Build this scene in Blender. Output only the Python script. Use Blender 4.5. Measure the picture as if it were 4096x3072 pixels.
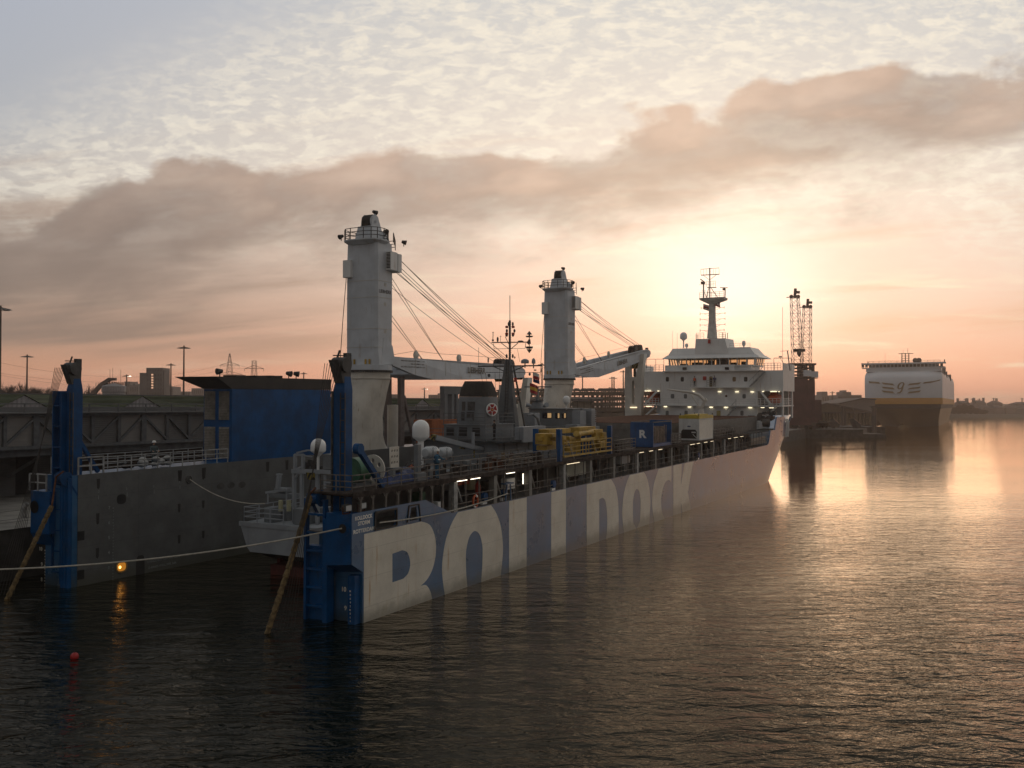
import bpy, bmesh, math, random
import numpy as np
from mathutils import Matrix, Vector
random.seed(7)
S = bpy.context.scene
for o in list(bpy.data.objects): bpy.data.objects.remove(o)
COL = S.collection
# ------------------------------------------------------------------ camera
FPX, CAMH, HORY = 3650.0, 11.75, 1620.0
PITCH = math.atan((HORY-1536)/FPX)
cd = bpy.data.cameras.new('camera'); cam = bpy.data.objects.new('camera', cd); COL.objects.link(cam)
cd.sensor_width = 36; cd.lens = 36*FPX/4096; cd.clip_start = 0.5; cd.clip_end = 9000
cam.location = (0, 0, CAMH); cam.rotation_euler = (math.pi/2+PITCH, 0, 0)
S.camera = cam
S.view_settings.view_transform = 'Standard'; S.view_settings.look = 'None'
S.view_settings.exposure = 0; S.view_settings.gamma = 1
S.render.resolution_x = 1024; S.render.resolution_y = 768
S.render.engine = 'CYCLES'
S.cycles.volume_bounces = 1; S.cycles.max_bounces = 8; S.cycles.diffuse_bounces = 3; S.cycles.glossy_bounces = 4
S.cycles.sample_clamp_indirect = 6
# ------------------------------------------------------------------ sky
SUN_AZ, SUN_EL = math.radians(13.2), math.radians(6.9)
SD = (math.sin(SUN_AZ)*math.cos(SUN_EL), math.cos(SUN_AZ)*math.cos(SUN_EL), math.sin(SUN_EL))
def srgb(r, g, b):
    f = lambda c: (c/255/12.92) if c/255 <= .04045 else ((c/255+.055)/1.055)**2.4
    return (f(r), f(g), f(b))
W = bpy.data.worlds.new('World'); S.world = W; W.use_nodes = True
class NT:
    def __init__(s, nt): s.nt = nt; s.n = nt.nodes; s.l = nt.links
    def new(s, t, **k):
        n = s.n.new(t)
        for a, v in k.items(): setattr(n, a, v)
        return n
    def put(s, sock, v):
        if isinstance(v, bpy.types.NodeSocket): s.l.new(v, sock)
        elif v is not None:
            if hasattr(sock.default_value, '__len__') and not hasattr(v, '__len__'): v = (v,)*len(sock.default_value)
            if hasattr(v, '__len__') and len(v) == 3 and len(sock.default_value) == 4: v = (*v, 1)
            sock.default_value = v
    def m(s, op, a, b=None, c=None, clamp=False):
        n = s.new('ShaderNodeMath', operation=op, use_clamp=clamp)
        for i, v in enumerate((a, b, c)):
            if v is not None: s.put(n.inputs[i], v)
        return n.outputs[0]
    def mix(s, f, a, b, typ='MIX'):
        n = s.new('ShaderNodeMix', data_type='RGBA', blend_type=typ); n.clamp_factor = True
        s.put(n.inputs[0], f); s.put(n.inputs[6], a); s.put(n.inputs[7], b)
        return n.outputs[2]
    def ss(s, v, lo, hi):
        n = s.new('ShaderNodeMapRange', interpolation_type='SMOOTHSTEP')
        s.put(n.inputs[0], v); s.put(n.inputs[1], lo); s.put(n.inputs[2], hi); n.inputs[3].default_value = 0; n.inputs[4].default_value = 1
        return n.outputs[0]
    def xyz(s, x, y, z):
        n = s.new('ShaderNodeCombineXYZ'); s.put(n.inputs[0], x); s.put(n.inputs[1], y); s.put(n.inputs[2], z); return n.outputs[0]
    def noise(s, v, scale, detail=4, rough=.55, dist=0, out=0):
        n = s.new('ShaderNodeTexNoise'); s.put(n.inputs['Vector'], v); n.inputs['Scale'].default_value = scale
        n.inputs['Detail'].default_value = detail; n.inputs['Roughness'].default_value = rough; n.inputs['Distortion'].default_value = dist
        return n.outputs[out]
    def ramp(s, f, stops):
        n = s.new('ShaderNodeValToRGB'); s.put(n.inputs[0], f); e = n.color_ramp.elements
        while len(e) < len(stops): e.new(.5)
        for el, (p, c) in zip(e, stops): el.position = p; el.color = (*c, 1) if len(c) == 3 else c
        return n.outputs[0]
def build_world():
    w = NT(W.node_tree); w.n.clear()
    m, mix, ss = w.m, w.mix, w.ss
    tc = w.new('ShaderNodeTexCoord'); sep = w.new('ShaderNodeSeparateXYZ'); w.l.new(tc.outputs['Generated'], sep.inputs[0])
    x, y, z = sep.outputs
    ay = m('MAXIMUM', m('ABSOLUTE', y), .22)
    X = m('DIVIDE', x, ay); Z = m('MAXIMUM', m('DIVIDE', z, ay), -.02)
    dot = m('ADD', m('ADD', m('MULTIPLY', x, SD[0]), m('MULTIPLY', y, SD[1])), m('MULTIPLY', z, SD[2]))
    ang = m('ARCCOSINE', m('MINIMUM', dot, .99999))
    # squashed distance to the sun (glow lies along the haze layer)
    dx = m('SUBTRACT', X, math.tan(SUN_AZ)); dz = m('SUBTRACT', Z, math.tan(SUN_EL)/math.cos(SUN_AZ))
    el = m('SQRT', m('ADD', m('POWER', m('MULTIPLY', dx, .72), 2), m('POWER', dz, 2)))
    front = ss(y, -.25, .35)
    near = m('MULTIPLY', ss(el, .74, .06), front)
    core = m('MULTIPLY', ss(el, .145, .0), front)
    # clear sky behind the clouds
    far_r = w.ramp(m('MULTIPLY', Z, 2.0), [(0, srgb(196, 138, 112)), (.09, srgb(206, 152, 120)), (.22, srgb(190, 156, 134)), (.42, srgb(178, 170, 162)), (.62, srgb(170, 174, 180)), (.9, srgb(172, 177, 188))])
    near_r = w.ramp(m('MULTIPLY', Z, 2.0), [(0, srgb(252, 168, 138)), (.10, srgb(252, 190, 160)), (.25, srgb(250, 214, 192)), (.5, srgb(238, 218, 202)), (.9, srgb(214, 211, 206))])
    sky = mix(near, far_r, near_r)
    # mackerel sky of small ripples over a veil of thin cloud
    mp = w.new('ShaderNodeMapping'); w.l.new(w.xyz(X, Z, 0), mp.inputs[0]); mp.inputs['Rotation'].default_value = (0, 0, -.28); mp.inputs['Scale'].default_value = (30, 80, 1)
    wob = w.new('ShaderNodeVectorMath', operation='ADD'); w.l.new(mp.outputs[0], wob.inputs[0]); w.l.new(w.noise(w.xyz(X, Z, 3.0), 5, 3, .5, 0, 1), wob.inputs[1])
    rip = w.noise(wob.outputs[0], 1.0, 4, .6, .35)
    mp3 = w.new('ShaderNodeMapping'); w.l.new(w.xyz(X, Z, 4), mp3.inputs[0]); mp3.inputs['Rotation'].default_value = (0, 0, .35); mp3.inputs['Scale'].default_value = (52, 96, 1)
    rip2 = w.noise(mp3.outputs[0], 1.0, 3, .55, .2)
    mp2 = w.new('ShaderNodeMapping'); w.l.new(w.xyz(X, Z, 8), mp2.inputs[0]); mp2.inputs['Rotation'].default_value = (0, 0, -.42); mp2.inputs['Scale'].default_value = (1.6, 5.5, 1)
    big = w.noise(mp2.outputs[0], 1.6, 5, .55, .3)
    edge = m('SUBTRACT', Z, m('ADD', m('MULTIPLY', X, .152), .296))
    clear_l = ss(m('SUBTRACT', Z, m('MULTIPLY', X, .45)), .62, .46)
    cover = m('MULTIPLY', clear_l, ss(big, .22, .48))
    cover = m('MAXIMUM', cover, m('MULTIPLY', ss(X, -.25, .10), ss(big, .1, .5)))
    cover = m('MAXIMUM', cover, m('MULTIPLY', ss(big, .56, .66), .8))
    dap = m('ADD', m('MULTIPLY', ss(rip, .44, .60), .7), m('MULTIPLY', ss(rip2, .45, .60), .35))
    ripm = m('MULTIPLY', m('MULTIPLY', m('ADD', m('MULTIPLY', dap, .66), .26), cover), ss(Z, .12, .24))
    ripcol = mix(near, srgb(226, 219, 206), srgb(252, 240, 220))
    sky = mix(m('MULTIPLY', ripm, .95), sky, ripcol)
    # long thin streaks low in the sky
    st = w.noise(w.xyz(m('MULTIPLY', X, 1.1), m('ADD', m('MULTIPLY', Z, 13), m('MULTIPLY', X, -1.2)), 3.3), 2.2, 5, .6, .3)
    strk = m('MULTIPLY', ss(st, .50, .72), m('MULTIPLY', ss(Z, .03, .09), ss(Z, .34, .20)))
    sky = mix(m('MULTIPLY', strk, m('ADD', m('MULTIPLY', m('SUBTRACT', 1, core), .5), .02)), sky, mix(near, srgb(150, 126, 112), srgb(232, 178, 140)))
    st2 = w.noise(w.xyz(m('MULTIPLY', X, 1.6), m('MULTIPLY', Z, 16), 9.1), 3.4, 4, .6, .2)
    sky = mix(m('MULTIPLY', m('MULTIPLY', ss(st2, .52, .75), ss(Z, .3, .12)), m('MULTIPLY', near, .6)), sky, srgb(255, 236, 206))
    # the long bank of stratocumulus
    lump = w.noise(w.xyz(m('MULTIPLY', X, 1.9), m('MULTIPLY', Z, 2.9), 1.7), 2.7, 6, .46, .1)
    lump2 = w.noise(w.xyz(m('MULTIPLY', X, 1.2), m('ADD', m('MULTIPLY', Z, 3.4), m('MULTIPLY', X, -.45)), 5.2), 5.2, 6, .6, .15)
    lump3 = w.noise(w.xyz(m('MULTIPLY', X, 1.2), m('ADD', m('MULTIPLY', Z, 2.6), m('MULTIPLY', X, -.35)), 7.7), 7.0, 5, .5, .1)
    off = m('ADD', m('MULTIPLY', m('SUBTRACT', lump, .5), .20), m('ADD', m('MULTIPLY', m('SUBTRACT', lump3, .5), .07), m('MULTIPLY', m('SUBTRACT', w.noise(w.xyz(X, m('MULTIPLY', Z, 1.3), 2.2), 20, 5, .6), .5), .035)))
    e1 = m('SUBTRACT', edge, off)
    top = ss(e1, .009, -.010)
    lo = m('SUBTRACT', Z, m('ADD', m('ADD', m('MULTIPLY', X, .16), .206), m('MULTIPLY', m('SUBTRACT', lump2, .5), .20)))
    bot = ss(lo, -.06, .045)
    bank = m('MULTIPLY', m('MULTIPLY', top, bot), m('ADD', .52, m('ADD', m('MULTIPLY', ss(lump3, .36, .56), .34), m('MULTIPLY', ss(lump2, .3, .6), .14))))
    shade = ss(m('ADD', m('MULTIPLY', e1, 2.4), m('MULTIPLY', lump3, 1.25)), .22, .86)
    bc_far = mix(shade, srgb(100, 91, 89), srgb(148, 134, 125))
    bc_near = mix(shade, srgb(146, 126, 117), srgb(222, 190, 168))
    bcol = mix(m('MULTIPLY', near, 1.0), bc_far, bc_near)
    sky = mix(m('MULTIPLY', bank, m('SUBTRACT', .98, m('MULTIPLY', core, .5))), sky, bcol)
    # veil of grey on the low left
    veil = m('MULTIPLY', m('MULTIPLY', ss(X, .1, -.5), ss(Z, .26, .14)), m('MULTIPLY', ss(Z, .02, .08), m('ADD', .45, m('MULTIPLY', ss(st, .35, .65), .4))))
    sky = mix(veil, sky, srgb(132, 117, 108))
    # light of the hidden sun
    glow = m('ADD', m('MULTIPLY', m('POWER', core, 1.5), .36), m('MULTIPLY', m('POWER', near, 4), .04))
    gl = w.mix(1, (0, 0, 0), (1.0, .78, .50)); 
    add = w.new('ShaderNodeMix', data_type='RGBA', blend_type='ADD'); add.inputs[0].default_value = 1
    g2 = w.new('ShaderNodeVectorMath', operation='SCALE'); g2.inputs[0].default_value = (.9, .90, .86); w.l.new(glow, g2.inputs[3])
    w.l.new(sky, add.inputs[6]); w.l.new(g2.outputs[0], add.inputs[7]); sky = add.outputs[2]
    # the half of the sky behind the camera is dim dawn blue
    back = mix(ss(z, 0, .8), srgb(118, 111, 106), srgb(118, 121, 124))
    sky = mix(m('MULTIPLY', ss(y, .30, -.12), .92), sky, back)
    # high overhead the sky fades to the same pale blue
    sky = mix(ss(z, .45, .8), sky, srgb(150, 150, 148))
    ns = w.new('ShaderNodeTexSky', sky_type='NISHITA'); ns.sun_disc = False; ns.sun_elevation = SUN_EL; ns.sun_rotation = SUN_AZ
    ns.dust_density = 3
    b1 = w.new('ShaderNodeBackground'); w.l.new(sky, b1.inputs[0]); b1.inputs[1].default_value = 1.0
    b2 = w.new('ShaderNodeBackground'); w.l.new(ns.outputs[0], b2.inputs[0]); b2.inputs[1].default_value = NISH
    ad = w.new('ShaderNodeAddShader'); w.l.new(b1.outputs[0], ad.inputs[0]); w.l.new(b2.outputs[0], ad.inputs[1])
    out = w.new('ShaderNodeOutputWorld'); w.l.new(ad.outputs[0], out.inputs[0])
NISH = 0.004
build_world()
# ------------------------------------------------------------------ sun (low, behind thin cloud)
sl = bpy.data.lights.new('sun', 'SUN'); so = bpy.data.objects.new('sun', sl); COL.objects.link(so)
sl.energy = 0.12; sl.angle = math.radians(30); sl.color = (1, .72, .45)
so.rotation_euler = Vector(SD).to_track_quat('Z', 'Y').to_euler()
so.location = (60, 200, 80)
# ------------------------------------------------------------------ helpers
def cam_ray(px, py):
    a = (px-2048)/FPX; b = (1536-py)/FPX
    return np.array([a, math.cos(PITCH)-b*math.sin(PITCH), math.sin(PITCH)+b*math.cos(PITCH)])
EYE = np.array([0, 0, CAMH])
_r = cam_ray(1450, 2493); ORG = EYE+_r*(-CAMH/_r[2])           # starboard stern corner of the ship on the water
_th = math.radians(27.75); _tr = .0080; _li = .0074             # heading, trim, list
_u = np.array([math.sin(_th)*math.cos(_tr), math.cos(_th)*math.cos(_tr), math.sin(_tr)])
_v = np.array([-math.cos(_th), math.sin(_th), 0.])*math.cos(_li)+np.array([0, 0, math.sin(_li)])
_v -= _u*(_v@_u); _v /= np.linalg.norm(_v); _w = np.cross(_u, _v)
RS = np.column_stack([_u, _v, _w])
SHIP = Matrix([[*RS[i], ORG[i]] for i in range(3)]+[[0, 0, 0, 1]])
def sp(px, py, ax, val):
    """the point of the ship's own frame (u forward, v to port, w up) seen at a photo pixel on the plane u, v or w = val"""
    r = cam_ray(px, py); o = RS.T@(EYE-ORG); d = RS.T@r; return tuple(o+d*((val-o[ax])/d[ax]))
def at(px, py, Y):
    r = cam_ray(px, py); t = Y/r[1]; return Vector(EYE+r*t)
def atz(px, py, z):
    r = cam_ray(px, py); return Vector(EYE+r*((z-CAMH)/r[2]))
def toship(p): return tuple(RS.T@(np.array(p)-ORG))
class MB:
    def __init__(s): s.v = []; s.f = []; s.mi = []; s.cur = 0
    def add(s, vs, fs):
        b = len(s.v); s.v += [tuple(p) for p in vs]; s.f += [tuple(b+i for i in f) for f in fs]; s.mi += [s.cur]*len(fs); return s
    def box(s, x0, x1, y0, y1, z0, z1):
        x0, x1 = sorted((x0, x1)); y0, y1 = sorted((y0, y1)); z0, z1 = sorted((z0, z1))
        return s.add([(x0, y0, z0), (x1, y0, z0), (x1, y1, z0), (x0, y1, z0), (x0, y0, z1), (x1, y0, z1), (x1, y1, z1), (x0, y1, z1)],
                     [(0, 3, 2, 1), (4, 5, 6, 7), (0, 1, 5, 4), (1, 2, 6, 5), (2, 3, 7, 6), (3, 0, 4, 7)])
    def bar(s, p, q, a, b=None, up=(0, 0, 1)):
        b = b or a; p = Vector(p); q = Vector(q); d = (q-p)
        if d.length < 1e-6: return s
        d.normalize(); up = Vector(up)
        if abs(d.dot(up)) > .98: up = Vector((1, 0, 0))
        sx = d.cross(up).normalized()*a/2; sy = sx.cross(d).normalized()*b/2
        vs = [c+i*sx+j*sy for c in (p, q) for i, j in ((-1, -1), (1, -1), (1, 1), (-1, 1))]
        return s.add(vs, [(0, 1, 2, 3), (7, 6, 5, 4), (0, 4, 5, 1), (1, 5, 6, 2), (2, 6, 7, 3), (3, 7, 4, 0)])
    def cyl(s, p, q, r0, r1=None, n=10, cap=True):
        r1 = r0 if r1 is None else r1; p = Vector(p); q = Vector(q); d = (q-p).normalized()
        a = d.orthogonal().normalized(); b = d.cross(a)
        vs = [c+(a*math.cos(t)+b*math.sin(t))*r for c, r in ((p, r0), (q, r1)) for t in [2*math.pi*i/n for i in range(n)]]
        fs = [(i, (i+1) % n, n+(i+1) % n, n+i) for i in range(n)]
        if cap: fs += [tuple(range(n))[::-1], tuple(range(n, 2*n))]
        return s.add(vs, fs)
    def path(s, pts, r, n=6):
        pts = [Vector(p) for p in pts]; N = len(pts); vs = []; a = None
        for i, p in enumerate(pts):
            d = (pts[min(i+1, N-1)]-pts[max(i-1, 0)]).normalized()
            if a is None: a = d.orthogonal().normalized()
            a = (a-d*a.dot(d)).normalized(); b = d.cross(a); rr = r[i] if hasattr(r, '__len__') else r
            vs += [p+(a*math.cos(t)+b*math.sin(t))*rr for t in [2*math.pi*k/n for k in range(n)]]
        fs = [(j*n+i, j*n+(i+1) % n, (j+1)*n+(i+1) % n, (j+1)*n+i) for j in range(N-1) for i in range(n)]
        return s.add(vs, fs+[tuple(range(n))[::-1], tuple(range((N-1)*n, N*n))])
    def lathe(s, c, prof, n=20, axis='Z'):
        c = Vector(c); vs = []
        for r, h in prof:
            for i in range(n):
                t = 2*math.pi*i/n; p = (r*math.cos(t), r*math.sin(t), h)
                if axis == 'X': p = (h, r*math.cos(t), r*math.sin(t))
                if axis == 'Y': p = (r*math.cos(t), h, r*math.sin(t))
                vs.append(c+Vector(p))
        N = len(prof); fs = [(j*n+i, j*n+(i+1) % n, (j+1)*n+(i+1) % n, (j+1)*n+i) for j in range(N-1) for i in range(n)]
        return s.add(vs, fs+[tuple(range(n))[::-1], tuple(range((N-1)*n, N*n))])
    def loft(s, rings, cap=True):
        n = len(rings[0]); vs = [p for r in rings for p in r]; N = len(rings)
        fs = [(j*n+i, j*n+(i+1) % n, (j+1)*n+(i+1) % n, (j+1)*n+i) for j in range(N-1) for i in range(n)]
        if cap: fs += [tuple(range(n))[::-1], tuple(range((N-1)*n, N*n))]
        return s.add(vs, fs)
    def prism(s, poly, ax, a, b):
        """polygon in the plane across axis ax (remaining axes in order), from a to b"""
        def P(p, h): q = list(p); q.insert(ax, h); return q
        n = len(poly); vs = [P(p, a) for p in poly]+[P(p, b) for p in poly]
        return s.add(vs, [tuple(range(n))[::-1], tuple(range(n, 2*n))]+[(i, (i+1) % n, n+(i+1) % n, n+i) for i in range(n)])
    def rail(s, pts, h=1.0, r=.025, mids=2, step=1.5, post=None):
        pts = [Vector(p) for p in pts]
        for p, q in zip(pts, pts[1:]):
            for k in range(mids+1):
                z = Vector((0, 0, h*(k+1)/(mids+1))); s.bar(p+z, q+z, 2*r)
            L = (q-p).length; n = max(1, round(L/step))
            for i in range(n+1):
                c = p.lerp(q, i/n); s.bar(c, c+Vector((0, 0, h)), 2*(post or r))
        return s
    def sphere(s, c, r, n=12, m=8, sq=1):
        return s.lathe(c, [(max(r*math.sin(math.pi*i/m), 1e-3), -r*sq*math.cos(math.pi*i/m)) for i in range(m+1)], n)
    def build(s, name, mat, parent=None, smooth=False, bevel=0):
        me = bpy.data.meshes.new(name); me.from_pydata(s.v, [], s.f); 
        mats = mat if isinstance(mat, (list, tuple)) else [mat]
        for k in mats: me.materials.append(k)
        if len(mats) > 1: me.polygons.foreach_set('material_index', s.mi)
        bm = bmesh.new(); bm.from_mesh(me); bmesh.ops.recalc_face_normals(bm, faces=bm.faces)
        if bevel:
            bmesh.ops.bevel(bm, geom=[e for e in bm.edges if len(e.link_faces) == 2 and e.calc_face_angle(0) > .5], offset=bevel, segments=2, affect='EDGES', clamp_overlap=True)
        bm.to_mesh(me); bm.free()
        if smooth:
            me.shade_smooth() if hasattr(me, 'shade_smooth') else None
            me.set_sharp_from_angle(angle=math.radians(38))
        o = bpy.data.objects.new(name, me); COL.objects.link(o)
        if parent is not None: o.parent = parent
        return o
def tag(o, label, cat, group=None, kind=None):
    if label: o['label'] = label
    if cat: o['category'] = cat
    if group: o['group'] = group
    if kind: o['kind'] = kind
    return o
def thing(name, label, cat, M=None, group=None):
    o = bpy.data.objects.new(name, None); COL.objects.link(o); o.empty_display_size = .5
    if M is not None: o.matrix_world = M
    return tag(o, label, cat, group)
def struct(o): o['kind'] = 'structure'; return o
def T(x, y, z, rz=0): return Matrix.Translation((x, y, z))@Matrix.Rotation(rz, 4, 'Z')
def mesh_from(obj, name, mat, parent, M=None):
    COL.objects.link(obj); bpy.context.view_layer.update()
    dg = bpy.context.evaluated_depsgraph_get(); me = bpy.data.meshes.new_from_object(obj.evaluated_get(dg))
    bpy.data.objects.remove(obj)
    if M is not None: me.transform(M)
    me.materials.clear(); me.materials.append(mat); o = bpy.data.objects.new(name, me); COL.objects.link(o); o.name = name
    if parent is not None: o.parent = parent
    return o
def flat(loops, name, mat, parent, M, depth=.004):
    """flat painted shape: closed outlines (holes too) in 2D, placed by M"""
    cu = bpy.data.curves.new('tmp', 'CURVE'); cu.dimensions = '2D'; cu.fill_mode = 'BOTH'; cu.extrude = depth
    for lp in loops:
        sp_ = cu.splines.new('POLY'); sp_.points.add(len(lp)-1)
        for p, q in zip(sp_.points, lp): p.co = (q[0], q[1], 0, 1)
        sp_.use_cyclic_u = True
    return mesh_from(bpy.data.objects.new('tmp', cu), name, mat, parent, M)
def text(body, size, name, mat, parent, M, bold=.0, sx=1, align='LEFT', line=1.0, shear=0, depth=.004, fit=None):
    cu = bpy.data.curves.new('tmp', 'FONT'); cu.body = body; cu.size = size; cu.offset = bold; cu.extrude = depth
    cu.align_x = align; cu.space_line = line; cu.shear = shear
    o = mesh_from(bpy.data.objects.new('tmp', cu), name, mat, parent)
    xs = [v.co.x for v in o.data.vertices]
    if fit and xs: sx = fit/(max(xs)-min(xs)); o.data.transform(Matrix.Translation((-min(xs), 0, 0)))
    o.data.transform(M@Matrix.Diagonal((sx, 1, 1, 1))); return o
def smooth_loop(pts, k=5, closed=True):
    """Catmull-Rom through pts; a point given as (x, y, 1) stays a sharp corner"""
    n = len(pts); out = []
    for i in range(n):
        p0, p1, p2, p3 = pts[i-1], pts[i], pts[(i+1) % n], pts[(i+2) % n]
        if len(p1) > 2: p0 = p1
        if len(p2) > 2: p3 = p2
        if len(p1) > 2 and len(p2) > 2: out.append(p1[:2]); continue
        for j in range(k):
            t = j/k
            out.append(tuple(.5*(2*p1[a]+(p2[a]-p0[a])*t+(2*p0[a]-5*p1[a]+4*p2[a]-p3[a])*t*t+(3*p1[a]-p0[a]-3*p2[a]+p3[a])*t**3) for a in (0, 1)))
    return out
# matrices that lay a 2D shape (x right, y up) on ship planes
def on_side(u, w, v=-.006):            # starboard hull side, seen from outside: x runs forward
    return Matrix(((1, 0, 0, u), (0, 0, 1, v), (0, 1, 0, w), (0, 0, 0, 1)))
def on_aft(v, w, u=-.006):             # aft faces: x runs to starboard
    return Matrix(((0, 0, 1, u), (-1, 0, 0, v), (0, 1, 0, w), (0, 0, 0, 1)))
# ------------------------------------------------------------------ materials
def pmat(name, col, rough=.5, metal=0, var=.12, scale=1.5, streak=0, scol=(.16, .06, .02), spec=.5, coat=0, bump=0, ridge=None, emit=None, patch=None, fine=0, seams=0):
    m = bpy.data.materials.new(name); m.use_nodes = True; t = NT(m.node_tree); b = t.n['Principled BSDF']
    tc = t.new('ShaderNodeTexCoord'); O = tc.outputs['Object']
    n1 = t.noise(O, scale, 5, .6)
    dark = tuple(c*(1-var*1.6) for c in col); lite = tuple(min(1, c*(1+var)) for c in col)
    c = t.mix(t.ss(n1, .3, .7), dark, lite)
    if fine:
        c = t.mix(t.m('MULTIPLY', t.ss(t.noise(O, scale*9, 4, .7), .45, .75), fine), c, tuple(k*.45 for k in col))
    if patch:
        c = t.mix(t.m('MULTIPLY', t.ss(t.noise(O, patch[1], 5, .65), .55, .68), patch[2]), c, patch[0])
    if streak:
        mp = t.new('ShaderNodeMapping'); t.l.new(O, mp.inputs[0]); mp.inputs['Scale'].default_value = (1, 1, .07)
        s1 = t.noise(mp.outputs[0], 2.6, 4, .65); s2 = t.noise(O, .55, 3, .5)
        c = t.mix(t.m('MULTIPLY', t.m('MULTIPLY', t.ss(s1, .56, .74), t.ss(s2, .38, .62)), streak), c, scol)
    if seams:
        sx0 = t.new('ShaderNodeSeparateXYZ'); t.l.new(O, sx0.inputs[0])
        l1 = t.m('LESS_THAN', t.m('ABSOLUTE', t.m('SUBTRACT', t.m('FRACT', t.m('DIVIDE', sx0.outputs[2], 1.58)), .5)), .011)
        l2 = t.m('LESS_THAN', t.m('ABSOLUTE', t.m('SUBTRACT', t.m('FRACT', t.m('DIVIDE', sx0.outputs[0], 8.3)), .5)), .0022)
        c = t.mix(t.m('MULTIPLY', t.m('MAXIMUM', l1, l2), .30), c, tuple(k*.35 for k in col))
        # scum and scrapes just over the waterline
        c = t.mix(t.m('MULTIPLY', t.ss(t.m('ADD', sx0.outputs[2], t.m('MULTIPLY', t.noise(O, 1.2, 4, .7), -1.1)), .35, -.55), .55), c, (.06, .06, .035))
        sc = t.new('ShaderNodeMapping'); t.l.new(O, sc.inputs[0]); sc.inputs['Scale'].default_value = (.35, 1, 4.5)
        c = t.mix(t.m('MULTIPLY', t.ss(t.noise(sc.outputs[0], 1.0, 5, .75), .66, .74), .45), c, tuple(k*.4 for k in col))
    t.put(b.inputs['Base Color'], c); b.inputs['Roughness'].default_value = rough; b.inputs['Metallic'].default_value = metal
    b.inputs['Specular IOR Level'].default_value = spec
    if rough < .9: t.put(b.inputs['Roughness'], t.m('ADD', rough-.06, t.m('MULTIPLY', n1, .14)))
    if coat: b.inputs['Coat Weight'].default_value = coat; b.inputs['Coat Roughness'].default_value = .12
    h = None
    if ridge:
        sx = t.new('ShaderNodeSeparateXYZ'); t.l.new(O, sx.inputs[0]); ax, per, amp = ridge
        h = t.m('MULTIPLY', t.m('SINE', t.m('MULTIPLY', sx.outputs[ax], 2*math.pi/per)), amp)
    if bump:
        hb = t.m('MULTIPLY', t.noise(O, scale*3, 4, .6), bump); h = hb if h is None else t.m('ADD', h, hb)
    if h is not None:
        bp = t.new('ShaderNodeBump'); t.l.new(h, bp.inputs['Height']); bp.inputs['Distance'].default_value = 1; bp.inputs['Strength'].default_value = 1
        t.l.new(bp.outputs[0], b.inputs['Normal'])
    if emit: b.inputs['Emission Color'].default_value = (*emit[0], 1); b.inputs['Emission Strength'].default_value = emit[1]
    return m
M = {}
def mk(k, *a, **kw): M[k] = pmat(k, *a, **kw)
mk('blue', (.0005, .062, .19), .5, spec=.25, var=.2, scale=.6, streak=.6, scol=(.012, .03, .05), fine=.25, patch=((.02, .06, .13), 1.3, .3))
mk('hull_blue', (.030, .11, .225), .28, coat=.3, seams=1, var=.16, scale=.35, streak=.6, scol=(.10, .085, .075), patch=((.09, .14, .24), .5, .4))
mk('letter_white', (.64, .60, .51), .4, coat=.2, seams=1, var=.08, scale=.5, streak=.9, scol=(.42, .25, .10), patch=((.50, .45, .33), .8, .5), fine=.12)
mk('inner_grey', (.105, .108, .105), .7, seams=1, var=.14, scale=.5, streak=.5, scol=(.10, .08, .06), fine=.25)
mk('deck_grey', (.06, .06, .058), .9, spec=.1, var=.3, scale=1.0, fine=.4)
mk('gallery', (.11, .105, .10), .75, var=.25, scale=.8, fine=.4, streak=.4)
mk('steel_dark', (.06, .058, .055), .6, var=.3, scale=2)
mk('rail_grey', (.13, .115, .10), .6, var=.3, scale=3)
mk('rail_light', (.30, .30, .29), .6, var=.2, scale=3)
mk('rust', (.10, .045, .028), .95, spec=.1, var=.35, scale=2, fine=.4)
mk('white', (.70, .70, .68), .42, var=.05, scale=.4, streak=.45, scol=(.34, .22, .12))
mk('white_clean', (.78, .78, .76), .35, var=.04)
mk('crane_grey', (.50, .53, .56), .45, var=.09, scale=.4, streak=.8, scol=(.26, .17, .09), fine=.08)
mk('pedestal', (.55, .51, .44), .5, var=.12, scale=.5, streak=1, scol=(.28, .19, .10))
mk('pedestal_warm', (.60, .55, .42), .5, var=.10, scale=.5, streak=.5, scol=(.30, .18, .08))
mk('black', (.012, .012, .012), .5, var=.2)
mk('soot', (.026, .022, .018), .8, var=.3, scale=2)
mk('casing_black', (.03, .026, .022), .7, var=.25, scale=.6, fine=.2)
mk('louvre', (.22, .20, .17), .7, var=.2, scale=3)
mk('wire', (.035, .03, .026), .6, var=.2)
mk('navy_grey', (.16, .175, .185), .55, var=.10, scale=.8, streak=.4, scol=(.12, .11, .10), fine=.12)
mk('navy_dark', (.12, .13, .135), .6, var=.15, scale=.8, streak=.3)
mk('navy_deck', (.06, .065, .068), .9, spec=.1, var=.25)
mk('antifoul', (.10, .018, .014), .6, var=.3, scale=1)
mk('bronze', (.16, .11, .05), .4, metal=.7)
mk('glass', (.02, .022, .024), .08, spec=.8, var=.02)
mk('window_dark', (.045, .042, .038), .25, var=.1)
mk('radome', (.80, .80, .78), .3, var=.03)
mk('orange', (.50, .10, .03), .5, var=.12, scale=2)
mk('orange_box', (.40, .11, .03), .6, var=.18, scale=1, ridge=(0, .28, .02), streak=.4)
mk('red', (.42, .03, .02), .5, var=.1)
mk('yellow', (.42, .26, .035), .55, var=.2, scale=1.5, streak=.4, scol=(.2, .09, .03))
mk('yellow_bright', (.50, .36, .03), .5, var=.1)
mk('tarp', (.012, .035, .13), .6, var=.3, scale=2, bump=.05)
mk('box_blue', (.004, .07, .21), .5, var=.2, scale=1, streak=.4, scol=(.05, .06, .07))
mk('reefer_side', (.74, .70, .62), .5, var=.05, ridge=(0, .24, .02), streak=.3)
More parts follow.
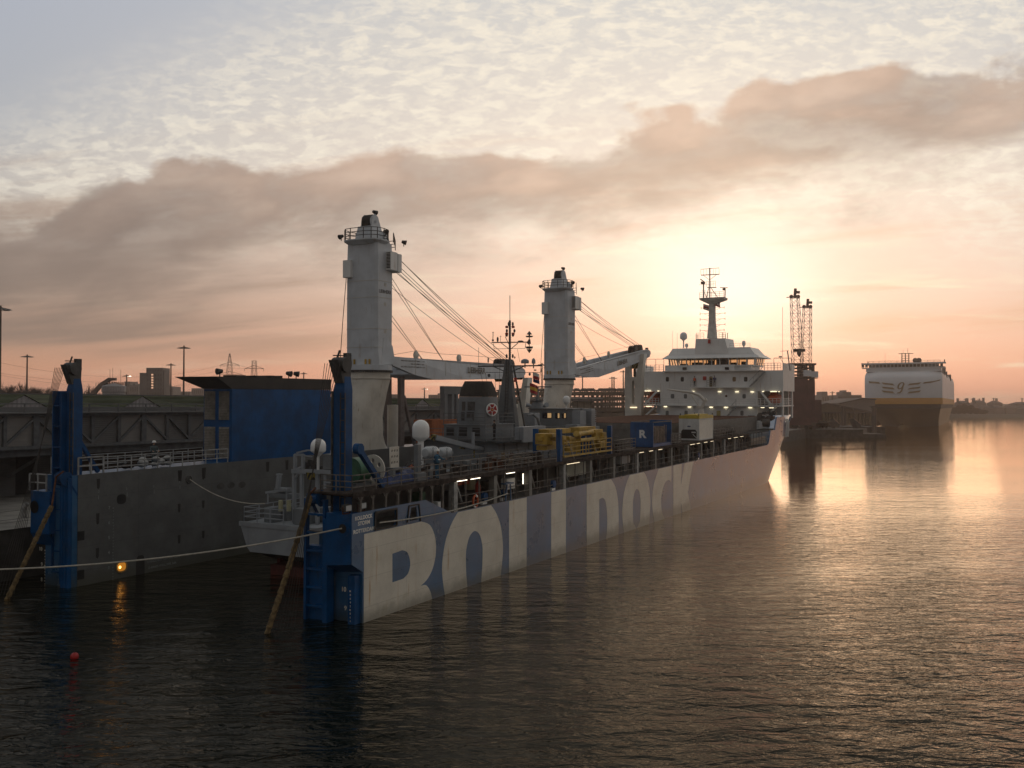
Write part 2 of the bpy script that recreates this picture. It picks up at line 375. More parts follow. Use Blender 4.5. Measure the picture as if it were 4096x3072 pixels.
mk('reefer_front', (.55, .55, .53), .5, var=.08, streak=.3)
mk('rope', (.42, .39, .33), .9, var=.15, scale=6, bump=.02)
mk('chafe', (.17, .115, .05), .9, var=.35, scale=5, bump=.04, fine=.4)
mk('concrete', (.19, .18, .16), .9, var=.2, scale=.5, fine=.3)
mk('quay_wall', (.05, .046, .04), .9, var=.35, scale=.6, streak=.6, scol=(.02, .02, .02))
mk('tarmac', (.07, .065, .06), .9, var=.3, scale=.3, fine=.3)
mk('shed_panel', (.23, .215, .20), .8, spec=.15, var=.08, scale=.5, ridge=(2, .32, .003))
mk('shed_panel2', (.15, .145, .14), .8, spec=.15, var=.08, scale=.5, ridge=(2, .2, .008))
mk('shed_dark', (.03, .028, .027), .8, var=.2)
mk('shed_brown', (.05, .035, .028), .8, var=.2)
mk('shed_steel', (.10, .105, .11), .6, var=.2)
mk('roof_green', (.062, .07, .042), .95, spec=.05, var=.25, scale=.25, ridge=(0, 1.1, .05))
mk('roof_grey', (.15, .15, .15), .9, spec=.1, var=.15, scale=.3)
mk('gable', (.30, .28, .28), .8, var=.08, ridge=(0, .45, .04))
mk('far_wall', (.22, .19, .17), .9, var=.12, scale=.05)
mk('far_dark', (.10, .085, .075), .9, var=.2, scale=.05)
mk('far_roof', (.11, .09, .08), .9, var=.2, scale=.05)
mk('bark', (.055, .045, .04), .95, var=.2)
mk('foliage', (.05, .055, .03), .95, var=.3, scale=.5)
mk('earth', (.07, .065, .045), .95, var=.3, scale=.02)
mk('crane_red', (.085, .035, .035), .6, var=.25, scale=.3)
mk('crane_pale', (.30, .20, .16), .6, var=.15)
mk('ferry_white', (.62, .63, .65), .4, var=.05, scale=.05, streak=.1)
mk('ferry_yellow', (.55, .27, .05), .5, var=.06, scale=.05)
mk('ferry_ochre', (.20, .13, .05), .5, var=.12, scale=.04)
mk('ferry_gold', (.24, .17, .08), .5)
mk('ferry_deep', (.05, .05, .048), .6)
mk('hi_vis', (.75, .12, .03), .6)
mk('coverall_blue', (.03, .13, .22), .8, var=.2)
mk('coverall_grey', (.06, .085, .09), .8, var=.2)
mk('cloth_black', (.012, .012, .014), .85)
mk('skin', (.38, .22, .15), .6)
mk('helmet', (.72, .72, .68), .4)
mk('crimson', (.38, .02, .025), .5)
mk('flag_yellow', (.65, .42, .05), .7)
mk('navy_blue', (.02, .03, .12), .6)
mk('green_drum', (.03, .12, .06), .5, var=.2)
mk('wood', (.20, .14, .08), .8, var=.25, scale=3)
mk('raft', (.42, .44, .45), .35, var=.08)
mk('lamp_lit', (.9, .8, .6), .5, emit=((1, .80, .52), 1.6))
mk('lamp_white', (.9, .9, .9), .5, emit=((1, .88, .68), 3.5))
mk('lamp_orange', (.9, .5, .2), .5, emit=((1, .50, .12), 5))
mk('bridge_glow', (.3, .2, .1), .4, emit=((1, .62, .28), .35))
def water_mat():
    m = bpy.data.materials.new('harbour_water'); m.use_nodes = True; t = NT(m.node_tree); t.n.clear()
    df = t.new('ShaderNodeBsdfDiffuse'); df.inputs[0].default_value = (.002, .005, .004, 1)
    gl = t.new('ShaderNodeBsdfGlossy'); gl.inputs[0].default_value = (1, .90, .77, 1); gl.inputs['Roughness'].default_value = .05
    lw = t.new('ShaderNodeLayerWeight'); lw.inputs[0].default_value = .5
    fac = t.ramp(lw.outputs['Facing'], [(0, (.015,)*3), (.55, (.028,)*3), (.68, (.055,)*3), (.76, (.17,)*3), (.85, (.58,)*3), (.92, (.92,)*3), (1, (1,)*3)])
    mxs = t.new('ShaderNodeMixShader'); t.l.new(fac, mxs.inputs[0]); t.l.new(df.outputs[0], mxs.inputs[1]); t.l.new(gl.outputs[0], mxs.inputs[2])
    ou = t.new('ShaderNodeOutputMaterial'); t.l.new(mxs.outputs[0], ou.inputs[0])
    tc = t.new('ShaderNodeTexCoord'); O = tc.outputs['Object']
    def mp(sx, sy, rot=0):
        q = t.new('ShaderNodeMapping'); t.l.new(O, q.inputs[0]); q.inputs['Scale'].default_value = (sx, sy, 1); q.inputs['Rotation'].default_value = (0, 0, rot); return q.outputs[0]
    h = t.m('MULTIPLY', t.noise(mp(.16, .42, .25), 1, 2, .5, .6), .24)
    h = t.m('ADD', h, t.m('MULTIPLY', t.noise(mp(.62, 1.35, -.2), 1, 3, .55, .8), .17))
    fine = t.noise(mp(2.1, 3.6, .3), 1, 3, .6, .6)
    h = t.m('ADD', h, t.m('MULTIPLY', fine, .045))
    calm = t.ss(t.noise(mp(.020, .035, .5), 1, 3, .5, .8), .30, .62)
    bp = t.new('ShaderNodeBump'); t.l.new(h, bp.inputs['Height']); bp.inputs['Distance'].default_value = 1
    sx = t.new('ShaderNodeSeparateXYZ'); t.l.new(O, sx.inputs[0])
    far = t.ss(sx.outputs[1], 135, 15)
    t.put(bp.inputs['Strength'], t.m('MULTIPLY', t.m('ADD', .60, t.m('MULTIPLY', calm, .6)), t.m('ADD', .10, t.m('MULTIPLY', far, .9))))
    [t.l.new(bp.outputs[0], k) for k in (gl.inputs['Normal'], lw.inputs['Normal'], df.inputs['Normal'])]
    return m
M['water'] = water_mat()
# ------------------------------------------------------------------ water sheet
mb = MB(); mb.add([(-3800, -300, 0), (3800, -300, 0), (3800, 5200, 0), (-3800, 5200, 0)], [(0, 1, 2, 3)])
struct(mb.build('water', M['water']))
# =================================================================== heavy lift ship
ship = thing('heavy_lift_ship', 'long blue dock ship with giant white hull lettering, two white cranes and white bow deckhouse', 'cargo ship', SHIP)
B = 25.4; TOPW = 4.9; WALK = 7.05
def hb(u, w):
    """distance of the starboard shell from v = 0 at station u, height w"""
    us = 98+1.95*max(w, -1); ue = us+20.5
    t = min(max((u-us)/(ue-us), 0), 1)
    return (B/2)*(1-math.sqrt(max(0, 1-t**2.2)))
# ---- hull
mb = MB()
mb.box(0, 97, 0, 3.0, -3, TOPW)                                   # starboard wing tank
mb.box(6, 112, 22.4, B, -3, 7.02); mb.box(-1.0, 6, 22.4, 25.0, -3, 7.02)                               # port wing tank
mb.box(0, 112, 3.0, 22.4, -4, -3)
# fore body, lofted
us_ = [97, 100, 103, 106, 109, 112, 114, 116, 118, 120, 122, 124, 126, 128, 130, 132, 134, 136, 138]
ws = [-1.2, 0, 1.2, 2.5, 3.8, TOPW]
grid = []
for w in ws:
    us = 98+1.95*max(w, -1); ue = us+20.5; row = []
    for k in range(25):
        u = 97+(ue-97)*min(1, (k/24)); t = (u-us)/(ue-us)
        if k > 10:   # crowd stations towards the stem
            u = 97+(ue-97)*(1-((24-k)/14)**1.7*(14/24)); 
        row.append((u, hb(u, w)))
    grid.append(row)
vs = []; n = 25
for r, w in zip(grid, ws): vs += [(u, v, w) for u, v in r]
m2 = len(vs)
for r, w in zip(grid, ws): vs += [(u, B-v, w) for u, v in r]
fs = []
for j in range(len(ws)-1):
    for i in range(n-1):
        a = j*n+i; fs.append((a, a+1, a+n+1, a+n)); fs.append((m2+a, m2+a+n, m2+a+n+1, m2+a+1))
top = (len(ws)-1)*n
fs += [(top+i, top+i+1, m2+top+i+1, m2+top+i) for i in range(n-1)]
mb.add(vs, fs)
# raised bulwark of the forecastle with its stepped cut-away
def crest(u):
    P = [(99.9, 4.9), (100.9, 5.1), (101.6, 5.9), (102.4, 7.0), (105.5, 7.0), (107.0, 8.95), (113.2, 8.95), (113.3, 8.0), (119.0, 8.0), (119.1, 8.85), (140, 9.3)]
    for (a, b), (c, d) in zip(P, P[1:]):
        if a <= u <= c: return b+(d-b)*(u-a)/(c-a)
    return 4.9
ul = [99.9, 100.3, 100.9, 101.2, 101.6, 102, 102.4, 103.5, 105.5, 106.2, 107, 109, 111, 113.19, 113.31, 115, 117, 118.99, 119.11, 121, 123, 125, 127, 129, 131, 132.5, 134, 135, 135.6]
for side in (0, 1):
    rings = []
    for u in ul:
        c = crest(u); col = []
        for k in range(6):
            w = TOPW+(c-TOPW)*k/5; us = 98+1.95*w; ue = us+20.5
            uu = u
            v = hb(min(uu, ue-.01), w) if uu < ue else B/2
            col.append((uu, v, w))
        rings.append(col)
    vs = []
    for col in rings:
        for p in col: vs.append(p if not side else (p[0], B-p[1], p[2]))
        for p in col: vs.append((p[0], p[1]+.22, p[2]) if not side else (p[0], B-p[1]-.22, p[2]))
    fs = []
    for i in range(len(ul)-1):
        for k in range(5):
            a = i*12+k; fs.append((a, a+12, a+13, a+1)); a += 6; fs.append((a, a+1, a+13, a+12))
        a = i*12+5; fs.append((a, a+12, a+18, a+6))
    mb.add(vs, fs)
# stern bulwark of the starboard quarter with overhanging corner box
hull = mb.build('hull', M['hull_blue'], ship, smooth=True)
# stern corner: bulwark plate with two openings, cut from a sheet
def plate(outer, holes, name, mat, parent, Mx, depth): return flat([outer]+holes, name, mat, parent, Mx, depth)
rr = lambda x0, x1, y0, y1, r=.15: smooth_loop([(x0+r, y0), (x1-r, y0), (x1, y0+r), (x1, y1-r), (x1-r, y1), (x0+r, y1), (x0, y1-r), (x0, y0+r)], 2)
bw = plate([(-.97, 3.3), (-.03, 2.76), (.0, TOPW-.0), (9.16, TOPW), (6.15, 6.0), (-.97, 5.98)][:2]+[(0, 2.78), (0, TOPW), (9.16, TOPW), (6.15, 6.02), (-.97, 5.98)],
           [rr(1.1, 3.04, 4.92, 5.8, .2), [(4.45, 4.95), (5.3, 4.95), (5.15, 5.72), (4.6, 5.72)]], 'stern_bulwark', M['hull_blue'], ship, on_side(0, 0, .03), .035)
fr = MB()
fr.bar((1.05, -.03, 5.84), (3.1, -.03, 5.84), .1); fr.bar((1.05, -.03, 4.88), (3.1, -.03, 4.88), .08); fr.bar((1.05, -.03, 4.88), (1.05, -.03, 5.84), .1); fr.bar((3.1, -.03, 4.88), (3.1, -.03, 5.84), .1)
fr.build('opening_frame', M['black'], bw); fr = MB()
fr.bar((4.18, -.03, 4.9), (4.35, -.03, 5.85), .07); fr.bar((4.35, -.03, 5.85), (5.38, -.03, 5.85), .07); fr.bar((5.38, -.03, 5.85), (5.56, -.03, 4.82), .07)
fr.build('opening_frame', M['black'], bw)
mb = MB()                                                          # corner box aft of the transom
mb.add([(-1, 0.02, 3.3), (-1, 1.7, 3.12), (-1, 1.7, 5.95), (-1, .02, 5.95), (0, .02, 2.76), (0, 1.7, 2.6), (0, 1.7, 5.95), (0, .02, 5.95)],
       [(0, 1, 2, 3), (0, 4, 5, 1), (1, 5, 6, 2), (2, 6, 7, 3), (3, 7, 4, 0), (4, 7, 6, 5)])
mb.box(-.9, -.3, 1.72, 2.0, -2, 5.6); mb.box(-.5, 0, 0.15, .6, -2, 2.6)
mb.box(-.45, 0, 2.0, 3.45, -3, 4.0); mb.box(-.75, -.45, 2.0, 2.15, -3, 6.6); mb.box(-.75, -.45, 3.3, 3.45, -3, 6.6)
for k in range(7): mb.box(-.7, -.45, 2.16, 3.29, -.3+k*1.0, -.18+k*1.0)
mb.build('stern_corner', M['blue'], ship)
mb = MB(); mb.lathe((-1.02, .55, 5.15), [(.42, -.02), (.42, .03), (.26, .03), (.26, -.02)], 20, 'X'); mb.build('hawse_pipe', M['blue'], ship, True)
mb = MB(); mb.lathe((-1.04, .55, 5.18), [(.25, -.02), (.01, -.01)], 20, 'X'); mb.build('hawse_hole', M['black'], ship)
# ---- lettering
def L(loops): 
    o = flat(loops, 'hull_lettering', M['letter_white'], hull, on_side(0, 0), .004); return o
C1 = 1
R_ = smooth_loop([(.1, 4.78, 1), (5.7, 4.78, 1), (6.55, 4.5), (7.05, 3.95), (7.28, 3.3), (7.26, 2.55), (6.95, 1.8), (6.35, 1.25), (5.63, .97, 1), (6.2, .92), (6.65, .5), (6.9, -.1), (7.1, -1.2, 1), (.1, -1.2, 1)])
L([R_, smooth_loop([(2.73, 3.32, 1), (3.7, 3.38, 1), (4.25, 3.15), (4.53, 2.54), (4.35, 1.98), (3.85, 1.72, 1), (2.74, 1.70, 1)])])
def O_(xl, xr, xm1, xm2, hl, hr, ht, wb=-1.2, top=4.86, hb_=-1.15, mid=1.8):
    o = smooth_loop([(xm1, top, 1), (xm2, top, 1), (xm2+(xr-xm2)*.45, 4.2), (xm2+(xr-xm2)*.82, 3.2), (xr, mid), (xr-(xr-xm2)*.08, .6), (xr-(xr-xm2)*.35, wb, 1), (xl+(xm1-xl)*.35, wb, 1), (xl+(xm1-xl)*.08, .6), (xl, mid), (xl+(xm1-xl)*.2, 3.2), (xl+(xm1-xl)*.58, 4.2)])
    hm = (hl+hr)/2; q = (hr-hl)/2
    h = smooth_loop([(hm, ht), (hm+q*.6, ht-.3), (hm+q*.92, ht-.95), (hr, mid), (hm+q*.9, .4), (hm+q*.6, hb_+.4), (hm, hb_), (hm-q*.6, hb_+.4), (hm-q*.9, .4), (hl, mid), (hm-q*.92, ht-.95), (hm-q*.6, ht-.3)])
    return [o, h]
L(O_(8.02, 15.91, 9.85, 14.2, 10.88, 13.07, 3.4))
L([[(16.83, 4.86), (19.55, 4.86), (19.55, -1.2), (16.83, -1.2)]])
L([[(23.74, 4.86), (26.47, 4.86), (26.47, -1.3), (23.74, -1.3)]])
L([smooth_loop([(30.68, 4.86, 1), (36.2, 4.86, 1), (37.3, 4.0), (37.9, 2.7), (38.08, 1.3), (38.02, 0), (37.8, -1.3, 1), (30.68, -1.3, 1)]),
   smooth_loop([(33.42, 3.35, 1), (34.2, 3.42, 1), (34.85, 3.05), (35.25, 1.84), (35.22, .5), (34.9, -.6), (34.6, -1.2, 1), (33.42, -1.2, 1)])])
L(O_(38.98, 46.73, 40.9, 44.9, 41.76, 43.89, 3.4, hb_=-.35))
L([smooth_loop([(49.3, 4.86, 1), (53.42, 4.86, 1), (53.42, 3.2, 1), (52.6, 3.45), (51.5, 3.35), (50.6, 2.7), (50.08, 1.72), (50.2, .7), (50.8, -.1), (51.7, -.5), (53.42, -.4, 1), (53.42, -1.3, 1), (48.6, -1.3, 1), (47.7, .2), (47.27, 1.8), (47.8, 3.4)])])
L([[(54.12, 4.86), (57.06, 4.86), (56.8, 2.65), (56.84, 2.6), (58.2, 4.86), (61.42, 4.86), (59.34, 1.61), (60.5, -.55), (60.9, -1.3), (57.75, -1.3), (56.84, .66), (56.8, .6), (56.8, -1.3), (54.12, -1.3)]])
SW = .0062
for t_, u_, w_, f_ in (('ROLLDOCK', -.70, 5.60, 1.53), ('STORM', -.45, 5.30, 1.05), ('ROTTERDAM', -.84, 4.90, 1.86)):
    text(t_, .285, 'name_lettering', M['name_white'] if 'name_white' in M else M.setdefault('name_white', pmat('name_white', (.74, .72, .66), .5)), bw, on_side(u_, w_, -.011), .009, fit=f_)
def marks(Mx, top, n, par, s=.2, names=None, mat='letter_white'):
    for k in range(n):
        yy = -k*.2; lab = top-k*.2; whole = abs(lab-round(lab)) < .01
        if whole:
            text(str(int(round(lab))), s*1.7, 'draught_mark', M[mat], par, Mx@Matrix.Translation((-.34 if lab < 9.9 else -.55, yy, 0)), .006)
            text('M', s*.7, 'draught_mark', M[mat], par, Mx@Matrix.Translation((0, yy, 0)), .002)
        else: text(str(int(round((lab % 1)*10))), s*.75, 'draught_mark', M[mat], par, Mx@Matrix.Translation((.03, yy, 0)), .002)
marks(on_aft(.5, 1.72, -.51), 10, 9, hull)
marks(on_aft(25.1, 1.98, -1.007), 10, 12, hull)
# ---- inner wall of the port wing, and what is let into it
mb = MB(); mb.box(-.6, 111.9, 22.36, 22.396, -3, 7.06)
iw = mb.build('inner_wall', M['inner_grey'], ship)
def iwp(x, y): p = sp(x, y, 1, 22.3); return p[0], p[2]
def zb(x0, y0, s): return lambda x, y: (x0+x*s, y0+y*s)
zB = zb(0, 1700, 820/1700); zC = zb(700, 1350, 700/1936)
mb = MB()
for (x, y, h) in [(820, 490, .7), (815, 780, .75), (812, 1065, .7), (1495, 425, .65), (1490, 690, .65), (1490, 950, .65), (1690, 420, .65), (1690, 660, .6), (1690, 910, .6)]:
    u, w = iwp(*zB(x, y)); mb.add([(u-.13, 22.35, w+h/2), (u+.13, 22.35, w+h/2), (u+.1, 22.35, w-h/2+.1), (u, 22.35, w-h/2), (u-.1, 22.35, w-h/2+.1)], [(0, 1, 2, 3, 4)])
for (x, y) in [(60, 1530), (325, 1500), (1030, 1430), (1243, 1410)]:
    u, w = iwp(*zC(x, y)); mb.add([(u-.2, 22.35, w+.4), (u+.2, 22.35, w+.4), (u+.14, 22.35, w-.4), (u-.14, 22.35, w-.4)], [(0, 1, 2, 3)])
mb.build('lashing_pocket', M['shed_dark'], iw)
for (x, y) in [(670, 920), (668, 1243)]:
    u, w = iwp(*zB(x, y)); m3 = MB(); m3.box(u-.2, u+.3, 22.34, 22.352, w-.3, w+.3); m3.build('guide_recess', M['black'], iw)
for (x, y) in [(510, 1645), (625, 1635), (748, 1628)]:
    u, w = iwp(*zC(x, y)); Mx = Matrix(((1, 0, 0, u), (0, 0, 1, 22.34), (0, 1, 0, w), (0, 0, 0, 1))); flat([[(.38*math.cos(a_), .25*math.sin(a_)) for a_ in np.linspace(0, 6.1, 22)]], 'vent_opening', M['steel_dark'], iw, Mx, .004)
u, w = iwp(*zC(160, 1570)); m3 = MB(); m3.lathe((u, 22.352, w), [(.01, 0), (.2, -.002), (.25, -.06), (.32, -.02)], 18, 'Y'); m3.build('fairlead', M['steel_dark'], iw)
FAIR = (u, 22.25, w)
def port_open(x, y, lit):
    u, w = iwp(*zB(x, y)); lp = rr(-.36, .36, -.31, .31, .16)
    Mx = Matrix(((1, 0, 0, u), (0, 0, 1, 22.35), (0, 1, 0, w), (0, 0, 0, 1)))
    o = flat([lp], 'side_opening', M['black'], iw, Mx, .003)
    if lit:
        flat([[(p[0]*.92, p[1]*.92) for p in lp]], 'opening_glow', M['amber_glow'], o, Mx@Matrix.Translation((0, 0, -.012)), .002)
        m4 = MB(); m4.cyl((u-.14, 22.33, w-.02), (u-.14, 22.29, w-.02), .10, .06, 10); m4.build('bulkhead_lamp', M['lamp_orange'], o)
        flat([rr(-.44, .44, -.38, .38, .2), [(p[0]*.97, p[1]*.97) for p in lp]], 'opening_rim', M['ochre_rim'], o, Mx@Matrix.Translation((0, 0, -.02)), .015)
M['amber_glow'] = pmat('amber_glow', (.4, .22, .05), .5, emit=((1, .36, .03), .35)); M['ochre_rim'] = pmat('ochre_rim', (.30, .20, .08), .6)
port_open(1012, 1175, True); port_open(1012, 615, False)
u, w = iwp(*zB(1168, 1180)); Mx = Matrix(((1, 0, 0, u), (0, 0, 1, 22.35), (0, 1, 0, w), (0, 0, 0, 1)))
flat([smooth_loop([(-.34, -1.6, 1), (-.34, .5), (0, .82), (.34, .5), (.34, -1.6, 1)], 4)], 'arched_opening', M['shed_dark'], iw, Mx, .003)
u, w = iwp(*zB(1220, 1148))
Mx = Matrix(((1, 0, 0, u), (0, 0, 1, 22.34), (0, 1, 0, w), (0, 0, 0, 1)))
text('D-RINGS BOTTOM SWL 2x25t', .22, 'wall_lettering', M['faded_white'] if 'faded_white' in M else M.setdefault('faded_white', pmat('faded_white', (.26, .27, .27), .7)), iw, Mx, .0)
text('D-RINGS WALL SWL 2x8t', .22, 'wall_lettering', M['faded_white'], iw, Mx@Matrix.Translation((.15, -.42, 0)), .0)
u, w = iwp(*zB(925, 690)); Mx = Matrix(((1, 0, 0, u+.12), (0, 0, 1, 22.34), (0, 1, 0, w-.05), (0, 0, 0, 1)))
marks(Mx, 7, 26, iw, .17, mat='faded_white')
for (x, y, s_) in [(820, 548, '-2'), (1058, 525, '2'), (1282, 505, '0'), (1495, 470, '2')]:
    u, w = iwp(*zB(x, y)); Mx = Matrix(((1, 0, 0, u-.1), (0, 0, 1, 22.34), (0, 1, 0, w-.1), (0, 0, 0, 1)))
    text(s_, .22, 'frame_number', M['faded_white'], iw, Mx); m3 = MB(); m3.box(u-.015, u+.015, 22.335, 22.345, w-.55, w-.28); m3.build('frame_tick', M['faded_white'], iw)
# ---- port quarter: blue box, channels, tower
mb = MB()
mb.box(-1.45, -.98, 24.0, 25.9, 3.2, 5.95); mb.add([(-1.45, 24.0, 3.2), (-1.45, 25.9, 3.2), (-1.0, 25.9, 2.4), (-1.0, 24.0, 2.4)], [(0, 1, 2, 3)])
mb.box(-1.0, 6, 25.02, 25.9, 2.6, 5.95)
mb.box(-1.3, -1.02, 22.4, 23.1, -3, 6.9)
for k in range(2): mb.box(-1.33, -1.3, 22.55+k*.3, 22.6+k*.3, -3, 6.7)
mb.build('stern_corner', M['blue'], ship)
u = -1.46
for (v, w, r) in [(25.5, 4.9, .42)]:
    m3 = MB(); m3.lathe((u-.01, v, w), [(.01, 0), (r, .0)], 20, 'X'); m3.build('hawse_hole', M['black'], ship)
mb = MB(); mb.path([(-1.5, 26.1, 5.0), (-1.62, 26.15, 5.05), (-1.75, 26.15, 4.8), (-1.75, 26.15, 4.2)], .16, 8); mb.build('fender_hook', M['rail_light'], ship, True)
def tower(v0, v1, u0, wb, sgn, pk):
    """blue wire tower with a channel back, slanted dark head and wire bundle; sgn +1: channel on the port edge"""
    mb = MB(); mb.cur = 0
    dp = .75; mb.box(u0+.05, u0+dp, v0, v1, wb, 12.6)
    mb.add([(u0+.05, v0, 12.6), (u0+.05, v1, 12.6), (u0+dp, v1, 12.6), (u0+dp, v0, 12.6), (u0+.12, v0+.05, 13.3), (u0+.12, v1-.2, 13.3), (u0+dp-.1, v1-.2, 13.3), (u0+dp-.1, v0+.05, 13.3)], [(0, 1, 5, 4), (1, 2, 6, 5), (2, 3, 7, 6), (3, 0, 4, 7)])
    t = mb.build('stern_tower', M['blue'], ship)
    h = MB()
    a, b = (v0+.05, v1-.15)
    h.add([(u0-.45, a, 14.2), (u0-.45, b+.12, 14.2), (u0-.0, b+.05, 12.95), (u0-.0, a, 12.95), (u0+.7, a, 14.2), (u0+.7, b+.05, 14.2), (u0+.65, b, 12.95), (u0+.65, a, 12.95)],
          [(0, 1, 2, 3), (0, 4, 5, 1), (1, 5, 6, 2), (2, 6, 7, 3), (3, 7, 4, 0), (4, 7, 6, 5)])
    h.lathe((u0+.15, (a+b)/2, 13.95), [(.01, -.42), (.42, -.42), (.42, .42), (.01, .42)], 14, 'Y')
    h.box(u0+.3, u0+.7, a, a+.25, 14.2, 14.6); h.bar((u0-.2, b, 14.45), (u0+.7, a, 14.45), .06); h.bar((u0+.1, b, 14.2), (u0+.25, b-.1, 14.75), .1)
    h.build('sheave_head', M['steel_dark'], t)
    l = MB()
    l.bar((u0-.02, v0-.1, wb), (u0-.02, v0-.1, 12.4), .05); l.bar((u0-.02, v0+.22, wb), (u0-.02, v0+.22, 12.4), .05)
    for k in range(int((12.4-wb)/.6)): l.bar((u0-.02, v0-.1, wb+.3+k*.6), (u0-.02, v0+.22, wb+.3+k*.6), .04)
    l.build('ladder', M['steel_dark'], t)
    return t
t1 = tower(1.25, 2.0, -.1, 4.0, 1, None)
t2 = tower(22.65, 23.3, -.85, 5.0, 1, None)
mb = MB(); mb.box(-1.15, -.7, 23.32, 23.4, 0, 12.4); mb.box(-1.15, -.7, 24.15, 24.24, 1, 12.5); mb.box(-.72, -.62, 23.32, 24.24, 0, 12.5)
for k in range(9): mb.box(-1.08, -.7, 23.4, 24.15, .7+k*1.35, .78+k*1.35)
mb.build('guide_channel', M['blue'], t2)
mb = MB(); mb.box(-.12, .1, 2.02, 2.12, 3.9, 12.5); mb.build('edge_rail', M['steel_dark'], t1)
# rollers over which the chafe-wrapped wires run
for (u, v, w) in [(-.55, 2.75, 6.75), (-1.3, 22.85, 6.95)]:
    m3 = MB(); m3.lathe((u, v, w-.1), [(.01, -.34), (.46, -.34), (.36, -.25), (.36, .25), (.46, .34), (.01, .34)], 20, 'Y'); m3.bar((u, v-.4, w-.2), (u+.7, v-.4, w-1.2), .12); m3.bar((u, v+.4, w-.2), (u+.7, v+.4, w-1.2), .12)
    m3.build('roller', M['blue'], ship, True)
# stay leaning on the port tower
mb = MB(); mb.bar((-.1, 22.9, 9.2), (1.3, 22.9, 7.1), .22); mb.build('tower_stay', M['blue'], t2)
mb = MB(); mb.bar((.2, .6, 9.5), (2.6, .6, 7.1), .28); mb.lathe((.35, .6, 9.35), [(.01, -.18), (.3, -.18), (.3, .18), (.01, .18)], 14, 'Y'); mb.build('tower_stay', M['blue'], t1)
# ---- funnel casing on the port wing
mb = MB(); mb.box(12.9, 24.9, 22.38, B, 7.02, 12.73); cas = mb.build('funnel_casing', M['blue'], ship)
mb = MB(); mb.add([(8.62, 22.38, 13.68), (8.62, 27.0, 13.68), (12.88, B, 12.74), (12.88, 22.36, 12.74), (10.05, 22.38, 12.74), (10.05, B, 12.74)], [])
a, b = 22.36, B+.02
mb.add([(12.88, a, 12.74), (24.9, a, 12.74), (24.9, b, 12.74), (12.88, b, 12.74), (11.2, a, 13.68), (24.9, a, 13.68), (24.9, b+1.3, 13.68), (11.2, b+1.4, 13.68)], [(0, 1, 5, 4), (1, 2, 6, 5), (2, 3, 7, 6), (3, 0, 4, 7), (4, 5, 6, 7), (0, 3, 2, 1)])
mb.build('casing_rim', M['casing_black'], cas)
for (va, vb, wa, wbb) in [(24.16, 25.3, 10.3, 12.55), (22.66, 23.75, 10.3, 12.55), (24.14, 25.3, 7.3, 9.75), (22.66, 23.72, 7.3, 9.75)]:
    m3 = MB(); m3.box(12.87, 12.9, va, vb, wa, wbb); k = wa+.05
    while k < wbb-.06: m3.add([(12.80, va+.03, k), (12.80, vb-.03, k), (12.88, vb-.03, k+.07), (12.88, va+.03, k+.07)], [(0, 1, 2, 3)]); k += .125
    m3.build('louvre', M['louvre'], cas)
for (x0, x1, y) in [(635, 743, 418), (858, 963, 424), (1022, 1063, 425), (1110, 1150, 427)]:
    p = sp(*zC(x0, 436), 1, 23.6); q = sp(*zC(x1, 440), 1, 23.6); m3 = MB(); m3.box(p[0], q[0], 23.2, 24.6, 13.66, 13.86 if x1-x0 > 60 else 13.9); m3.build('vent_cover', M['black'], cas)
def floodlight(par, p, d=(-.6, -.6, -.3), s=.3, name='floodlight', yoke=True):
    p = Vector(p); d = Vector(d).normalized(); m3 = MB()
    m3.bar(p-Vector((0, 0, .45)), p, .06); m3.cyl(p-d*s*.5, p+d*s*.6, s*.35, s*.62, 10); m3.build(name, M['black'], par)
for (x, y, dd) in [(495, 405, (-1, .2, -.1)), (1258, 430, (.2, -1, -.2)), (1340, 420, (.6, -1, -.2))]:
    p = sp(*zC(x, y), 1, 22.9); floodlight(cas, (p[0], p[1], 14.1), dd, .42)
# ---- starboard gallery: back wall, pillars, top walk
mb = MB(); mb.box(.6, 99, 2.4, 2.5, TOPW, 7.0); mb.box(-.9, 99, 0.02, 3.0, TOPW-.04, TOPW+.02)
gal = mb.build('gallery_wall', M['gallery'], ship)
PU = [9.66, 14.9, 20.25, 26.3, 31.7, 37.05, 43.2, 48.5, 53.7, 59.6, 64.9, 70.1, 75.4, 80.5]
for i, u in enumerate(PU):
    m3 = MB(); m3.box(u-.22, u+.22, .02, .42, TOPW, 6.98); m3.bar((u+.3, .3, 6.9), (u+1.2, .3, 5.4), .1)
    m3.build('pillar', M['rail_light'] if i % 3 == 0 else M['pillar_grey'] if 'pillar_grey' in M else M.setdefault('pillar_grey', pmat('pillar_grey', (.21, .20, .18), .7, streak=.5)), ship)
for u in [-.1, 1.0, 2.2, 3.4, 4.6, 5.8, 7.0, 8.2]:
    mb = MB(); mb.bar((u, .12, 5.95 if u < 6 else 5.0), (u, .12, 6.9), .13); mb.bar((u-.3, .12, 6.9), (u, .12, 6.55), .1); mb.bar((u+.3, .12, 6.9), (u, .12, 6.55), .1); mb.build('stanchion', M['rail_grey'], ship)
for u in np.arange(11, 98, 1.75):
    if min(abs(u-k) for k in PU) > .5: mb = MB(); mb.bar((u, .1, TOPW), (u, .1, 6.95), .07); mb.build('stanchion', M['rail_grey'], ship)
mb = MB(); mb.rail([(9.2, .05, TOPW), (99.5, .05, TOPW)], .95, .022, 1, 1.8); mb.build('gallery_railing', M['rail_grey'], ship)
mb = MB(); mb.box(-.9, 88, .0, 3.05, 6.93, WALK); mb.box(-.9, 88, -.04, .06, 6.82, WALK+.06)
k = -.5
while k < 88: mb.box(k, k+.08, .06, 2.9, 6.82, 6.93); k += 1.3
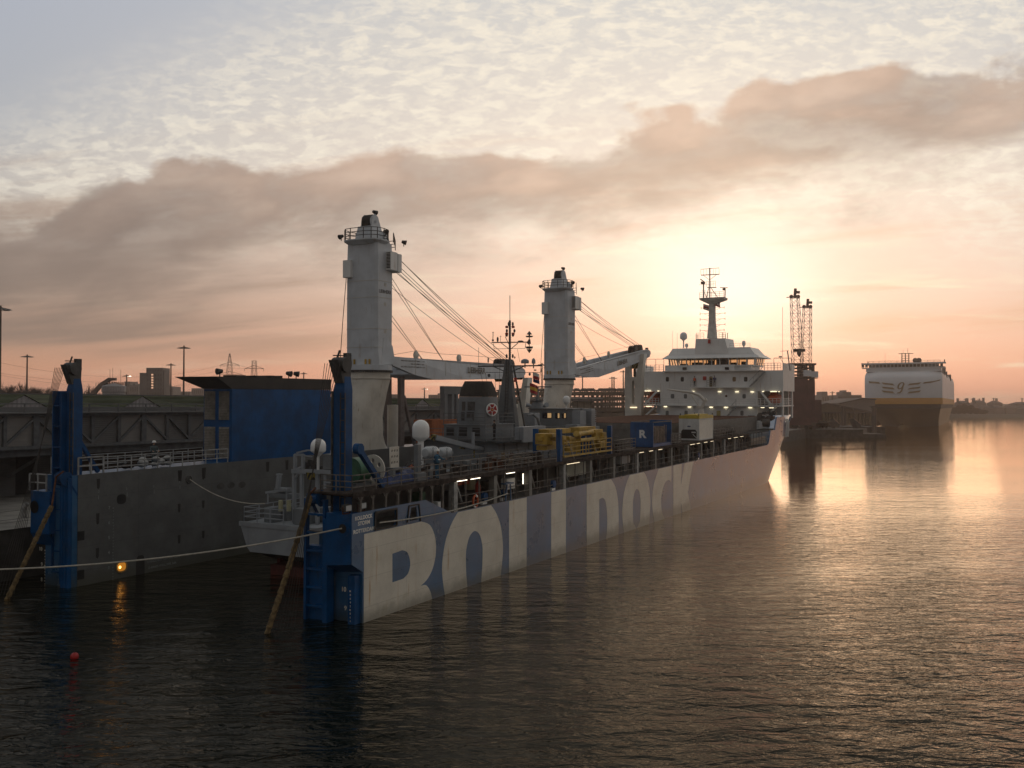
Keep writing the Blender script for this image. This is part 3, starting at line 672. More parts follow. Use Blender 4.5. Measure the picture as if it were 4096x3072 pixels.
walk = mb.build('upper_walkway', M['deck_rust'] if 'deck_rust' in M else M.setdefault('deck_rust', pmat('deck_rust', (.06, .048, .042), .92, spec=.1, var=.35, scale=2, fine=.4)), ship)
mb = MB(); mb.box(88, 112, .3, 3.2, 6.9, 7.0); mb.box(97, 112, .25, 25.1, 4.7, TOPW-.02); mb.build('fore_deck', M['deck_grey'], ship)
# railings along the top walk, in the runs the photo shows
runs = [((-.9, .05), (2.3, .05), .95), ((2.3, .05), (9.1, .05), 1.0), ((9.1, .05), (24.8, .05), 1.05), ((-.9, .05), (-.9, 2.2), .95), ((9.2, 2.9), (25, 2.9), 1.0), ((37, .05), (42.6, .05), 1.2), ((37.2, 2.6), (42.6, 2.6), 1.2), ((53.5, .05), (57.0, .05), 1.15), ((55, 2.6), (57, 2.6), 1.15), ((70.0, .05), (78, .05), 1.1), ((78, .05), (88, .05), 1.1), ((70.0, 2.7), (88, 2.7), 1.1)]
for a, b, h in runs:
    m3 = MB(); m3.rail([(*a, WALK), (*b, WALK)], h, .025, 3 if h > 1.1 else 2, 1.25); m3.build('railing', M['rail_grey'], ship)
mb = MB(); mb.rail([(26.05, .02, WALK+.38), (36.3, .02, WALK+.38)], 1.1, .03, 2, 1.25); mb.bar((26.05, 0, WALK+.4), (36.3, 0, WALK+.4), .14); mb.build('railing', M['yellow'], ship)
# port rails
mb = MB(); mb.rail([(-.5, 22.5, 7.05), (1.4, 22.5, 7.05)], 1.1, .045, 1, 1.0); mb.rail([(1.4, 22.5, 7.05), (12.6, 22.5, 7.05)], 1.05, .03, 2, 1.15); mb.build('railing', M['rail_light'], ship)
mb = MB(); mb.rail([(-.5, 25.2, 7.05), (12.6, 25.2, 7.05)], 1.05, .025, 2, 1.4); mb.rail([(-1.4, 24.4, 5.95), (-1.4, 26.1, 5.95)], 1.1, .04, 1, .8); mb.build('railing', M['rail_light'], ship)
mb = MB(); mb.rail([(45, 22.5, 7.05), (71, 22.5, 7.05)], 1.05, .03, 2, 1.4); mb.build('railing', M['rail_grey'], ship)
# tube lamps under the walk: short warm bars seen lit
for x0, y0, x1, y1, vv in [(1410, 462, 1525, 438, -.08), (1570, 432, 1680, 415, -.08), (1990, 373, 2088, 353, -.08)]:
    zG = zb(1350, 1750, 750/2212); p = sp(*zG(x0, y0), 1, vv); q = sp(*zG(x1, y1), 1, vv)
    m3 = MB(); m3.bar((p[0], vv-.02, 6.84), (q[0], vv-.02, 6.84), .035); m3.build('tube_lamp', M['lamp_white'], walk)
for a, b in [(26.5, 29.0), (43.4, 44.6), (46.2, 47.3), (49.0, 50.2), (60.0, 61.8), (62.6, 63.9), (65.6, 67.0), (68.4, 69.6), (76.6, 78.0), (79.6, 81.6), (83, 84.6)]:
    m3 = MB(); m3.bar((a, -.08, 6.82), (b, -.08, 6.82), .032); m3.build('tube_lamp', M['lamp_lit'], walk)
m3 = MB(); m3.bar((19.95, .5, 5.75), (19.95, .5, 6.55), .045); m3.build('tube_lamp', M['lamp_white'], walk)
# =================================================================== deck cranes (parts of the ship, with sub-parts)
def chrect(hu, hv, c, w, cx=0, cy=0):
    return [(cx-hu+c, cy-hv, w), (cx+hu-c, cy-hv, w), (cx+hu, cy-hv+c, w), (cx+hu, cy+hv-c, w), (cx+hu-c, cy+hv, w), (cx-hu+c, cy+hv, w), (cx-hu, cy+hv-c, w), (cx-hu, cy-hv+c, w)]
def super_ring(a, b, e, w, n=32, cx=0):
    out = []
    for i in range(n):
        t = 2*math.pi*(i+.5)/n; c, s = math.cos(t), math.sin(t)
        out.append((cx+a*math.copysign(abs(c)**(2/e), c), b*math.copysign(abs(s)**(2/e), s), w))
    return out
def deck_crane(u, v, yaw, pitch, base_w, tipcut=31.0):
    # pedestal: round collar narrowing to a long foot on the wing deck
    mb = MB()
    rings = [super_ring(2.9, 1.5, 5, base_w, cx=-1.2), super_ring(2.5, 1.5, 5, base_w+.55, cx=-1.3), super_ring(2.25, 1.5, 4.5, base_w+1.4, cx=-1.35), super_ring(2.1, 1.5, 4, 10.35, cx=-1.25), super_ring(2.0, 1.72, 3, 12.7, cx=-.55), super_ring(2.05, 2.03, 2.1, 14.25), super_ring(2.05, 2.05, 2, 14.95)]
    mb.loft(rings); ped = mb.build('crane_pedestal', M['pedestal'], ship, smooth=True); ped.location = (u, v, .351); ped.scale = (1, 1, .95)
    c = MB(); 
    c.lathe((0, 0, 0), [(2.12, 14.2), (2.16, 14.22), (2.16, 14.3), (2.12, 14.32)], 40)
    c.build('weld_band', M['pedestal'], ped)
    g = MB(); g.lathe((0, 0, 0), [(2.0, 14.93), (2.22, 14.94), (2.22, 15.08), (2.0, 15.1)], 40)
    for k in range(64):
        t = 2*math.pi*k/64; g.bar((2.25*math.cos(t), 2.25*math.sin(t), 14.86), (2.25*math.cos(t), 2.25*math.sin(t), 15.1), .07)
    g.build('slewing_ring', M['steel_dark'], ped)
    # slewing column
    mb = MB(); mb.lathe((0, 0, 0), [(2.0, 15.1), (2.24, 15.1), (2.24, 15.62), (2.05, 15.64)], 40)
    mb.loft([chrect(1.42, 1.92, .45, 15.62), chrect(1.40, 1.88, .3, 17.0), chrect(1.40, 1.87, .26, 20), chrect(1.40, 1.86, .24, 26.2), chrect(1.38, 1.80, .24, 28.2)])
    col = mb.build('crane_column', M['crane_grey'], ship, smooth=False, bevel=.02)
    col.location = (u, v, .385); col.scale = (1, 1, .948); col.rotation_euler = (0, 0, yaw)
    b = MB()
    for w in (19.3, 22.5, 24.2, 17.4): b.loft([chrect(1.425, 1.895, .25, w), chrect(1.425, 1.895, .25, w+.04)])
    b.build('weld_band', M['pedestal'], col)
    # access hatches and small plates on the starboard face
    for w in (23.7, 21.7, 18.9): 
        m3 = MB(); m3.box(-.16, -.08, -1.9, -1.82, w, w+.36); m3.box(.08, .16, -1.9, -1.82, w, w+.36); m3.bar((-.1, -1.87, w+.08), (.1, -1.87, w+.08), .05); m3.build('rung_bracket', M['pedestal'], col)
    for (uu, vv) in ((-1.5, -.9), (-1.5, .9)):
        m3 = MB(); m3.box(uu-.05, uu+.05, vv-.32, vv-.15, 15.7, 16.2); m3.box(uu-.05, uu+.05, vv+.15, vv+.32, 15.7, 16.2); m3.build('lug', M['yellow'], col)
    m3 = MB(); m3.loft([[(-.5, -1.9, 15.7), (.9, -2.1, 15.7), (1.35, -2.1, 16.2), (1.1, -2.0, 17.6), (.2, -1.92, 18.6), (-.3, -1.9, 18.4)], [(-.5, -1.7, 15.7), (.9, -1.7, 15.7), (1.35, -1.7, 16.2), (1.1, -1.7, 17.6), (.2, -1.7, 18.6), (-.3, -1.7, 18.4)]]); m3.build('jib_bracket', M['crane_grey'], col)
    text('LIEBHERR', .5, 'crane_lettering', M['black'], col, Matrix(((1, 0, 0, -1.0), (0, 0, 1, -1.875), (0, 1, 0, 22.98), (0, 0, 0, 1))), .012, fit=2.0)
    # machinery boxes near the top
    for bx_ in ((.1, 1.25, -2.45, -1.7, 25.4, 27.3), (1.27, 1.9, -2.5, -1.4, 25.3, 27.2), (-1.75, -1.28, 1.0, 1.95, 24.6, 26.4)): m3 = MB(); m3.box(*bx_); m3.build('machinery_box', M['white'], col, bevel=.03)
    m3 = MB()
    for k in range(11): m3.box(.06, .1, -2.38, -1.95, 25.6+k*.15, 25.68+k*.15)
    m3.build('cooling_grille', M['black'], col)
    m3 = MB(); m3.path([(-1.75, 1.5, 24.6), (-1.95, 1.75, 20), (-2.1, 2.0, 15.0)], .035, 5); m3.build('cable_drop', M['wire'], col)
    # head platform
    m3 = MB(); m3.loft([super_ring(1.25, 1.75, 3, 27.95, 24, -.35), super_ring(1.6, 2.15, 3, 28.3, 24, -.55), super_ring(1.6, 2.15, 3, 28.42, 24, -.55)]); 
    pl = m3.build('head_platform', M['crane_grey'], col)
    m3 = MB(); ring = super_ring(1.55, 2.1, 3, 28.4, 14, -.55); m3.rail(ring+[ring[0]], 1.15, .03, 2, 1.6); m3.rail([(1.0, -2.1, 28.35), (1.9, -1.7, 27.7), (1.9, 1.7, 27.7)], 1.0, .03, 2, 1.4); m3.build('head_railing', M['steel_dark'], col)
    m3 = MB(); m3.loft([chrect(1.0, 1.05, .1, 28.4, -.15), chrect(.85, .82, .1, 29.9, -.1)])
    m3.prism([(-.75, 29.7), (.75, 29.7), (1.1, 29.4), (.35, 31.0), (-.15, 31.25), (-.55, 30.9)], 1, -.72, -.64); m3.prism([(-.75, 29.7), (.75, 29.7), (1.1, 29.4), (.35, 31.0), (-.15, 31.25), (-.55, 30.9)], 1, .5, .58)
    m3.loft([chrect(.7, 1.2, .1, 27.9, 1.35), chrect(.5, 1.1, .2, 29.2, 1.2), chrect(.25, .9, .1, 29.6, 1.1)])
    m3.build('head_housing', M['crane_grey'], col)
    m3 = MB()
    for vv in (-.52, -.27, -.02, .23): m3.lathe((-.12, vv, 30.4), [(.01, 0), (.74, 0), (.80, .04), (.70, .08), (.80, .12), (.74, .16), (.01, .16)], 26, 'Y')
    m3.build('head_sheave', M['steel_dark'], col, True)
    m3 = MB(); m3.lathe((-.12, -.66, 30.4), [(.01, 0), (.70, 0), (.70, .05), (.01, .05)], 26, 'Y'); m3.lathe((-.12, -.72, 30.4), [(.01, 0), (.2, 0), (.2, .07), (.01, .07)], 12, 'Y'); m3.build('sheave_plate', M['crane_grey'], col, True)
    for p, d in [((-2.3, 1.7, 28.75), (-1, .3, -.5)), ((-.6, -2.3, 29.2), (-.4, -1, -.3)), ((2.5, -2.3, 28.6), (1, -1, -.3)), ((.35, -.3, 31.55), (1, -.2, -.2))]:
        floodlight(col, p, d, .42)
    # jib, built along +x from the column and tilted about its foot
    J = MB()
    prof = [(1.2, 0), (3.2, -.03), (26.5, -.03), (29.8, -.15), (31, -.55), (31.2, -1.0), (30.4, -1.55), (24.5, -1.8), (16, -2.05), (8.6, -2.18), (5.0, -1.75), (1.2, -.9)]
    for s in (-1, 1):
        pr2 = []
        J.loft([[(x, s*(1.95-.0*x) - (s*.55*max(0, (x-20))/11), z) for x, z in prof], [(x, s*1.55 - (s*.35*max(0, (x-20))/11), z) for x, z in prof]])
    for x in (7, 15, 23): J.cyl((x, -1.6, -.9), (x, 1.6, -.9), .28, n=12)
    J.add([(4.5, -1.6, -1.7), (8.6, -1.6, -2.1), (8.6, 1.6, -2.1), (4.5, 1.6, -1.7)], [(0, 1, 2, 3)])
    J.box(29.2, 30.9, -1.2, 1.2, -1.2, -.9); J.box(30.6, 31.3, -.5, .5, -.95, -.35)
    jib = J.build('jib', M['crane_grey'], ship, bevel=.02)
    jm = Matrix.Translation((u, v, 16.1))@Matrix.Rotation(yaw, 4, 'Z')@Matrix.Translation((1.2, 0, 0))@Matrix.Rotation(-pitch, 4, 'Y')@Matrix.Translation((-1.2, 0, 0))
    jib.matrix_local = jm
    text('LIEBHERR', .95, 'jib_lettering', M['jib_letter'], jib, Matrix(((1, 0, 0, 15.7), (0, 0, 1, -1.965), (0, 1, 0, -1.30), (0, 0, 0, 1))), .02, fit=4.0)
    for k, s_ in enumerate(['MAIN HOIST 2 FALL: SWL 350 TONNES  5 - 14 M', 'SWL 270 TONNES  5 - 20 M', 'AUX. HOIST 2 FALL: SWL 40 TONNES  4.4 - 32 M']):
        text(s_, .20, 'load_plate', M['jib_letter'], jib, Matrix(((1, 0, 0, 2.6+(1.8 if k == 1 else 0)), (0, 0, 1, -1.965), (0, 1, 0, -.42-.30*k), (0, 0, 0, 1))), .0)
    for x in (5.2, 11.0, 16.2): m3 = MB(); m3.box(x, x+.05, -1.975, -1.95, -1.75, -.06); m3.build('panel_seam', M['pedestal'], jib)
    for x in (8.2, 17.0):
        m3 = MB(); m3.lathe((x, -.08, .42), [(.01, 0), (.42, 0), (.46, .03), (.40, .08), (.46, .13), (.42, .16), (.01, .16)], 18, 'Y'); m3.box(x-.12, x+.12, -.14, .14, -.1, .4); m3.build('guide_sheave', M['pedestal'], jib, True)
    for x in (26.9, 29.0):
        m3 = MB()
        for q in (-.6, -.25, .1, .45): m3.lathe((x, q, .0), [(.01, 0), (.68, 0), (.74, .05), (.64, .1), (.74, .15), (.68, .2), (.01, .2)], 20, 'Y')
        m3.build('tip_sheave', M['steel_dark'], jib, True)
    # ropes in the column frame
    def jp(x, y, z): return jm@Vector((x, y, z))
    def cp(x, y, z): z = z*.948+.385; return Matrix.Translation((u, v, 0))@Matrix.Rotation(yaw, 4, 'Z')@Vector((x, y, z))
    R = MB()
    def rope(p, q, r=.028, sag=.0):
        pts = [Vector(p).lerp(Vector(q), t/8) for t in range(9)]
        for i, a in enumerate(pts): a.z -= sag*4*(i/8)*(1-i/8)
        R.path(pts, r, 5)
    for q, (a, b, z) in enumerate([(1.9, -.9, 28.0), (1.9, -.45, 28.3), (1.9, .1, 27.6), (1.9, .5, 27.2), (1.9, .9, 27.9), (1.9, -.7, 27.3)]): rope(cp(a, b, z), jp(26.9+2.1*(q % 2), -.5+.2*q, .7), .032, .25)
    rope(cp(.3, 0, 30.9), cp(1.9, .1, 28.9), .035)
    for (yy, z, x) in [(-1.2, 25.4, 10.4), (-1.0, 25.0, 10.7), (.6, 23.7, 9.2), (.9, 23.2, 9.6)]: rope(cp(1.4, yy, z), jp(x+1.3, yy, -.03), .028)
    rope(cp(1.4, 0, 25.0), jp(27.5, 1.0, .3), .026, .35)
    rope(cp(1.4, 0, 16.5), jp(8.2, 0, .9), .02); rope(jp(8.2, 0, .9), jp(17.0, 0, .85), .02, .1); rope(jp(17, 0, .85), jp(26.9, 0, .8), .02)
    R.build('hoist_ropes', M['wire'], ship)
    return jm, jib, cp
M['jib_letter'] = pmat('jib_letter', (.10, .075, .045), .6)
CR1 = deck_crane(32.75, 24.0, 0.0, 0.0, 7.02)
CR2 = deck_crane(77.2, 24.0, math.radians(-2.6), math.radians(8.4), 7.02)
def striped(name, par, rings, n=10):
    m3 = MB(); m3.loft(rings); return m3.build(name, M['hazard'], par, smooth=True)
def hazard_mat():
    m = bpy.data.materials.new('hazard_stripe'); m.use_nodes = True; t = NT(m.node_tree); b = t.n['Principled BSDF']
    tc = t.new('ShaderNodeTexCoord'); s = t.new('ShaderNodeSeparateXYZ'); t.l.new(tc.outputs['Object'], s.inputs[0])
    q = t.m('ADD', t.m('ADD', s.outputs[0], s.outputs[1]), s.outputs[2]); k = t.m('GREATER_THAN', t.m('FRACT', t.m('MULTIPLY', q, 2.6)), .5)
    t.put(b.inputs['Base Color'], t.mix(k, (.015, .015, .012), (.22, .17, .03))); b.inputs['Roughness'].default_value = .7
    return m
M['hazard'] = hazard_mat()
def hook(jm, x, y, drop, par, size=1.0, hookon=True):
    p = jm@Vector((x, y, -.9)); q = p-Vector((0, 0, drop))
    m3 = MB()
    for a in (-.35, .35): m3.cyl(p+Vector((0, a, 0)), q+Vector((0, a, 1.0)), .035, n=5)
    m3.build('hook_rope', M['wire'], par)
    m3 = MB(); m3.loft([super_ring(.15*size, .5*size, 3, 0, 16), super_ring(.32*size, .72*size, 3, .45*size, 16), super_ring(.36*size, .8*size, 3, 1.5*size, 16), super_ring(.3*size, .7*size, 3, 1.95*size, 16)])
    b = m3.build('hook_block', M['hazard'], par, True); b.location = q
    if hookon:
        m3 = MB(); m3.path([(0, 0, 0), (0, 0, -1.2), (0, -.12, -1.5), (0, .0, -1.95), (0, .3, -2.2), (0, .62, -2.05), (0, .72, -1.75)], [.2, .24, .2, .2, .19, .14, .05], 10)
        m3.path([(0, 0, -1.3), (0, -.1, -1.95), (0, -.3, -2.2), (0, -.62, -2.05), (0, -.72, -1.75)], [.15, .2, .19, .14, .05], 10); h = m3.build('lifting_hook', M['black'], b, True)
hook(CR1[0], 27.4, .4, 1.2, ship, 1.0, False)
hook(CR1[0], 31.0, -.6, .9, ship, .7, False)
hook(CR2[0], 27.2, -.1, 2.2, ship, .95, True)
p = CR2[0]@Vector((31.3, -.3, -.5)); m3 = MB(); m3.bar(p, p+Vector((.9, -.2, .1)), .12); m3.box(p.x+.4, p.x+.9, p.y-.3, p.y+.1, p.z+.2, p.z+.5); m3.cyl(p+Vector((.6, -.1, -.1)), p+Vector((.6, -.1, -3.0)), .04, n=5); m3.cyl(p+Vector((.6, -.1, -.6)), p+Vector((.6, -.1, -1.3)), .1, n=8); m3.build('aux_hook', M['steel_dark'], ship)
p = CR1[0]@Vector((31.3, -.3, -.5)); m3 = MB(); m3.loft([[(p.x-.3, p.y-.3, p.z+.2), (p.x+1.4, p.y-.2, p.z-.1), (p.x+1.5, p.y-.2, p.z-.6), (p.x+.2, p.y-.3, p.z-.9)], [(p.x-.3, p.y+.3, p.z+.2), (p.x+1.4, p.y+.2, p.z-.1), (p.x+1.5, p.y+.2, p.z-.6), (p.x+.2, p.y+.3, p.z-.9)]]); m3.cyl(p+Vector((1.4, 0, -.3)), p+Vector((1.4, 0, -2.6)), .05, n=6); m3.cyl(p+Vector((1.4, 0, -.6)), p+Vector((1.4, 0, -1.6)), .12, n=8); m3.build('aux_hook', M['crane_grey'], ship)
# jib rests
def crane_rest(u, va, vb, wb, wt, slot, top):
    # side view in (v, w): leg pair with tall slot; plate 1.2 m deep along u
    o = [(va, wb), (vb, wb), (vb+.08, wb+3.2), (vb-.0, wb+5.5), (vb+top, wt), (vb+top-.05, wt+.5), (va-.35, wt+1.0), (va-.55, wt+.9), (va-.1, wt-2.5), (va-.02, wb+3)]
    o = [(va, wb), (vb, wb), (vb+.15, wt-4.2), (vb+.0, wt), (vb-.62, wt), (vb-.78, wt-2.9), (va+.92, wt-2.9), (va+.1, wt+.9), (va-.55, wt+.9), (va-.1, wt-3.0)]
    vm = (va+vb)/2
    hole = smooth_loop([(vm-.22, wb+4.2), (vm-.22, wt-3.9), (vm, wt-3.5), (vm+.22, wt-3.9), (vm+.22, wb+4.2), (vm, wb+3.9)], 3)
    h2 = [(vm-.1, wb+.1), (vm-.45, wb+.1), (vm-.45, wb+1.0), (vm-.28, wb+1.25), (vm-.1, wb+1.0)]
    Mx = Matrix(((0, 0, 1, u), (1, 0, 0, 0), (0, 1, 0, 0), (0, 0, 0, 1)))
    return flat([o, hole, h2], 'jib_rest', M['rest_white'], ship, Mx, .62)
M['rest_white'] = pmat('rest_white', (.60, .57, .50), .5, streak=.9, scol=(.30, .19, .09), var=.08, scale=.6)
r2_ = crane_rest(103.3, 21.0, 23.75, 7.0, 18.3, None, .0)
r1_ = crane_rest(62.0, 21.55, 25.05, 7.0, 13.6, None, .0)
m3 = MB(); p = sp(2450+195*.3616, 1300+912*.3616, 0, 102.6); q = sp(2450+268*.3616, 1300+912*.3616, 0, 102.6); m3.bar(p, q, .12); m3.build('tube_lamp', M['lamp_lit'], r2_)
# =================================================================== accommodation block
zJ = zb(2450, 1300, 750/2074); zK = zb(2700, 1050, 600/2212)
def pj(x, y, u=112.0): return sp(*zJ(x, y), 0, u)
def pk(x, y, u=118.0): return sp(*zK(x, y), 0, u)
mb = MB()
mb.box(112, 121, 4.15, 20.85, TOPW-.02, 13.1)                      # inner house
mb.box(112, 121.5, .02, B-.02, 13.1, 16.52)                          # full width upper block
mb.box(111.96, 112.5, .02, .28, 8.6, 13.1); mb.box(111.96, 112.5, B-.3, B-.02, 7, 13.1)
mb.box(120.8, 121.2, .9, B-.9, 9, 13.1)
mb.box(111.3, 121, .05, 4.15, 10.58, 10.78); mb.box(111.3, 112.0, 4.15, 24.6, 10.58, 10.76); mb.box(111.3, 121, 20.85, B-.05, 10.58, 10.78)
mb.box(119.6, 120.2, .02, .3, 8.6, 13.1)
mb.box(112, 121.5, .0, .12, 16.4, 17.7); mb.box(112, 121.5, B-.12, B, 16.4, 17.7)
hs = mb.build('deckhouse', M['white'], ship)
mb = MB(); mb.box(111.1, 112, 5.1, 15.2, 13.66, 13.84); mb.box(111.4, 112, 8.0, 20.2, 16.42, 16.58); mb.box(111.2, 112, 3.2, 8.0, 16.44, 16.56); mb.build('balcony', M['white'], hs)
m3 = MB(); m3.box(112.02, 112.1, 8, 20, 16.58, 17.55); m3.build('screen_band', M['white'], hs)
m3 = MB(); m3.rail([(111.15, 11.0, 13.84), (111.15, 12.4, 13.84)], 1.05, .03, 2, .45); m3.rail([(111.15, 14.2, 13.84), (111.15, 15.2, 13.84)], 1.0, .02, 2, 1.0); m3.build('railing', M['rail_light'], hs)
m3 = MB(); m3.rail([(111.4, .3, 10.78), (111.4, 4.15, 10.78)], 1.1, .035, 2, .6); m3.rail([(111.4, 20.9, 10.78), (111.4, 25, 10.78)], 1.1, .035, 2, .6); m3.rail([(112.2, .1, 10.78), (119, .1, 10.78)], 1.1, .03, 2, 1.4); m3.build('railing', M['white'], hs)
m3 = MB(); m3.rail([(111.4, 4.4, 10.78), (111.4, 20.6, 10.78)], 1.0, .012, 2, 3); m3.build('railing', M['rail_light'], hs)
m3 = MB(); m3.rail([(112.1, 20.3, 16.55), (112.1, 25, 16.55)], 1.1, .03, 2, .8); m3.rail([(112.1, .4, 16.55), (112.1, 4.6, 16.55)], 1.15, .03, 2, .5); m3.build('railing', M['white'], hs)
m3 = MB(); a, b_, = pj(375, 378, 113), pj(568, 378, 113); m3.bar(a, b_, .07); m3.bar(b_, (b_[0], b_[1], 16.5), .06); m3.bar((a[0], 22, a[2]), (a[0], 22, 16.5), .06); m3.build('awning_frame', M['rail_light'], hs); m3 = MB()
a, b_ = pj(1785, 366, 114), pj(1975, 366, 114); m3.bar(a, b_, .09); m3.bar(a, (a[0], a[1], 16.5), .07); m3.bar(b_, (b_[0], b_[1], 16.5), .07); m3.bar((a[0], a[1]-1.0, a[2]), (a[0], a[1]-2.0, 17.0), .06); m3.bar((a[0], a[1]-2.2, a[2]+1.2), (a[0], a[1]-2.6, 16.5), .16); m3.bar((a[0], a[1]-1.0, a[2]+1.1), (a[0], a[1]-2.4, a[2]+1.2), .06); m3.cyl((a[0], a[1]-.8, a[2]+.2), (a[0], a[1]-1.3, a[2]+.2), .12); m3.build('awning_frame', M['rail_light'], hs)
# stairs
def stair(p, q, name='stair'):
    m3 = MB(); p, q = Vector(p), Vector(q)
    for s in (-.02, .0): m3.bar(p+Vector((s*20, 0, 0)), q+Vector((s*20, 0, 0)), .05, .22)
    m3.bar(p+Vector((-.4, 0, 1)), q+Vector((-.4, 0, 1)), .05)
    for i in range(12):
        c = p.lerp(q, (i+.5)/12); m3.box(c.x-.42, c.x, c.y-.12, c.y+.12, c.z-.015, c.z+.015)
        if i % 4 == 0: m3.bar(c+Vector((-.4, 0, 0)), c+Vector((-.4, 0, 1)), .04)
    m3.build(name, M['rail_light'], hs)
stair(pj(1690, 512, 111.6), pj(1515, 690, 111.6)); stair(pj(1378, 895, 111.4), pj(1272, 1010, 111.4))
# windows: frame with a dark pane
def jwin(x0, x1, y0, y1, pane='window_dark', name='window', u=112.0):
    a = pj(x0, y0, u); b_ = pj(x1, y1, u); v0, v1, w0, w1 = a[1], b_[1], b_[2], a[2]
    lp = rr(-abs(v0-v1)/2, abs(v0-v1)/2, -(w1-w0)/2, (w1-w0)/2, .12); Mx = on_aft((v0+v1)/2, (w0+w1)/2, u-.012)
    o = flat([[(p[0]*1.16, p[1]*1.1) for p in lp], lp], name, M['white'], hs, Mx, .02)
    flat([lp], 'pane', M[pane], o, Mx@Matrix.Translation((0, 0, .004)), .003); return o
for x0, x1 in [(590, 625), (755, 790), (1455, 1493)]: jwin(x0, x1, 575, 625)
jwin(1328, 1365, 575, 625, 'painted_lit_pane' if 'painted_lit_pane' in M else M.setdefault('painted_lit_pane', pmat('painted_lit_pane', (.20, .13, .06), .3)) and 'painted_lit_pane')  # window lit from inside: the light is put into the warm pane colour
for x0, x1 in [(645, 683), (790, 825), (1438, 1475)]: jwin(x0, x1, 764, 812, 'pale_pane' if 'pale_pane' in M else M.setdefault('pale_pane', pmat('pale_pane', (.18, .19, .19), .2)) and 'pale_pane')
for x0, x1 in [(588, 622), (797, 832), (1415, 1450)]: jwin(x0, x1, 948, 1002, 'pale_pane')
def jdoor(x0, x1, y0, y1, mat):
    a = pj(x0, y0); b_ = pj(x1, y1); m3 = MB(); m3.box(111.95, 112, a[1], b_[1], b_[2], a[2]); o = m3.build('door', mat, hs, bevel=.01); return o
jdoor(1245, 1278, 752, 872, M['white_clean']); jdoor(1152, 1196, 948, 1005, M['yellow_door_lit_doorway'] if 'yellow_door_lit_doorway' in M else M.setdefault('yellow_door_lit_doorway', pmat('yellow_door_lit_doorway', (.42, .33, .12), .5)))
jdoor(1070, 1108, 572, 684, M['yellow_door_lit_doorway'])  # open lit doorway: its light is put into the yellow door colour
a = pj(1259, 785); m3 = MB(); m3.lathe((111.93, a[1], a[2]), [(.01, 0), (.2, 0), (.2, .02)], 14, 'X'); m3.build('door_sign', M['rust'], hs)
for (x0, x1, y0, y1) in [(1003, 1037, 568, 610), (1058, 1084, 160, 204)]:
    a = pj(x0, y0, 111.9 if y0 > 300 else 112.8); b_ = pj(x1, y1, 111.9 if y0 > 300 else 112.8); m3 = MB(); m3.box(a[0]-.2, a[0]+.1, a[1], b_[1], b_[2], a[2]); m3.build('fire_box', M['red'], hs, bevel=.02)
for (x, y) in [(797, 482), (1265, 480)]:
    a = pj(x, y, 111.8); m3 = MB(); m3.box(a[0]-.15, a[0]+.2, a[1]-.32, a[1]+.32, a[2]-.22, a[2]+.22); m3.build('searchlight', M['black'], hs, bevel=.03)
# strip lamps
for x0, x1, y in [(357, 425, 730), (497, 515, 731), (870, 905, 738), (1167, 1203, 738), (1358, 1395, 739), (1527, 1563, 740), (1655, 1675, 737), (1745, 1820, 737), (1835, 1850, 738), (367, 435, 899), (568, 602, 903), (833, 868, 907), (1072, 1108, 910), (1235, 1272, 912), (1503, 1542, 915), (1640, 1680, 914), (1732, 1810, 916)]:
    a = pj(x0, y, 111.85); b_ = pj(x1, y, 111.85); m3 = MB(); m3.box(111.80, 111.9, a[1], b_[1], a[2]-.035, a[2]+.035); m3.build('strip_lamp', M['strip_lit'] if 'strip_lit' in M else M.setdefault('strip_lit', pmat('strip_lit', (.9, .9, .8), .5, emit=((1, .85, .55), 2.6))), hs)
# ---- wheelhouse, hollow with posts and panes on every side
mb = MB()
bv0, bv1 = 4.9, 19.6; U0, U1 = 113.2, 120.5; zs0, zs1 = 17.55, 18.75
mb.box(U0+.3, U1-.3, bv0+.7, bv1-.7, 16.5, zs0-.15); mb.box(U0, U1, bv0+.2, bv1-.2, zs0-.2, zs0)
mb.add([(U0-1.0, bv0-1.1, zs1-.05), (U1+.9, bv0-1.1, zs1-.05), (U1+.9, bv1+1.0, zs1-.05), (U0-1.0, bv1+1.0, zs1-.05), (U0-.35, bv0-.25, zs1+.55), (U1+.3, bv0-.25, zs1+.55), (U1+.3, bv1+.25, zs1+.55), (U0-.35, bv1+.25, zs1+.55)], [(0, 1, 2, 3), (0, 1, 5, 4), (1, 2, 6, 5), (2, 3, 7, 6), (3, 0, 4, 7), (4, 5, 6, 7)])
mb.add([(U0-.35, bv0-.1, zs1+.57), (U1, bv0-.1, zs1+.57), (U1, bv1+.1, zs1+.57), (U0-.35, bv1+.1, zs1+.57), (U0+.3, bv0+.9, zs1+1.75), (U1-.6, bv0+.9, zs1+1.75), (U1-.6, bv1-.5, zs1+1.75), (U0+.3, bv1-.5, zs1+1.75)], [(0, 1, 5, 4), (1, 2, 6, 5), (2, 3, 7, 6), (3, 0, 4, 7), (4, 5, 6, 7)])
wh = mb.build('wheelhouse', M['white'], ship)
xs = [625, 725, 818, 909, 1001, 1094, 1186, 1284, 1378, 1482]
vvs = [pj(x, 400, U0)[1] for x in xs]
fr = MB()
for i, vv in enumerate(vvs):
    fr.bar((U0+.15, vv, zs0), (U0, vv, zs1), .17); fr.bar((U1-.15, vv, zs0), (U1, vv, zs1), .17)
for uu in np.linspace(U0, U1, 6)[1:-1]:
    fr.bar((uu, bv0+.2, zs0), (uu, bv0-.1, zs1), .15); fr.bar((uu, bv1-.2, zs0), (uu, bv1+.1, zs1), .15)
fr.bar((U0+.1, bv0, zs0), (U0, bv0-.1, zs1), .3); fr.bar((U0+.1, bv1-.1, zs0), (U0, bv1, zs1), .2)
fr.build('window_posts', M['white'], wh)
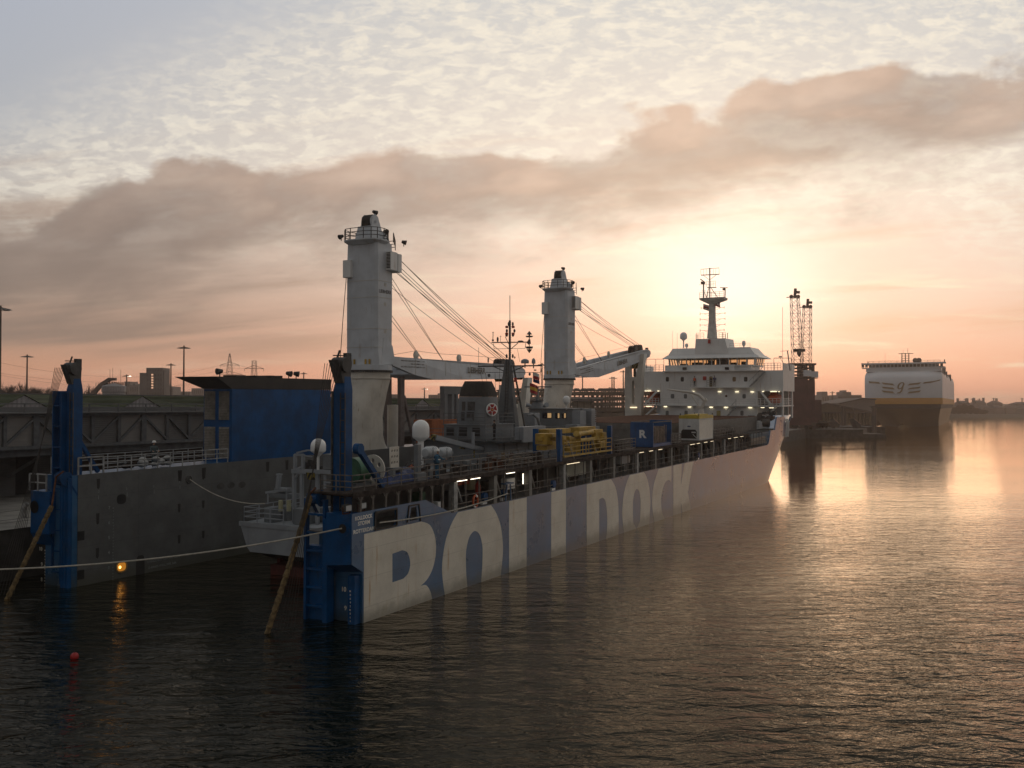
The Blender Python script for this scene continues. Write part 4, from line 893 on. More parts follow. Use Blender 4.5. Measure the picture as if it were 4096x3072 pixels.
def glassy(name, tint, k=.75):
    m = bpy.data.materials.new(name); m.use_nodes = True; t = NT(m.node_tree); t.n.clear()
    tr = t.new('ShaderNodeBsdfTransparent'); tr.inputs[0].default_value = (*tint, 1); g = t.new('ShaderNodeBsdfGlossy'); g.inputs['Roughness'].default_value = .03
    fz = t.new('ShaderNodeFresnel'); fz.inputs[0].default_value = 1.5; mx = t.new('ShaderNodeMixShader'); t.l.new(fz.outputs[0], mx.inputs[0]); t.l.new(tr.outputs[0], mx.inputs[1]); t.l.new(g.outputs[0], mx.inputs[2])
    o = t.new('ShaderNodeOutputMaterial'); t.l.new(mx.outputs[0], o.inputs[0]); return m
M['clear_glass'] = glassy('clear_glass', (.74, .66, .52))
for i in range(len(vvs)-1):
    for U, s in ((U0, 1), (U1, -1)):
        g = MB(); g.add([(U+.12*s, vvs[i]-.05, zs0), (U+.12*s, vvs[i+1]+.05, zs0), (U, vvs[i+1]+.05, zs1), (U, vvs[i]-.05, zs1)], [(0, 1, 2, 3)]); g.build('bridge_window', M['clear_glass'], wh)
g = MB(); g.add([(U0, bv0+.1, zs0), (U1, bv0+.1, zs0), (U1, bv0-.1, zs1), (U0, bv0-.1, zs1)], [(0, 1, 2, 3)]); g.build('bridge_window', M['clear_glass'], wh)
m3 = MB()
for (a, b_, h) in [(18.2, 17.2, .35), (16.2, 14.6, .55), (14, 12.9, .4), (11.9, 10.2, 1.1), (9.4, 8.6, .45), (7.6, 7.0, .6), (13.4, 12.6, .9)]: m3.box(U0+2, U0+3.2, a, b_, zs0, zs0+h)
m3.box(U0+4.5, U0+4.7, 10.3, 11.6, zs0, zs1); m3.build('console', M['black'], wh)
# ---- box house, domes, mast
mb = MB(); mb.add([(112.9, 15.0, 19.5), (112.9, 9.2, 19.5), (117.9, 9.2, 19.5), (117.9, 15.0, 19.5), (113.1, 14.9, 22.05), (113.1, 9.9, 22.05), (117.8, 9.6, 22.05), (117.8, 14.9, 22.05)], [(0, 1, 5, 4), (1, 2, 6, 5), (2, 3, 7, 6), (3, 0, 4, 7), (4, 5, 6, 7)])
mb.build('mast_house', M['white'], wh)
m3 = MB(); m3.rail([(113.2, 14.8, 22.05), (113.2, 13.5, 22.05)], 1.0, .02, 2, .6); m3.rail([(113.2, 10.9, 22.05), (113.2, 9.8, 22.05)], 1.0, .02, 2, .6); m3.rail([(113, 5.6, 20.5), (113, 9.0, 20.5)], .6, .015, 1, 1.5); m3.bar((113.0, 14.9, 20.35), (113, 9.4, 20.35), .04)
for x in (925, 945, 1222, 1248, 1272): a = pj(x, 100, 113.3); m3.bar((a[0], a[1], 22), (a[0], a[1], 22.0+random.uniform(.8, 1.1)), .09)
m3.build('roof_railing', M['rail_grey'], wh)
def dome(par, c, r, h, name='radome', pole=None, mat='radome'):
    m3 = MB(); prof = [(r*.72, -h*.5), (r*.9, -h*.45), (r, -h*.36)]+[(max(r*math.cos(t), .005), h*.5-r+r*math.sin(t)) for t in [math.pi/2*k/8 for k in range(9)]]
    m3.lathe(c, prof, 24); o = m3.build(name, M[mat], par, True)
    if pole:
        m4 = MB(); m4.cyl((c[0], c[1], c[2]-h*.5-.28), (c[0], c[1], c[2]-h*.5+.02), r*.2, r*.75, 14); m4.cyl((c[0], c[1], c[2]-h*.5-pole), (c[0], c[1], c[2]-h*.5-.2), pole*.06+.03, n=10); m4.build('dome_pole', M[mat], o)
    return o
a = pj(786, 118, 115); dome(ship, a, .62, 1.25, pole=1.55)
a = pj(820, 222, 115); dome(ship, a, .29, .62, pole=.5)
a = pj(1452, 200, 116); dome(ship, a, .31, .85, pole=.4)
def kbox(mb, x0, x1, y0, y1, u=118, d=.1):
    a = pk(x0, y0, u); b_ = pk(x1, y1, u); mb.box(u-d, u+d, a[1], b_[1], b_[2], a[2])
mb = MB(); c0 = pk(545, 1118); c1 = pk(553, 600); 
mb.loft([super_ring(.9, .82, 4, c0[2], 20), super_ring(.62, .56, 4, 25.5, 20), super_ring(.5, .55, 4, c1[2], 20)]); mast = mb.build('mast', M['mast_white'] if 'mast_white' in M else M.setdefault('mast_white', pmat('mast_white', (.50, .48, .44), .5, streak=.3)), ship); mast.location = (118, (c0[1]+c1[1])/2, 0); mc = mast.location.y
def kl(x, y, u=118): p = pk(x, y, u); return (p[0]-118, p[1]-mc, p[2])
mb = MB(); pa, pb = kl(392, 585), kl(745, 575)
mb.loft([[( -.5, .55, 28.4), (.5, .55, 28.4), (.5, -.55, 28.4), (-.5, -.55, 28.4)], [(-1.3, pa[1], 29.1), (1.3, pa[1], 29.1), (1.3, pb[1], 29.1), (-1.3, pb[1], 29.1)], [(-1.35, pa[1]+.05, 29.45), (1.35, pa[1]+.05, 29.45), (1.35, pb[1]-.05, 29.45), (-1.35, pb[1]-.05, 29.45)]])
mb.build('mast_platform', M['mast_white'], mast)
mb = MB(); mb.rail([(-1.3, pa[1], 29.4), (-1.3, pb[1], 29.4)], 1.0, .022, 2, .7); mb.rail([(-.6, kl(475, 370)[1], kl(475, 370)[2]), (-.6, kl(610, 370)[1], kl(475, 370)[2])], 1.0, .022, 1, .4); mb.build('mast_railing', M['mast_white'], mast)
mb = MB()
mb.bar(kl(513, 540), kl(513, 80), .17); mb.bar(kl(385, 187), kl(655, 173), .13); mb.bar(kl(380, 100), kl(650, 80), .07); mb.bar(kl(380, 100), kl(383, 187), .04); mb.bar(kl(650, 78), kl(650, 175), .04)
mb.bar(kl(420, 192), kl(505, 255), .06); mb.bar(kl(610, 180), kl(525, 250), .06); mb.bar(kl(475, 370), kl(610, 368), .14); mb.bar(kl(495, 380), kl(462, 530), .1); mb.bar(kl(535, 380), kl(640, 530), .1); mb.bar(kl(470, 445), kl(590, 448), .06)
for x in (420, 462, 567, 600): mb.bar(kl(x, 95), kl(x, 178), .03)
for y, l, r in [(668, 385, 725), (752, 370, 738), (834, 370, 738), (918, 370, 738), (1000, 370, 725)]:
    mb.bar(kl(l, y+5), kl(510, y), .05); mb.bar(kl(r, y-6), kl(600, y), .05); mb.bar(kl(430, y+6), kl(500, y+32), .04); mb.bar(kl(670, y+2), kl(605, y+32), .04); mb.bar(kl(l, y-14), kl(l, y+26), .07); mb.bar(kl(r, y-20), kl(r, y+10), .07)
mb.build('mast_yards', M['mast_dark'] if 'mast_dark' in M else M.setdefault('mast_dark', pmat('mast_dark', (.20, .16, .13), .6)), mast)
mb = MB(); mb.bar(kl(421, 545), kl(421, 318), .2); mb.bar(kl(736, 550), kl(740, 400), .16); mb.bar(kl(430, 430), kl(468, 530), .08); mb.bar(kl(390, 417), kl(455, 417), .06); mb.bar(kl(355, 328), kl(470, 322), .04); mb.build('radar_post', M['mast_white'], mast)
mb = MB(); a = kl(412, 300); mb.box(a[0]-.3, a[0]+.3, a[1]-.32, a[1]+.32, a[2]-.2, a[2]+.2); mb.bar(kl(375, 245), kl(430, 285), .26, .16); a = kl(724, 392); mb.box(a[0]-.25, a[0]+.25, a[1]-.22, a[1]+.22, a[2]-.2, a[2]+.15); mb.bar(kl(665, 369), kl(778, 373), .11); mb.build('radar_scanner', M['mast_dark'], mast)
def flag(par, c, cols, w=.9, h=.6, rot=.5, name='flag'):
    m3 = MB(); n = 8
    for k in range(len(cols)):
        m3.cur = k
        for i in range(n):
            x0, x1 = i/n*w, (i+1)/n*w; f = lambda x: .09*math.sin(x*9+k*.5)
            z0, z1 = h*k/len(cols), h*(k+1)/len(cols)
            m3.add([(x0, f(x0), z0-x0*.35), (x1, f(x1), z0-x1*.35), (x1, f(x1), z1-x1*.35), (x0, f(x0), z1-x0*.35)], [(0, 1, 2, 3)])
    o = m3.build(name, [M[c_] for c_ in cols], par); o.location = c; o.rotation_euler = (0, 0, rot); return o
flag(mast, kl(590, 640), ['crimson', 'helmet', 'navy_blue'], 1.1, .9, -1.9); flag(mast, kl(415, 690), ['helmet', 'crimson', 'helmet'], 1.3, 1.0, -1.5)
mb = MB(); a = pj(1882, 300, 119); mb.bar((a[0], a[1], 17), (a[0], a[1], 27.5), .05); a = pj(665, 200, 119); mb.bar((a[0], a[1], 19), (a[0], a[1], 24), .03); a = pj(715, 200, 119); mb.bar((a[0], a[1], 19), (a[0], a[1], 23.6), .03); mb.build('whip_aerial', M['mast_dark'], hs)
# mooring deck clutter in front of the house, starboard rollers on the bulwark
mb = MB(); mb.rail([(108.5, 3.2, 7.0), (108.5, 12, 7.0)], 1.1, .05, 2, 2.0); mb.build('railing', M['white'], hs)
mb = MB()
for k in range(26):
    x, y = random.uniform(1610, 1790), random.uniform(965, 1060); p = sp(*zJ(x, y), 0, 110.5); s = random.uniform(.15, .5); mb.box(p[0]-s, p[0]+s, p[1]-s*.7, p[1]+s*.7, p[2]-s, p[2]+s*.6)
mb.lathe(sp(*zJ(1700, 1085), 0, 107), [(.01, -.5), (.62, -.5), (.62, .5), (.01, .5)], 16, 'Y'); mb.lathe(sp(*zJ(1535, 1035), 0, 108), [(.01, -.5), (.5, -.5), (.5, .5), (.01, .5)], 16, 'Y')
mb.build('mooring_winch', M['steel_dark'], ship)
mb = MB(); u_ = 116
for uu in (113.7, 115.3): mb.path([(uu, .25, 8.2), (uu, -.0, 8.5), (uu, -.18, 8.2), (uu, -.16, 7.0), (uu, -.05, 5.6)], .14, 8)
mb.build('fairlead_roller', M['white'], ship, True)
for (uu, ww) in [(110.2, 8.3), (110.0, 6.6), (110.6, 6.6), (120.6, 8.5)]:
    mb = MB(); mb.lathe((uu, hb(uu, ww)-.03, ww), [(.01, 0), (.22 if ww > 8 else .12, 0), (.01, .02)], 14, 'Y'); mb.build('hull_port', M['navy_blue'], ship)
# ---- hatch covers closing the forward hold
mb = MB(); mb.box(62, 108, 3.3, 22.2, 8.3, 9.02); mb.box(62.1, 108, 3.4, 22.1, 6.9, 8.3); hc = mb.build('hatch_cover', M['hatch_grey'] if 'hatch_grey' in M else M.setdefault('hatch_grey', pmat('hatch_grey', (.17, .16, .145), .75, streak=.5, var=.12)), ship)
mb = MB()
for k in range(7): mb.box(62+k*6.57, 68.4+k*6.57, 3.3, 22.2, 9.03, 9.07)
mb.build('cover_top', M['rust'], hc)
# knuckle crane amidships forward
mb = MB(); P_ = lambda x, y: sp(*zJ(x, y), 0, 96)
mb.cyl(P_(985, 985), P_(985, 935), .45, .35, 12); mb.bar(P_(985, 935), P_(1020, 835), .4); mb.path([P_(1020, 835), P_(960, 775), P_(870, 745), P_(720, 728), P_(610, 712)], [.28, .24, .2, .15, .1], 8); mb.bar(P_(950, 890), P_(870, 775), .12); mb.lathe(P_(1022, 832), [(.01, -.15), (.35, -.15), (.35, .15), (.01, .15)], 14, 'X'); mb.bar(P_(935, 905), P_(985, 915), .35)
mb.build('provision_crane', M['rest_white'], ship, True)
# =================================================================== grey naval ship carried in the hold
NO = (8.0, 12.3, 3.3)
naval = thing('naval_ship', 'small grey naval ship with red rose funnel badge, carried inside the dock ship', 'naval ship', SHIP@Matrix.Translation(NO))
def nb(mb, name, mat, par=None, **k):
    mb.v = [(p[0]-NO[0], p[1]-NO[1], p[2]-NO[2]) for p in mb.v]
    return mb.build(name, mat, par or naval, **k)
zD = zb(900, 1750, 700/1366); zF = zb(1350, 1350, 750/2074); zH = zb(1900, 1050, 800/2212); zI = zb(1900, 1500, 800/2212); zG = zb(1350, 1750, 750/2212)
zX = zb(1350, 1600, 400/2212); zY = zb(1700, 1500, 400/2212); zZ = zb(1100, 1650, 400/1896)
# hull
st = [(8, 4.4, 3.65, 3.3), (14, 4.8, 4.2, 3.3), (22, 5.0, 4.7, 3.35), (34, 5.0, 4.8, 3.5), (44, 4.6, 4.2, 3.9), (52, 3.4, 2.6, 4.6), (58, 1.7, .9, 5.2), (62, .1, .05, 5.6)]
rings = []; under = []
for u, b, b2, wd in st:
    rings.append([(u, 12.3+b, wd), (u, 12.3+b2*1.03, 1.7), (u, 12.3+b2*.94, 1.35), (u, 12.3-b2*.94, 1.35), (u, 12.3-b2*1.03, 1.7), (u, 12.3-b, wd)])
    under.append([(u+.25, 12.3+b2*.92, 1.36), (u+1.6, 12.3+b2*.8, .7), (u+3, 12.3+b2*.3, .2), (u+3, 12.3-b2*.3, .2), (u+1.6, 12.3-b2*.8, .7), (u+.25, 12.3-b2*.92, 1.36)])
mb = MB(); mb.loft(rings); nh = nb(mb, 'hull', M['navy_hull'] if 'navy_hull' in M else M.setdefault('navy_hull', pmat('navy_hull', (.27, .29, .31), .5, var=.08, scale=.8, streak=.5, scol=(.15, .15, .15))))
mb = MB()
mb = MB(); mb.loft(under); nb(mb, 'underbody', M['under_dark'] if 'under_dark' in M else M.setdefault('under_dark', pmat('under_dark', (.05, .045, .04), .7)), nh)
for (v) in (14.6, 10.0):
    mb = MB()
    mb.prism([(9.6, .75), (11.0, .75), (10.8, -1.6), (9.9, -1.6)], 1, v-.12, v+.12); nb(mb, 'rudder', M['antifoul'], nh)
mb = MB(); mb.box(8.6, 30, 10.2, 14.4, -1.8, .5); nb(mb, 'keel', M['antifoul'], nh)
for v in (13.6, 11.0):
    mb = MB()
    for k in range(5):
        t = 2*math.pi*k/5; mb.loft([[(11.3, v, -.1), (11.45, v+.15, -.1), (11.4, v, .0)], [(11.2, v+.5*math.cos(t)-.2*math.sin(t), -.1+.5*math.sin(t)+.2*math.cos(t)), (11.4, v+.5*math.cos(t)+.2*math.sin(t), -.1+.5*math.sin(t)-.2*math.cos(t)), (11.3, v+.5*math.cos(t), -.1+.5*math.sin(t))], [(11.3, v+.85*math.cos(t), -.1+.85*math.sin(t)), (11.35, v+.86*math.cos(t+.1), -.1+.86*math.sin(t+.1)), (11.3, v+.84*math.cos(t+.05), -.1+.84*math.sin(t+.05))]])
    nb(mb, 'propeller', M['bronze'], nh)
mb = MB(); mb.box(7.95, 8.1, 7.9, 16.75, 3.1, 3.42); nb(mb, 'rubbing_strake', M['navy_hull'], nh)
# deckhouse tiers
mb = MB(); mb.box(30.4, 50, 8.3, 16.2, 3.3, 8.1); mb.box(25, 30.4, 9.2, 15.4, 3.3, 5.9); dh = nb(mb, 'deckhouse', M['navy_grey'])
mb = MB(); mb.box(29.9, 52, 7.6, 17.0, 8.1, 8.28); nb(mb, 'upper_deck', M['navy_deck'], dh)
mb = MB()
for u in np.arange(31, 42, 1.6): mb.box(u, u+.5, 8.22, 8.3, random.uniform(5.6, 6.2), random.uniform(6.5, 7.4))
for u in np.arange(31.5, 42, 2.4): mb.bar((u, 8.24, 3.4), (u, 8.24, 8.0), .08)
nb(mb, 'wall_lockers', M['navy_dark'], dh)
p = sp(*zF(1680, 1290), 1, 8.28)
mb = MB(); mb.box(p[0]-.45, p[0]+.45, 8.2, 8.3, 5.3, 7.2); nb(mb, 'door', M['antifoul'], dh)
# funnel house and funnel
mb = MB(); mb.box(32, 37.5, 10.5, 14.9, 8.28, 9.55); mb.box(31.9, 37.6, 10.4, 15.0, 9.55, 9.62); fh = nb(mb, 'funnel_house', M['navy_grey'])
for (x0, x1, y0, y1) in [(490, 640, 1160, 1340), (770, 925, 1155, 1350), (1060, 1210, 1165, 1355)]:
    a = sp(*zY(x0, y0), 0, 31.98); b_ = sp(*zY(x1, y1), 0, 31.98); mb = MB(); mb.box(31.86, 31.98, a[1], b_[1], b_[2], a[2]); nb(mb, 'vent_grille', M['black'], fh)
mb = MB(); C_ = (34.1, 12.45)
def fr_(a, b, e, w, cx=0): return [(C_[0]+x+cx, C_[1]+y, z) for x, y, z in super_ring(a, b, e, w, 32)]
mb.loft([fr_(1.75, 1.85, 2.8, 9.62), fr_(1.6, 1.68, 2.8, 12.15)]); fn = nb(mb, 'funnel', M['navy_grey'], smooth=True)
mb = MB(); mb.loft([fr_(1.61, 1.69, 2.8, 12.16), fr_(1.45, 1.5, 2.8, 12.9), fr_(1.1, 1.2, 2.8, 13.6)]); nb(mb, 'funnel_cap', M['soot'], fn, smooth=True)
for (x0, x1, y0, y1) in [(820, 890, 590, 790), (945, 1100, 590, 790), (805, 878, 815, 1010), (925, 1085, 815, 1010)]:
    uu = 32.42 if y0 > 700 else 32.46; a = sp(*zY(x0, y0), 0, uu); b_ = sp(*zY(x1, y1), 0, uu); mb = MB(); mb.box(uu-.03, uu+.25, a[1], b_[1], b_[2], a[2]); nb(mb, 'funnel_louvre', M['steel_dark'], fn)
# rose badge on the starboard side of the funnel
a = sp(*zY(1478, 765), 1, 10.55); nrm = Vector((-.55, -1, 0)).normalized(); cx = Vector((0, 0, 1)).cross(nrm)
Bm = Matrix(((cx.x, 0, nrm.x, a[0]-NO[0]), (cx.y, 0, nrm.y, a[1]-NO[1]), (0, 1, 0, a[2]-NO[2]), (0, 0, 0, 1)))
circ = lambda r, n=28, ph=0: [(r*math.cos(2*math.pi*i/n+ph), r*math.sin(2*math.pi*i/n+ph)) for i in range(n)]
bd = flat([circ(.60)], 'funnel_badge', M['white_clean'], fn, Bm, .06)
for k in range(5):
    t = math.pi/2+2*math.pi*k/5; pet = [(.2, -.1), (.45, -.24), (.5, -.08), (.46, 0), (.5, .08), (.45, .24), (.2, .1)]
    flat([[(x*math.cos(t)-y*math.sin(t), x*math.sin(t)+y*math.cos(t)) for x, y in pet]], 'badge_petal', M['crimson'], bd, Bm, .07)
flat([circ(.17)], 'badge_heart', M['crimson'], bd, Bm, .075); flat([[(r_*math.cos(math.pi/2+math.pi*i/5), r_*math.sin(math.pi/2+math.pi*i/5)) for i, r_ in enumerate([.12, .05]*5)]], 'badge_star', M['flag_yellow'], bd, Bm, .08)
mb = MB(); mb.rail([(32, 10.5, 9.62), (37.4, 10.5, 9.62)], 1.0, .02, 2, 1.2); mb.rail([(31.95, 10.5, 9.62), (31.95, 14.9, 9.62)], 1.0, .02, 2, 1.3); nb(mb, 'railing', M['navy_dark'], fh)
mb = MB(); mb.rail([(30.0, 7.7, 8.28), (50, 7.7, 8.28)], 1.0, .02, 2, 1.6); mb.rail([(30.0, 7.7, 8.28), (30.0, 16.8, 8.28)], 1.0, .02, 2, 1.6); nb(mb, 'railing', M['navy_grey'], dh)
mb = MB(); mb.path([(37.5, 9.0, 10.4), (38.4, 8.9, 10.5), (39.2, 8.8, 10.1), (39.7, 8.7, 9.2), (39.8, 8.7, 8.3)], [.06, .1, .13, .16, .35], 8); nb(mb, 'davit', M['navy_grey'], dh, smooth=True)
# mast
UM = 40
def mh(x, y, u=UM): return sp(*zH(x, y), 0, u)
a, b_, c_, d_ = mh(285, 1659), mh(475, 1659), mh(340, 1070), mh(403, 1070); wb_ = 8.3
mb = MB(); va, vb = a[1]+.5, b_[1]-.35; mb.loft([[(UM-.5, va, wb_), (UM-.5, vb+.3, wb_), (UM+.4, vb+.3, wb_), (UM+.4, va, wb_)], [(UM-.15, c_[1], c_[2]), (UM-.15, d_[1]+.1, c_[2]), (UM+.15, d_[1]+.1, c_[2]), (UM+.15, c_[1], c_[2])]])
mt = nb(mb, 'mast_tower', M['navy_dark'])
mb = MB(); mb.bar((UM+.4, vb-.4, wb_), (UM+.2, d_[1]-.12, 15.2), .14); mb.bar((UM-.53, (va+vb)/2-.15, wb_), (UM-.18, (c_[1]+d_[1])/2-.1, 15.8), .05); mb.bar((UM-.53, (va+vb)/2+.25, wb_), (UM-.18, (c_[1]+d_[1])/2+.12, 15.8), .05)
for k in range(24): t = k/24; z0 = wb_+t*(15.8-wb_); uu = UM-.53+.35*t; yy = (va+vb)/2*(1-t)+(c_[1]+d_[1])/2*t; mb.bar((uu, yy-.14, z0), (uu, yy+.24, z0), .035)
nb(mb, 'mast_ladder', M['steel_dark'], mt)
Y = MB(); P = mh
Y.bar(P(385, 1070), P(385, 640), .16); Y.bar(P(386, 645), P(386, 365), .05)
Y.bar(P(185, 885), P(610, 880), .1); Y.bar(P(205, 895), P(212, 955), .04); Y.bar(P(212, 955), P(555, 950), .04); Y.bar(P(560, 890), P(555, 950), .04); Y.bar(P(290, 890), P(375, 955), .06); Y.bar(P(475, 890), P(400, 955), .06); Y.bar(P(335, 820), P(372, 900), .05)
Y.bar(P(35, 1150), P(745, 1140), .13); Y.bar(P(120, 1215), P(725, 1217), .05); Y.bar(P(205, 1150), P(340, 1210), .09); Y.bar(P(560, 1140), P(410, 1205), .09); Y.bar(P(740, 1150), P(730, 1210), .05)
for y in range(660, 1060, 24): Y.bar(P(375, y), P(402, y), .03)
nb(Y, 'mast_yards', M['mast_iron'] if 'mast_iron' in M else M.setdefault('mast_iron', pmat('mast_iron', (.07, .075, .08), .6)), mt)
F_ = MB()
for (x, y, w_, h_) in [(198, 860, 20, 26), (251, 850, 20, 55), (146, 1080, 14, 60), (352, 755, 22, 38), (436, 755, 22, 38), (350, 803, 26, 34), (420, 803, 24, 34), (372, 680, 20, 44), (418, 680, 20, 44), (350, 1035, 20, 44), (418, 1035, 20, 44), (505, 872, 60, 18), (156, 1248, 28, 36), (605, 1235, 24, 34), (665, 1190, 30, 14), (440, 1050, 14, 24)]:
    a = P(x-w_/2, y-h_/2); b_ = P(x+w_/2, y+h_/2); r = abs(a[1]-b_[1])/2; c = (UM, (a[1]+b_[1])/2, b_[2]); F_ = MB(); F_.lathe(c, [(r*.5, 0), (r, (a[2]-b_[2])*.3), (r, (a[2]-b_[2])*.7), (r*.4, a[2]-b_[2])], 8); nb(F_, 'mast_fitting', M['mast_iron'], mt)
F_ = MB()
F_.bar(P(198, 870), P(200, 770), .05); F_.bar(P(190, 772), P(208, 772), .05); F_.bar(P(281, 880), P(283, 815), .03); F_.bar(P(280, 815), P(286, 815), .2, .05); F_.bar(P(205, 1150), P(207, 1080), .04); F_.bar(P(40, 1150), P(41, 940), .03); F_.bar(P(775, 1170), P(777, 985), .03); F_.bar(P(755, 1140), P(777, 1140), .04); F_.bar(P(755, 1165), P(777, 1165), .04)
nb(F_, 'wire_aerials', M['mast_iron'], mt)
for (x, y) in [(352, 713), (422, 713), (350, 788), (422, 788), (318, 1278), (447, 1285), (318, 1305), (447, 1310)]:
    a = P(x, y); mb = MB(); mb.lathe(a, [(.02, -.12), (.16, -.1), (.16, .1), (.02, .12)], 8); nb(mb, 'signal_lamp', M['red'], mt)
mb = MB()                                                          # stacked cone day shape aerials
for (y0, y1, r0, r1) in [(757, 795, .01, .28), (797, 815, .1, .05), (812, 826, .38, .3), (930, 952, .38, .3), (960, 1002, .28, .01), (850, 900, .1, .16)]:
    a = P(601, y0); b_ = P(601, y1); mb.cyl(b_, a, r1, r0, 10)
mb.bar(P(602, 760), P(600, 1000), .06); mb.bar(P(575, 885), P(602, 850), .08); mb.bar(P(575, 885), P(602, 910), .08); nb(mb, 'cone_aerial', M['mast_iron'], mt)
for (x, y, r, h) in [(553, 1090, .42, .45), (648, 1088, .2, .55)]:
    a = P(x, y); mb = MB(); mb.lathe(a, [(r*.9, -h*.5), (r, -h*.2), (r*.85, h*.2), (r*.4, h*.45), (.02, h*.5)], 14); mb.bar((a[0], a[1], a[2]-h*.5-.45), (a[0], a[1], a[2]-h*.5), .09); nb(mb, 'mast_dome', M['navy_hull'], mt, smooth=True)
R = MB()
for (x0, y0, x1, y1) in [(60, 1215, 160, 1650), (222, 1217, 232, 1659), (470, 960, 495, 1100), (280, 1040, 262, 1500), (115, 1215, 130, 1320)]: R.bar(P(x0, y0), P(x1, y1), .025)
nb(R, 'signal_halyard', M['wire'], mt)
a = P(1, 1); fl = flag(naval, Vector(sp(*zH(608, 1435), 0, 41))-Vector(NO), ['crimson', 'flag_yellow', 'crimson'], .85, .95, -.7); fl2 = flag(naval, Vector(sp(*zH(642, 1320), 0, 41))-Vector(NO), ['navy_blue', 'crimson', 'helmet'], .7, 1.0, -.7)
# bridge
UB = 48
mb = MB(); a = sp(*zI(600, 365), 0, UB); b_ = sp(*zI(1085, 600), 0, UB)
mb.box(UB, UB+2.6, a[1], b_[1], 8.28, 10.85); mb.box(UB-.15, UB+2.8, a[1]+.1, b_[1]-.1, 10.85, 10.93); mb.box(UB+1, UB+7, 8.8, 15.6, 8.28, 8.9); br = nb(mb, 'bridge', M['navy_grey'])
for (x0, x1, y0, y1) in [(660, 705, 420, 475), (745, 850, 415, 480), (888, 940, 418, 482), (958, 1010, 418, 480)]:
    p0 = sp(*zI(x0, y0), 0, UB-.03); p1 = sp(*zI(x1, y1), 0, UB-.03); mb = MB(); mb.box(UB-.04, UB-.005, p0[1], p1[1], p1[2], p0[2]); w_ = nb(mb, 'window', M['glass'], br)
    q0 = (p0[1]*.45+p1[1]*.55, p0[2]-.05); mb = MB(); mb.box(UB-.05, UB-.042, q0[0], p1[1]+.06, p1[2]+(.06 if x0 > 720 else .2), q0[1]); nb(mb, 'window_glow', M['bridge_glow'], w_)
a = sp(*zI(1080, 380), 0, UB); m3 = MB(); m3.box(UB-.1, UB+1.5, a[1], a[1]-.9, 8.3, 10.7); nb(m3, 'wing_door', M['navy_hull'], br)
m3 = MB(); m3.box(UB+2, UB+3, 7.7, 8.8, 8.3, 10.9); 
for k in range(9): m3.box(UB+1.9, UB+3.1, 7.6, 8.9, 9.0+k*.2, 9.08+k*.2)
nb(m3, 'vent_stack', M['navy_hull'], br)
m3 = MB(); a = sp(*zI(690, 300), 0, UB+1); m3.loft([[(a[0]+x, a[1]+y, 10.9) for x, y, z in super_ring(.7, .75, 2.2, 0, 16)], [(a[0]+x, a[1]+y, 11.6) for x, y, z in super_ring(.5, .5, 2.2, 0, 16)], [(a[0]+x, a[1]+y, 11.75) for x, y, z in super_ring(.75, .7, 2.2, 0, 16)]]); m3.cyl((a[0], a[1], 11.7), (a[0], a[1], 13.2), .2, .14, 10); c0, c1 = sp(*zI(550, 132), 0, UB+1), sp(*zI(850, 131), 0, UB+1); m3.bar(c0, c1, .16, .14); nb(m3, 'navigation_radar', M['navy_grey'], br, smooth=True)
m3 = MB(); 
for x, y, dx in [(625, 345, -1), (760, 345, 1)]: a = sp(*zI(x, y), 0, UB); m3.cyl((a[0], a[1], a[2]), (a[0]-.3, a[1]-dx*.5, a[2]+.15), .16, .28, 12)
nb(m3, 'searchlight', M['navy_hull'], br, smooth=True)
a = sp(*zI(1012, 270), 0, UB); o = dome(naval, (a[0]-NO[0], a[1]-NO[1], a[2]-NO[2]), .36, .78, pole=.7)
def navy_dome(x, y, u, zf, r, h, pole): a = sp(*zf(x, y), 0, u); return dome(naval, (a[0]-NO[0], a[1]-NO[1], a[2]-NO[2]), r, h, pole=pole)
navy_dome(1843, 650, 20, zX, .67, 1.5, 3.4)
navy_dome(728, 62, 10, zD, .53, .98, 1.2)
# boxes and lockers abaft the bridge, starboard screens
m3 = MB(); a = sp(*zI(450, 575), 1, 8.2); m3.box(a[0]-.0, a[0]+4.6, 7.4, 8.3, a[2]-1.4, a[2]); m3.loft([[(a[0]-1.4, 8.3, 7.0), (a[0]+5, 7.2, 7.0), (a[0]+5, 8.4, 7.0)], [(a[0]-1.4, 8.3, 7.25), (a[0]+5, 7.2, 7.25), (a[0]+5, 8.4, 7.25)]]); nb(m3, 'bridge_wing_screen', M['navy_hull'], dh)
m3 = MB(); 
for (x0, x1, y0, y1, u, dpt) in [(530, 660, 420, 560, 43, 1.2), (1000, 1130, 545, 610, 46, .8), (1140, 1300, 520, 610, 52, 1.0), (395, 440, 560, 600, 41, .8), (1120, 1180, 425, 500, 50, .6)]:
    a = sp(*zI(x0, y0), 0, u); b_ = sp(*zI(x1, y1), 0, u); m3 = MB(); m3.box(u, u+dpt, a[1], b_[1], max(b_[2], 8.28), a[2]); nb(m3, 'deck_locker', M['navy_hull'], dh, bevel=.03)

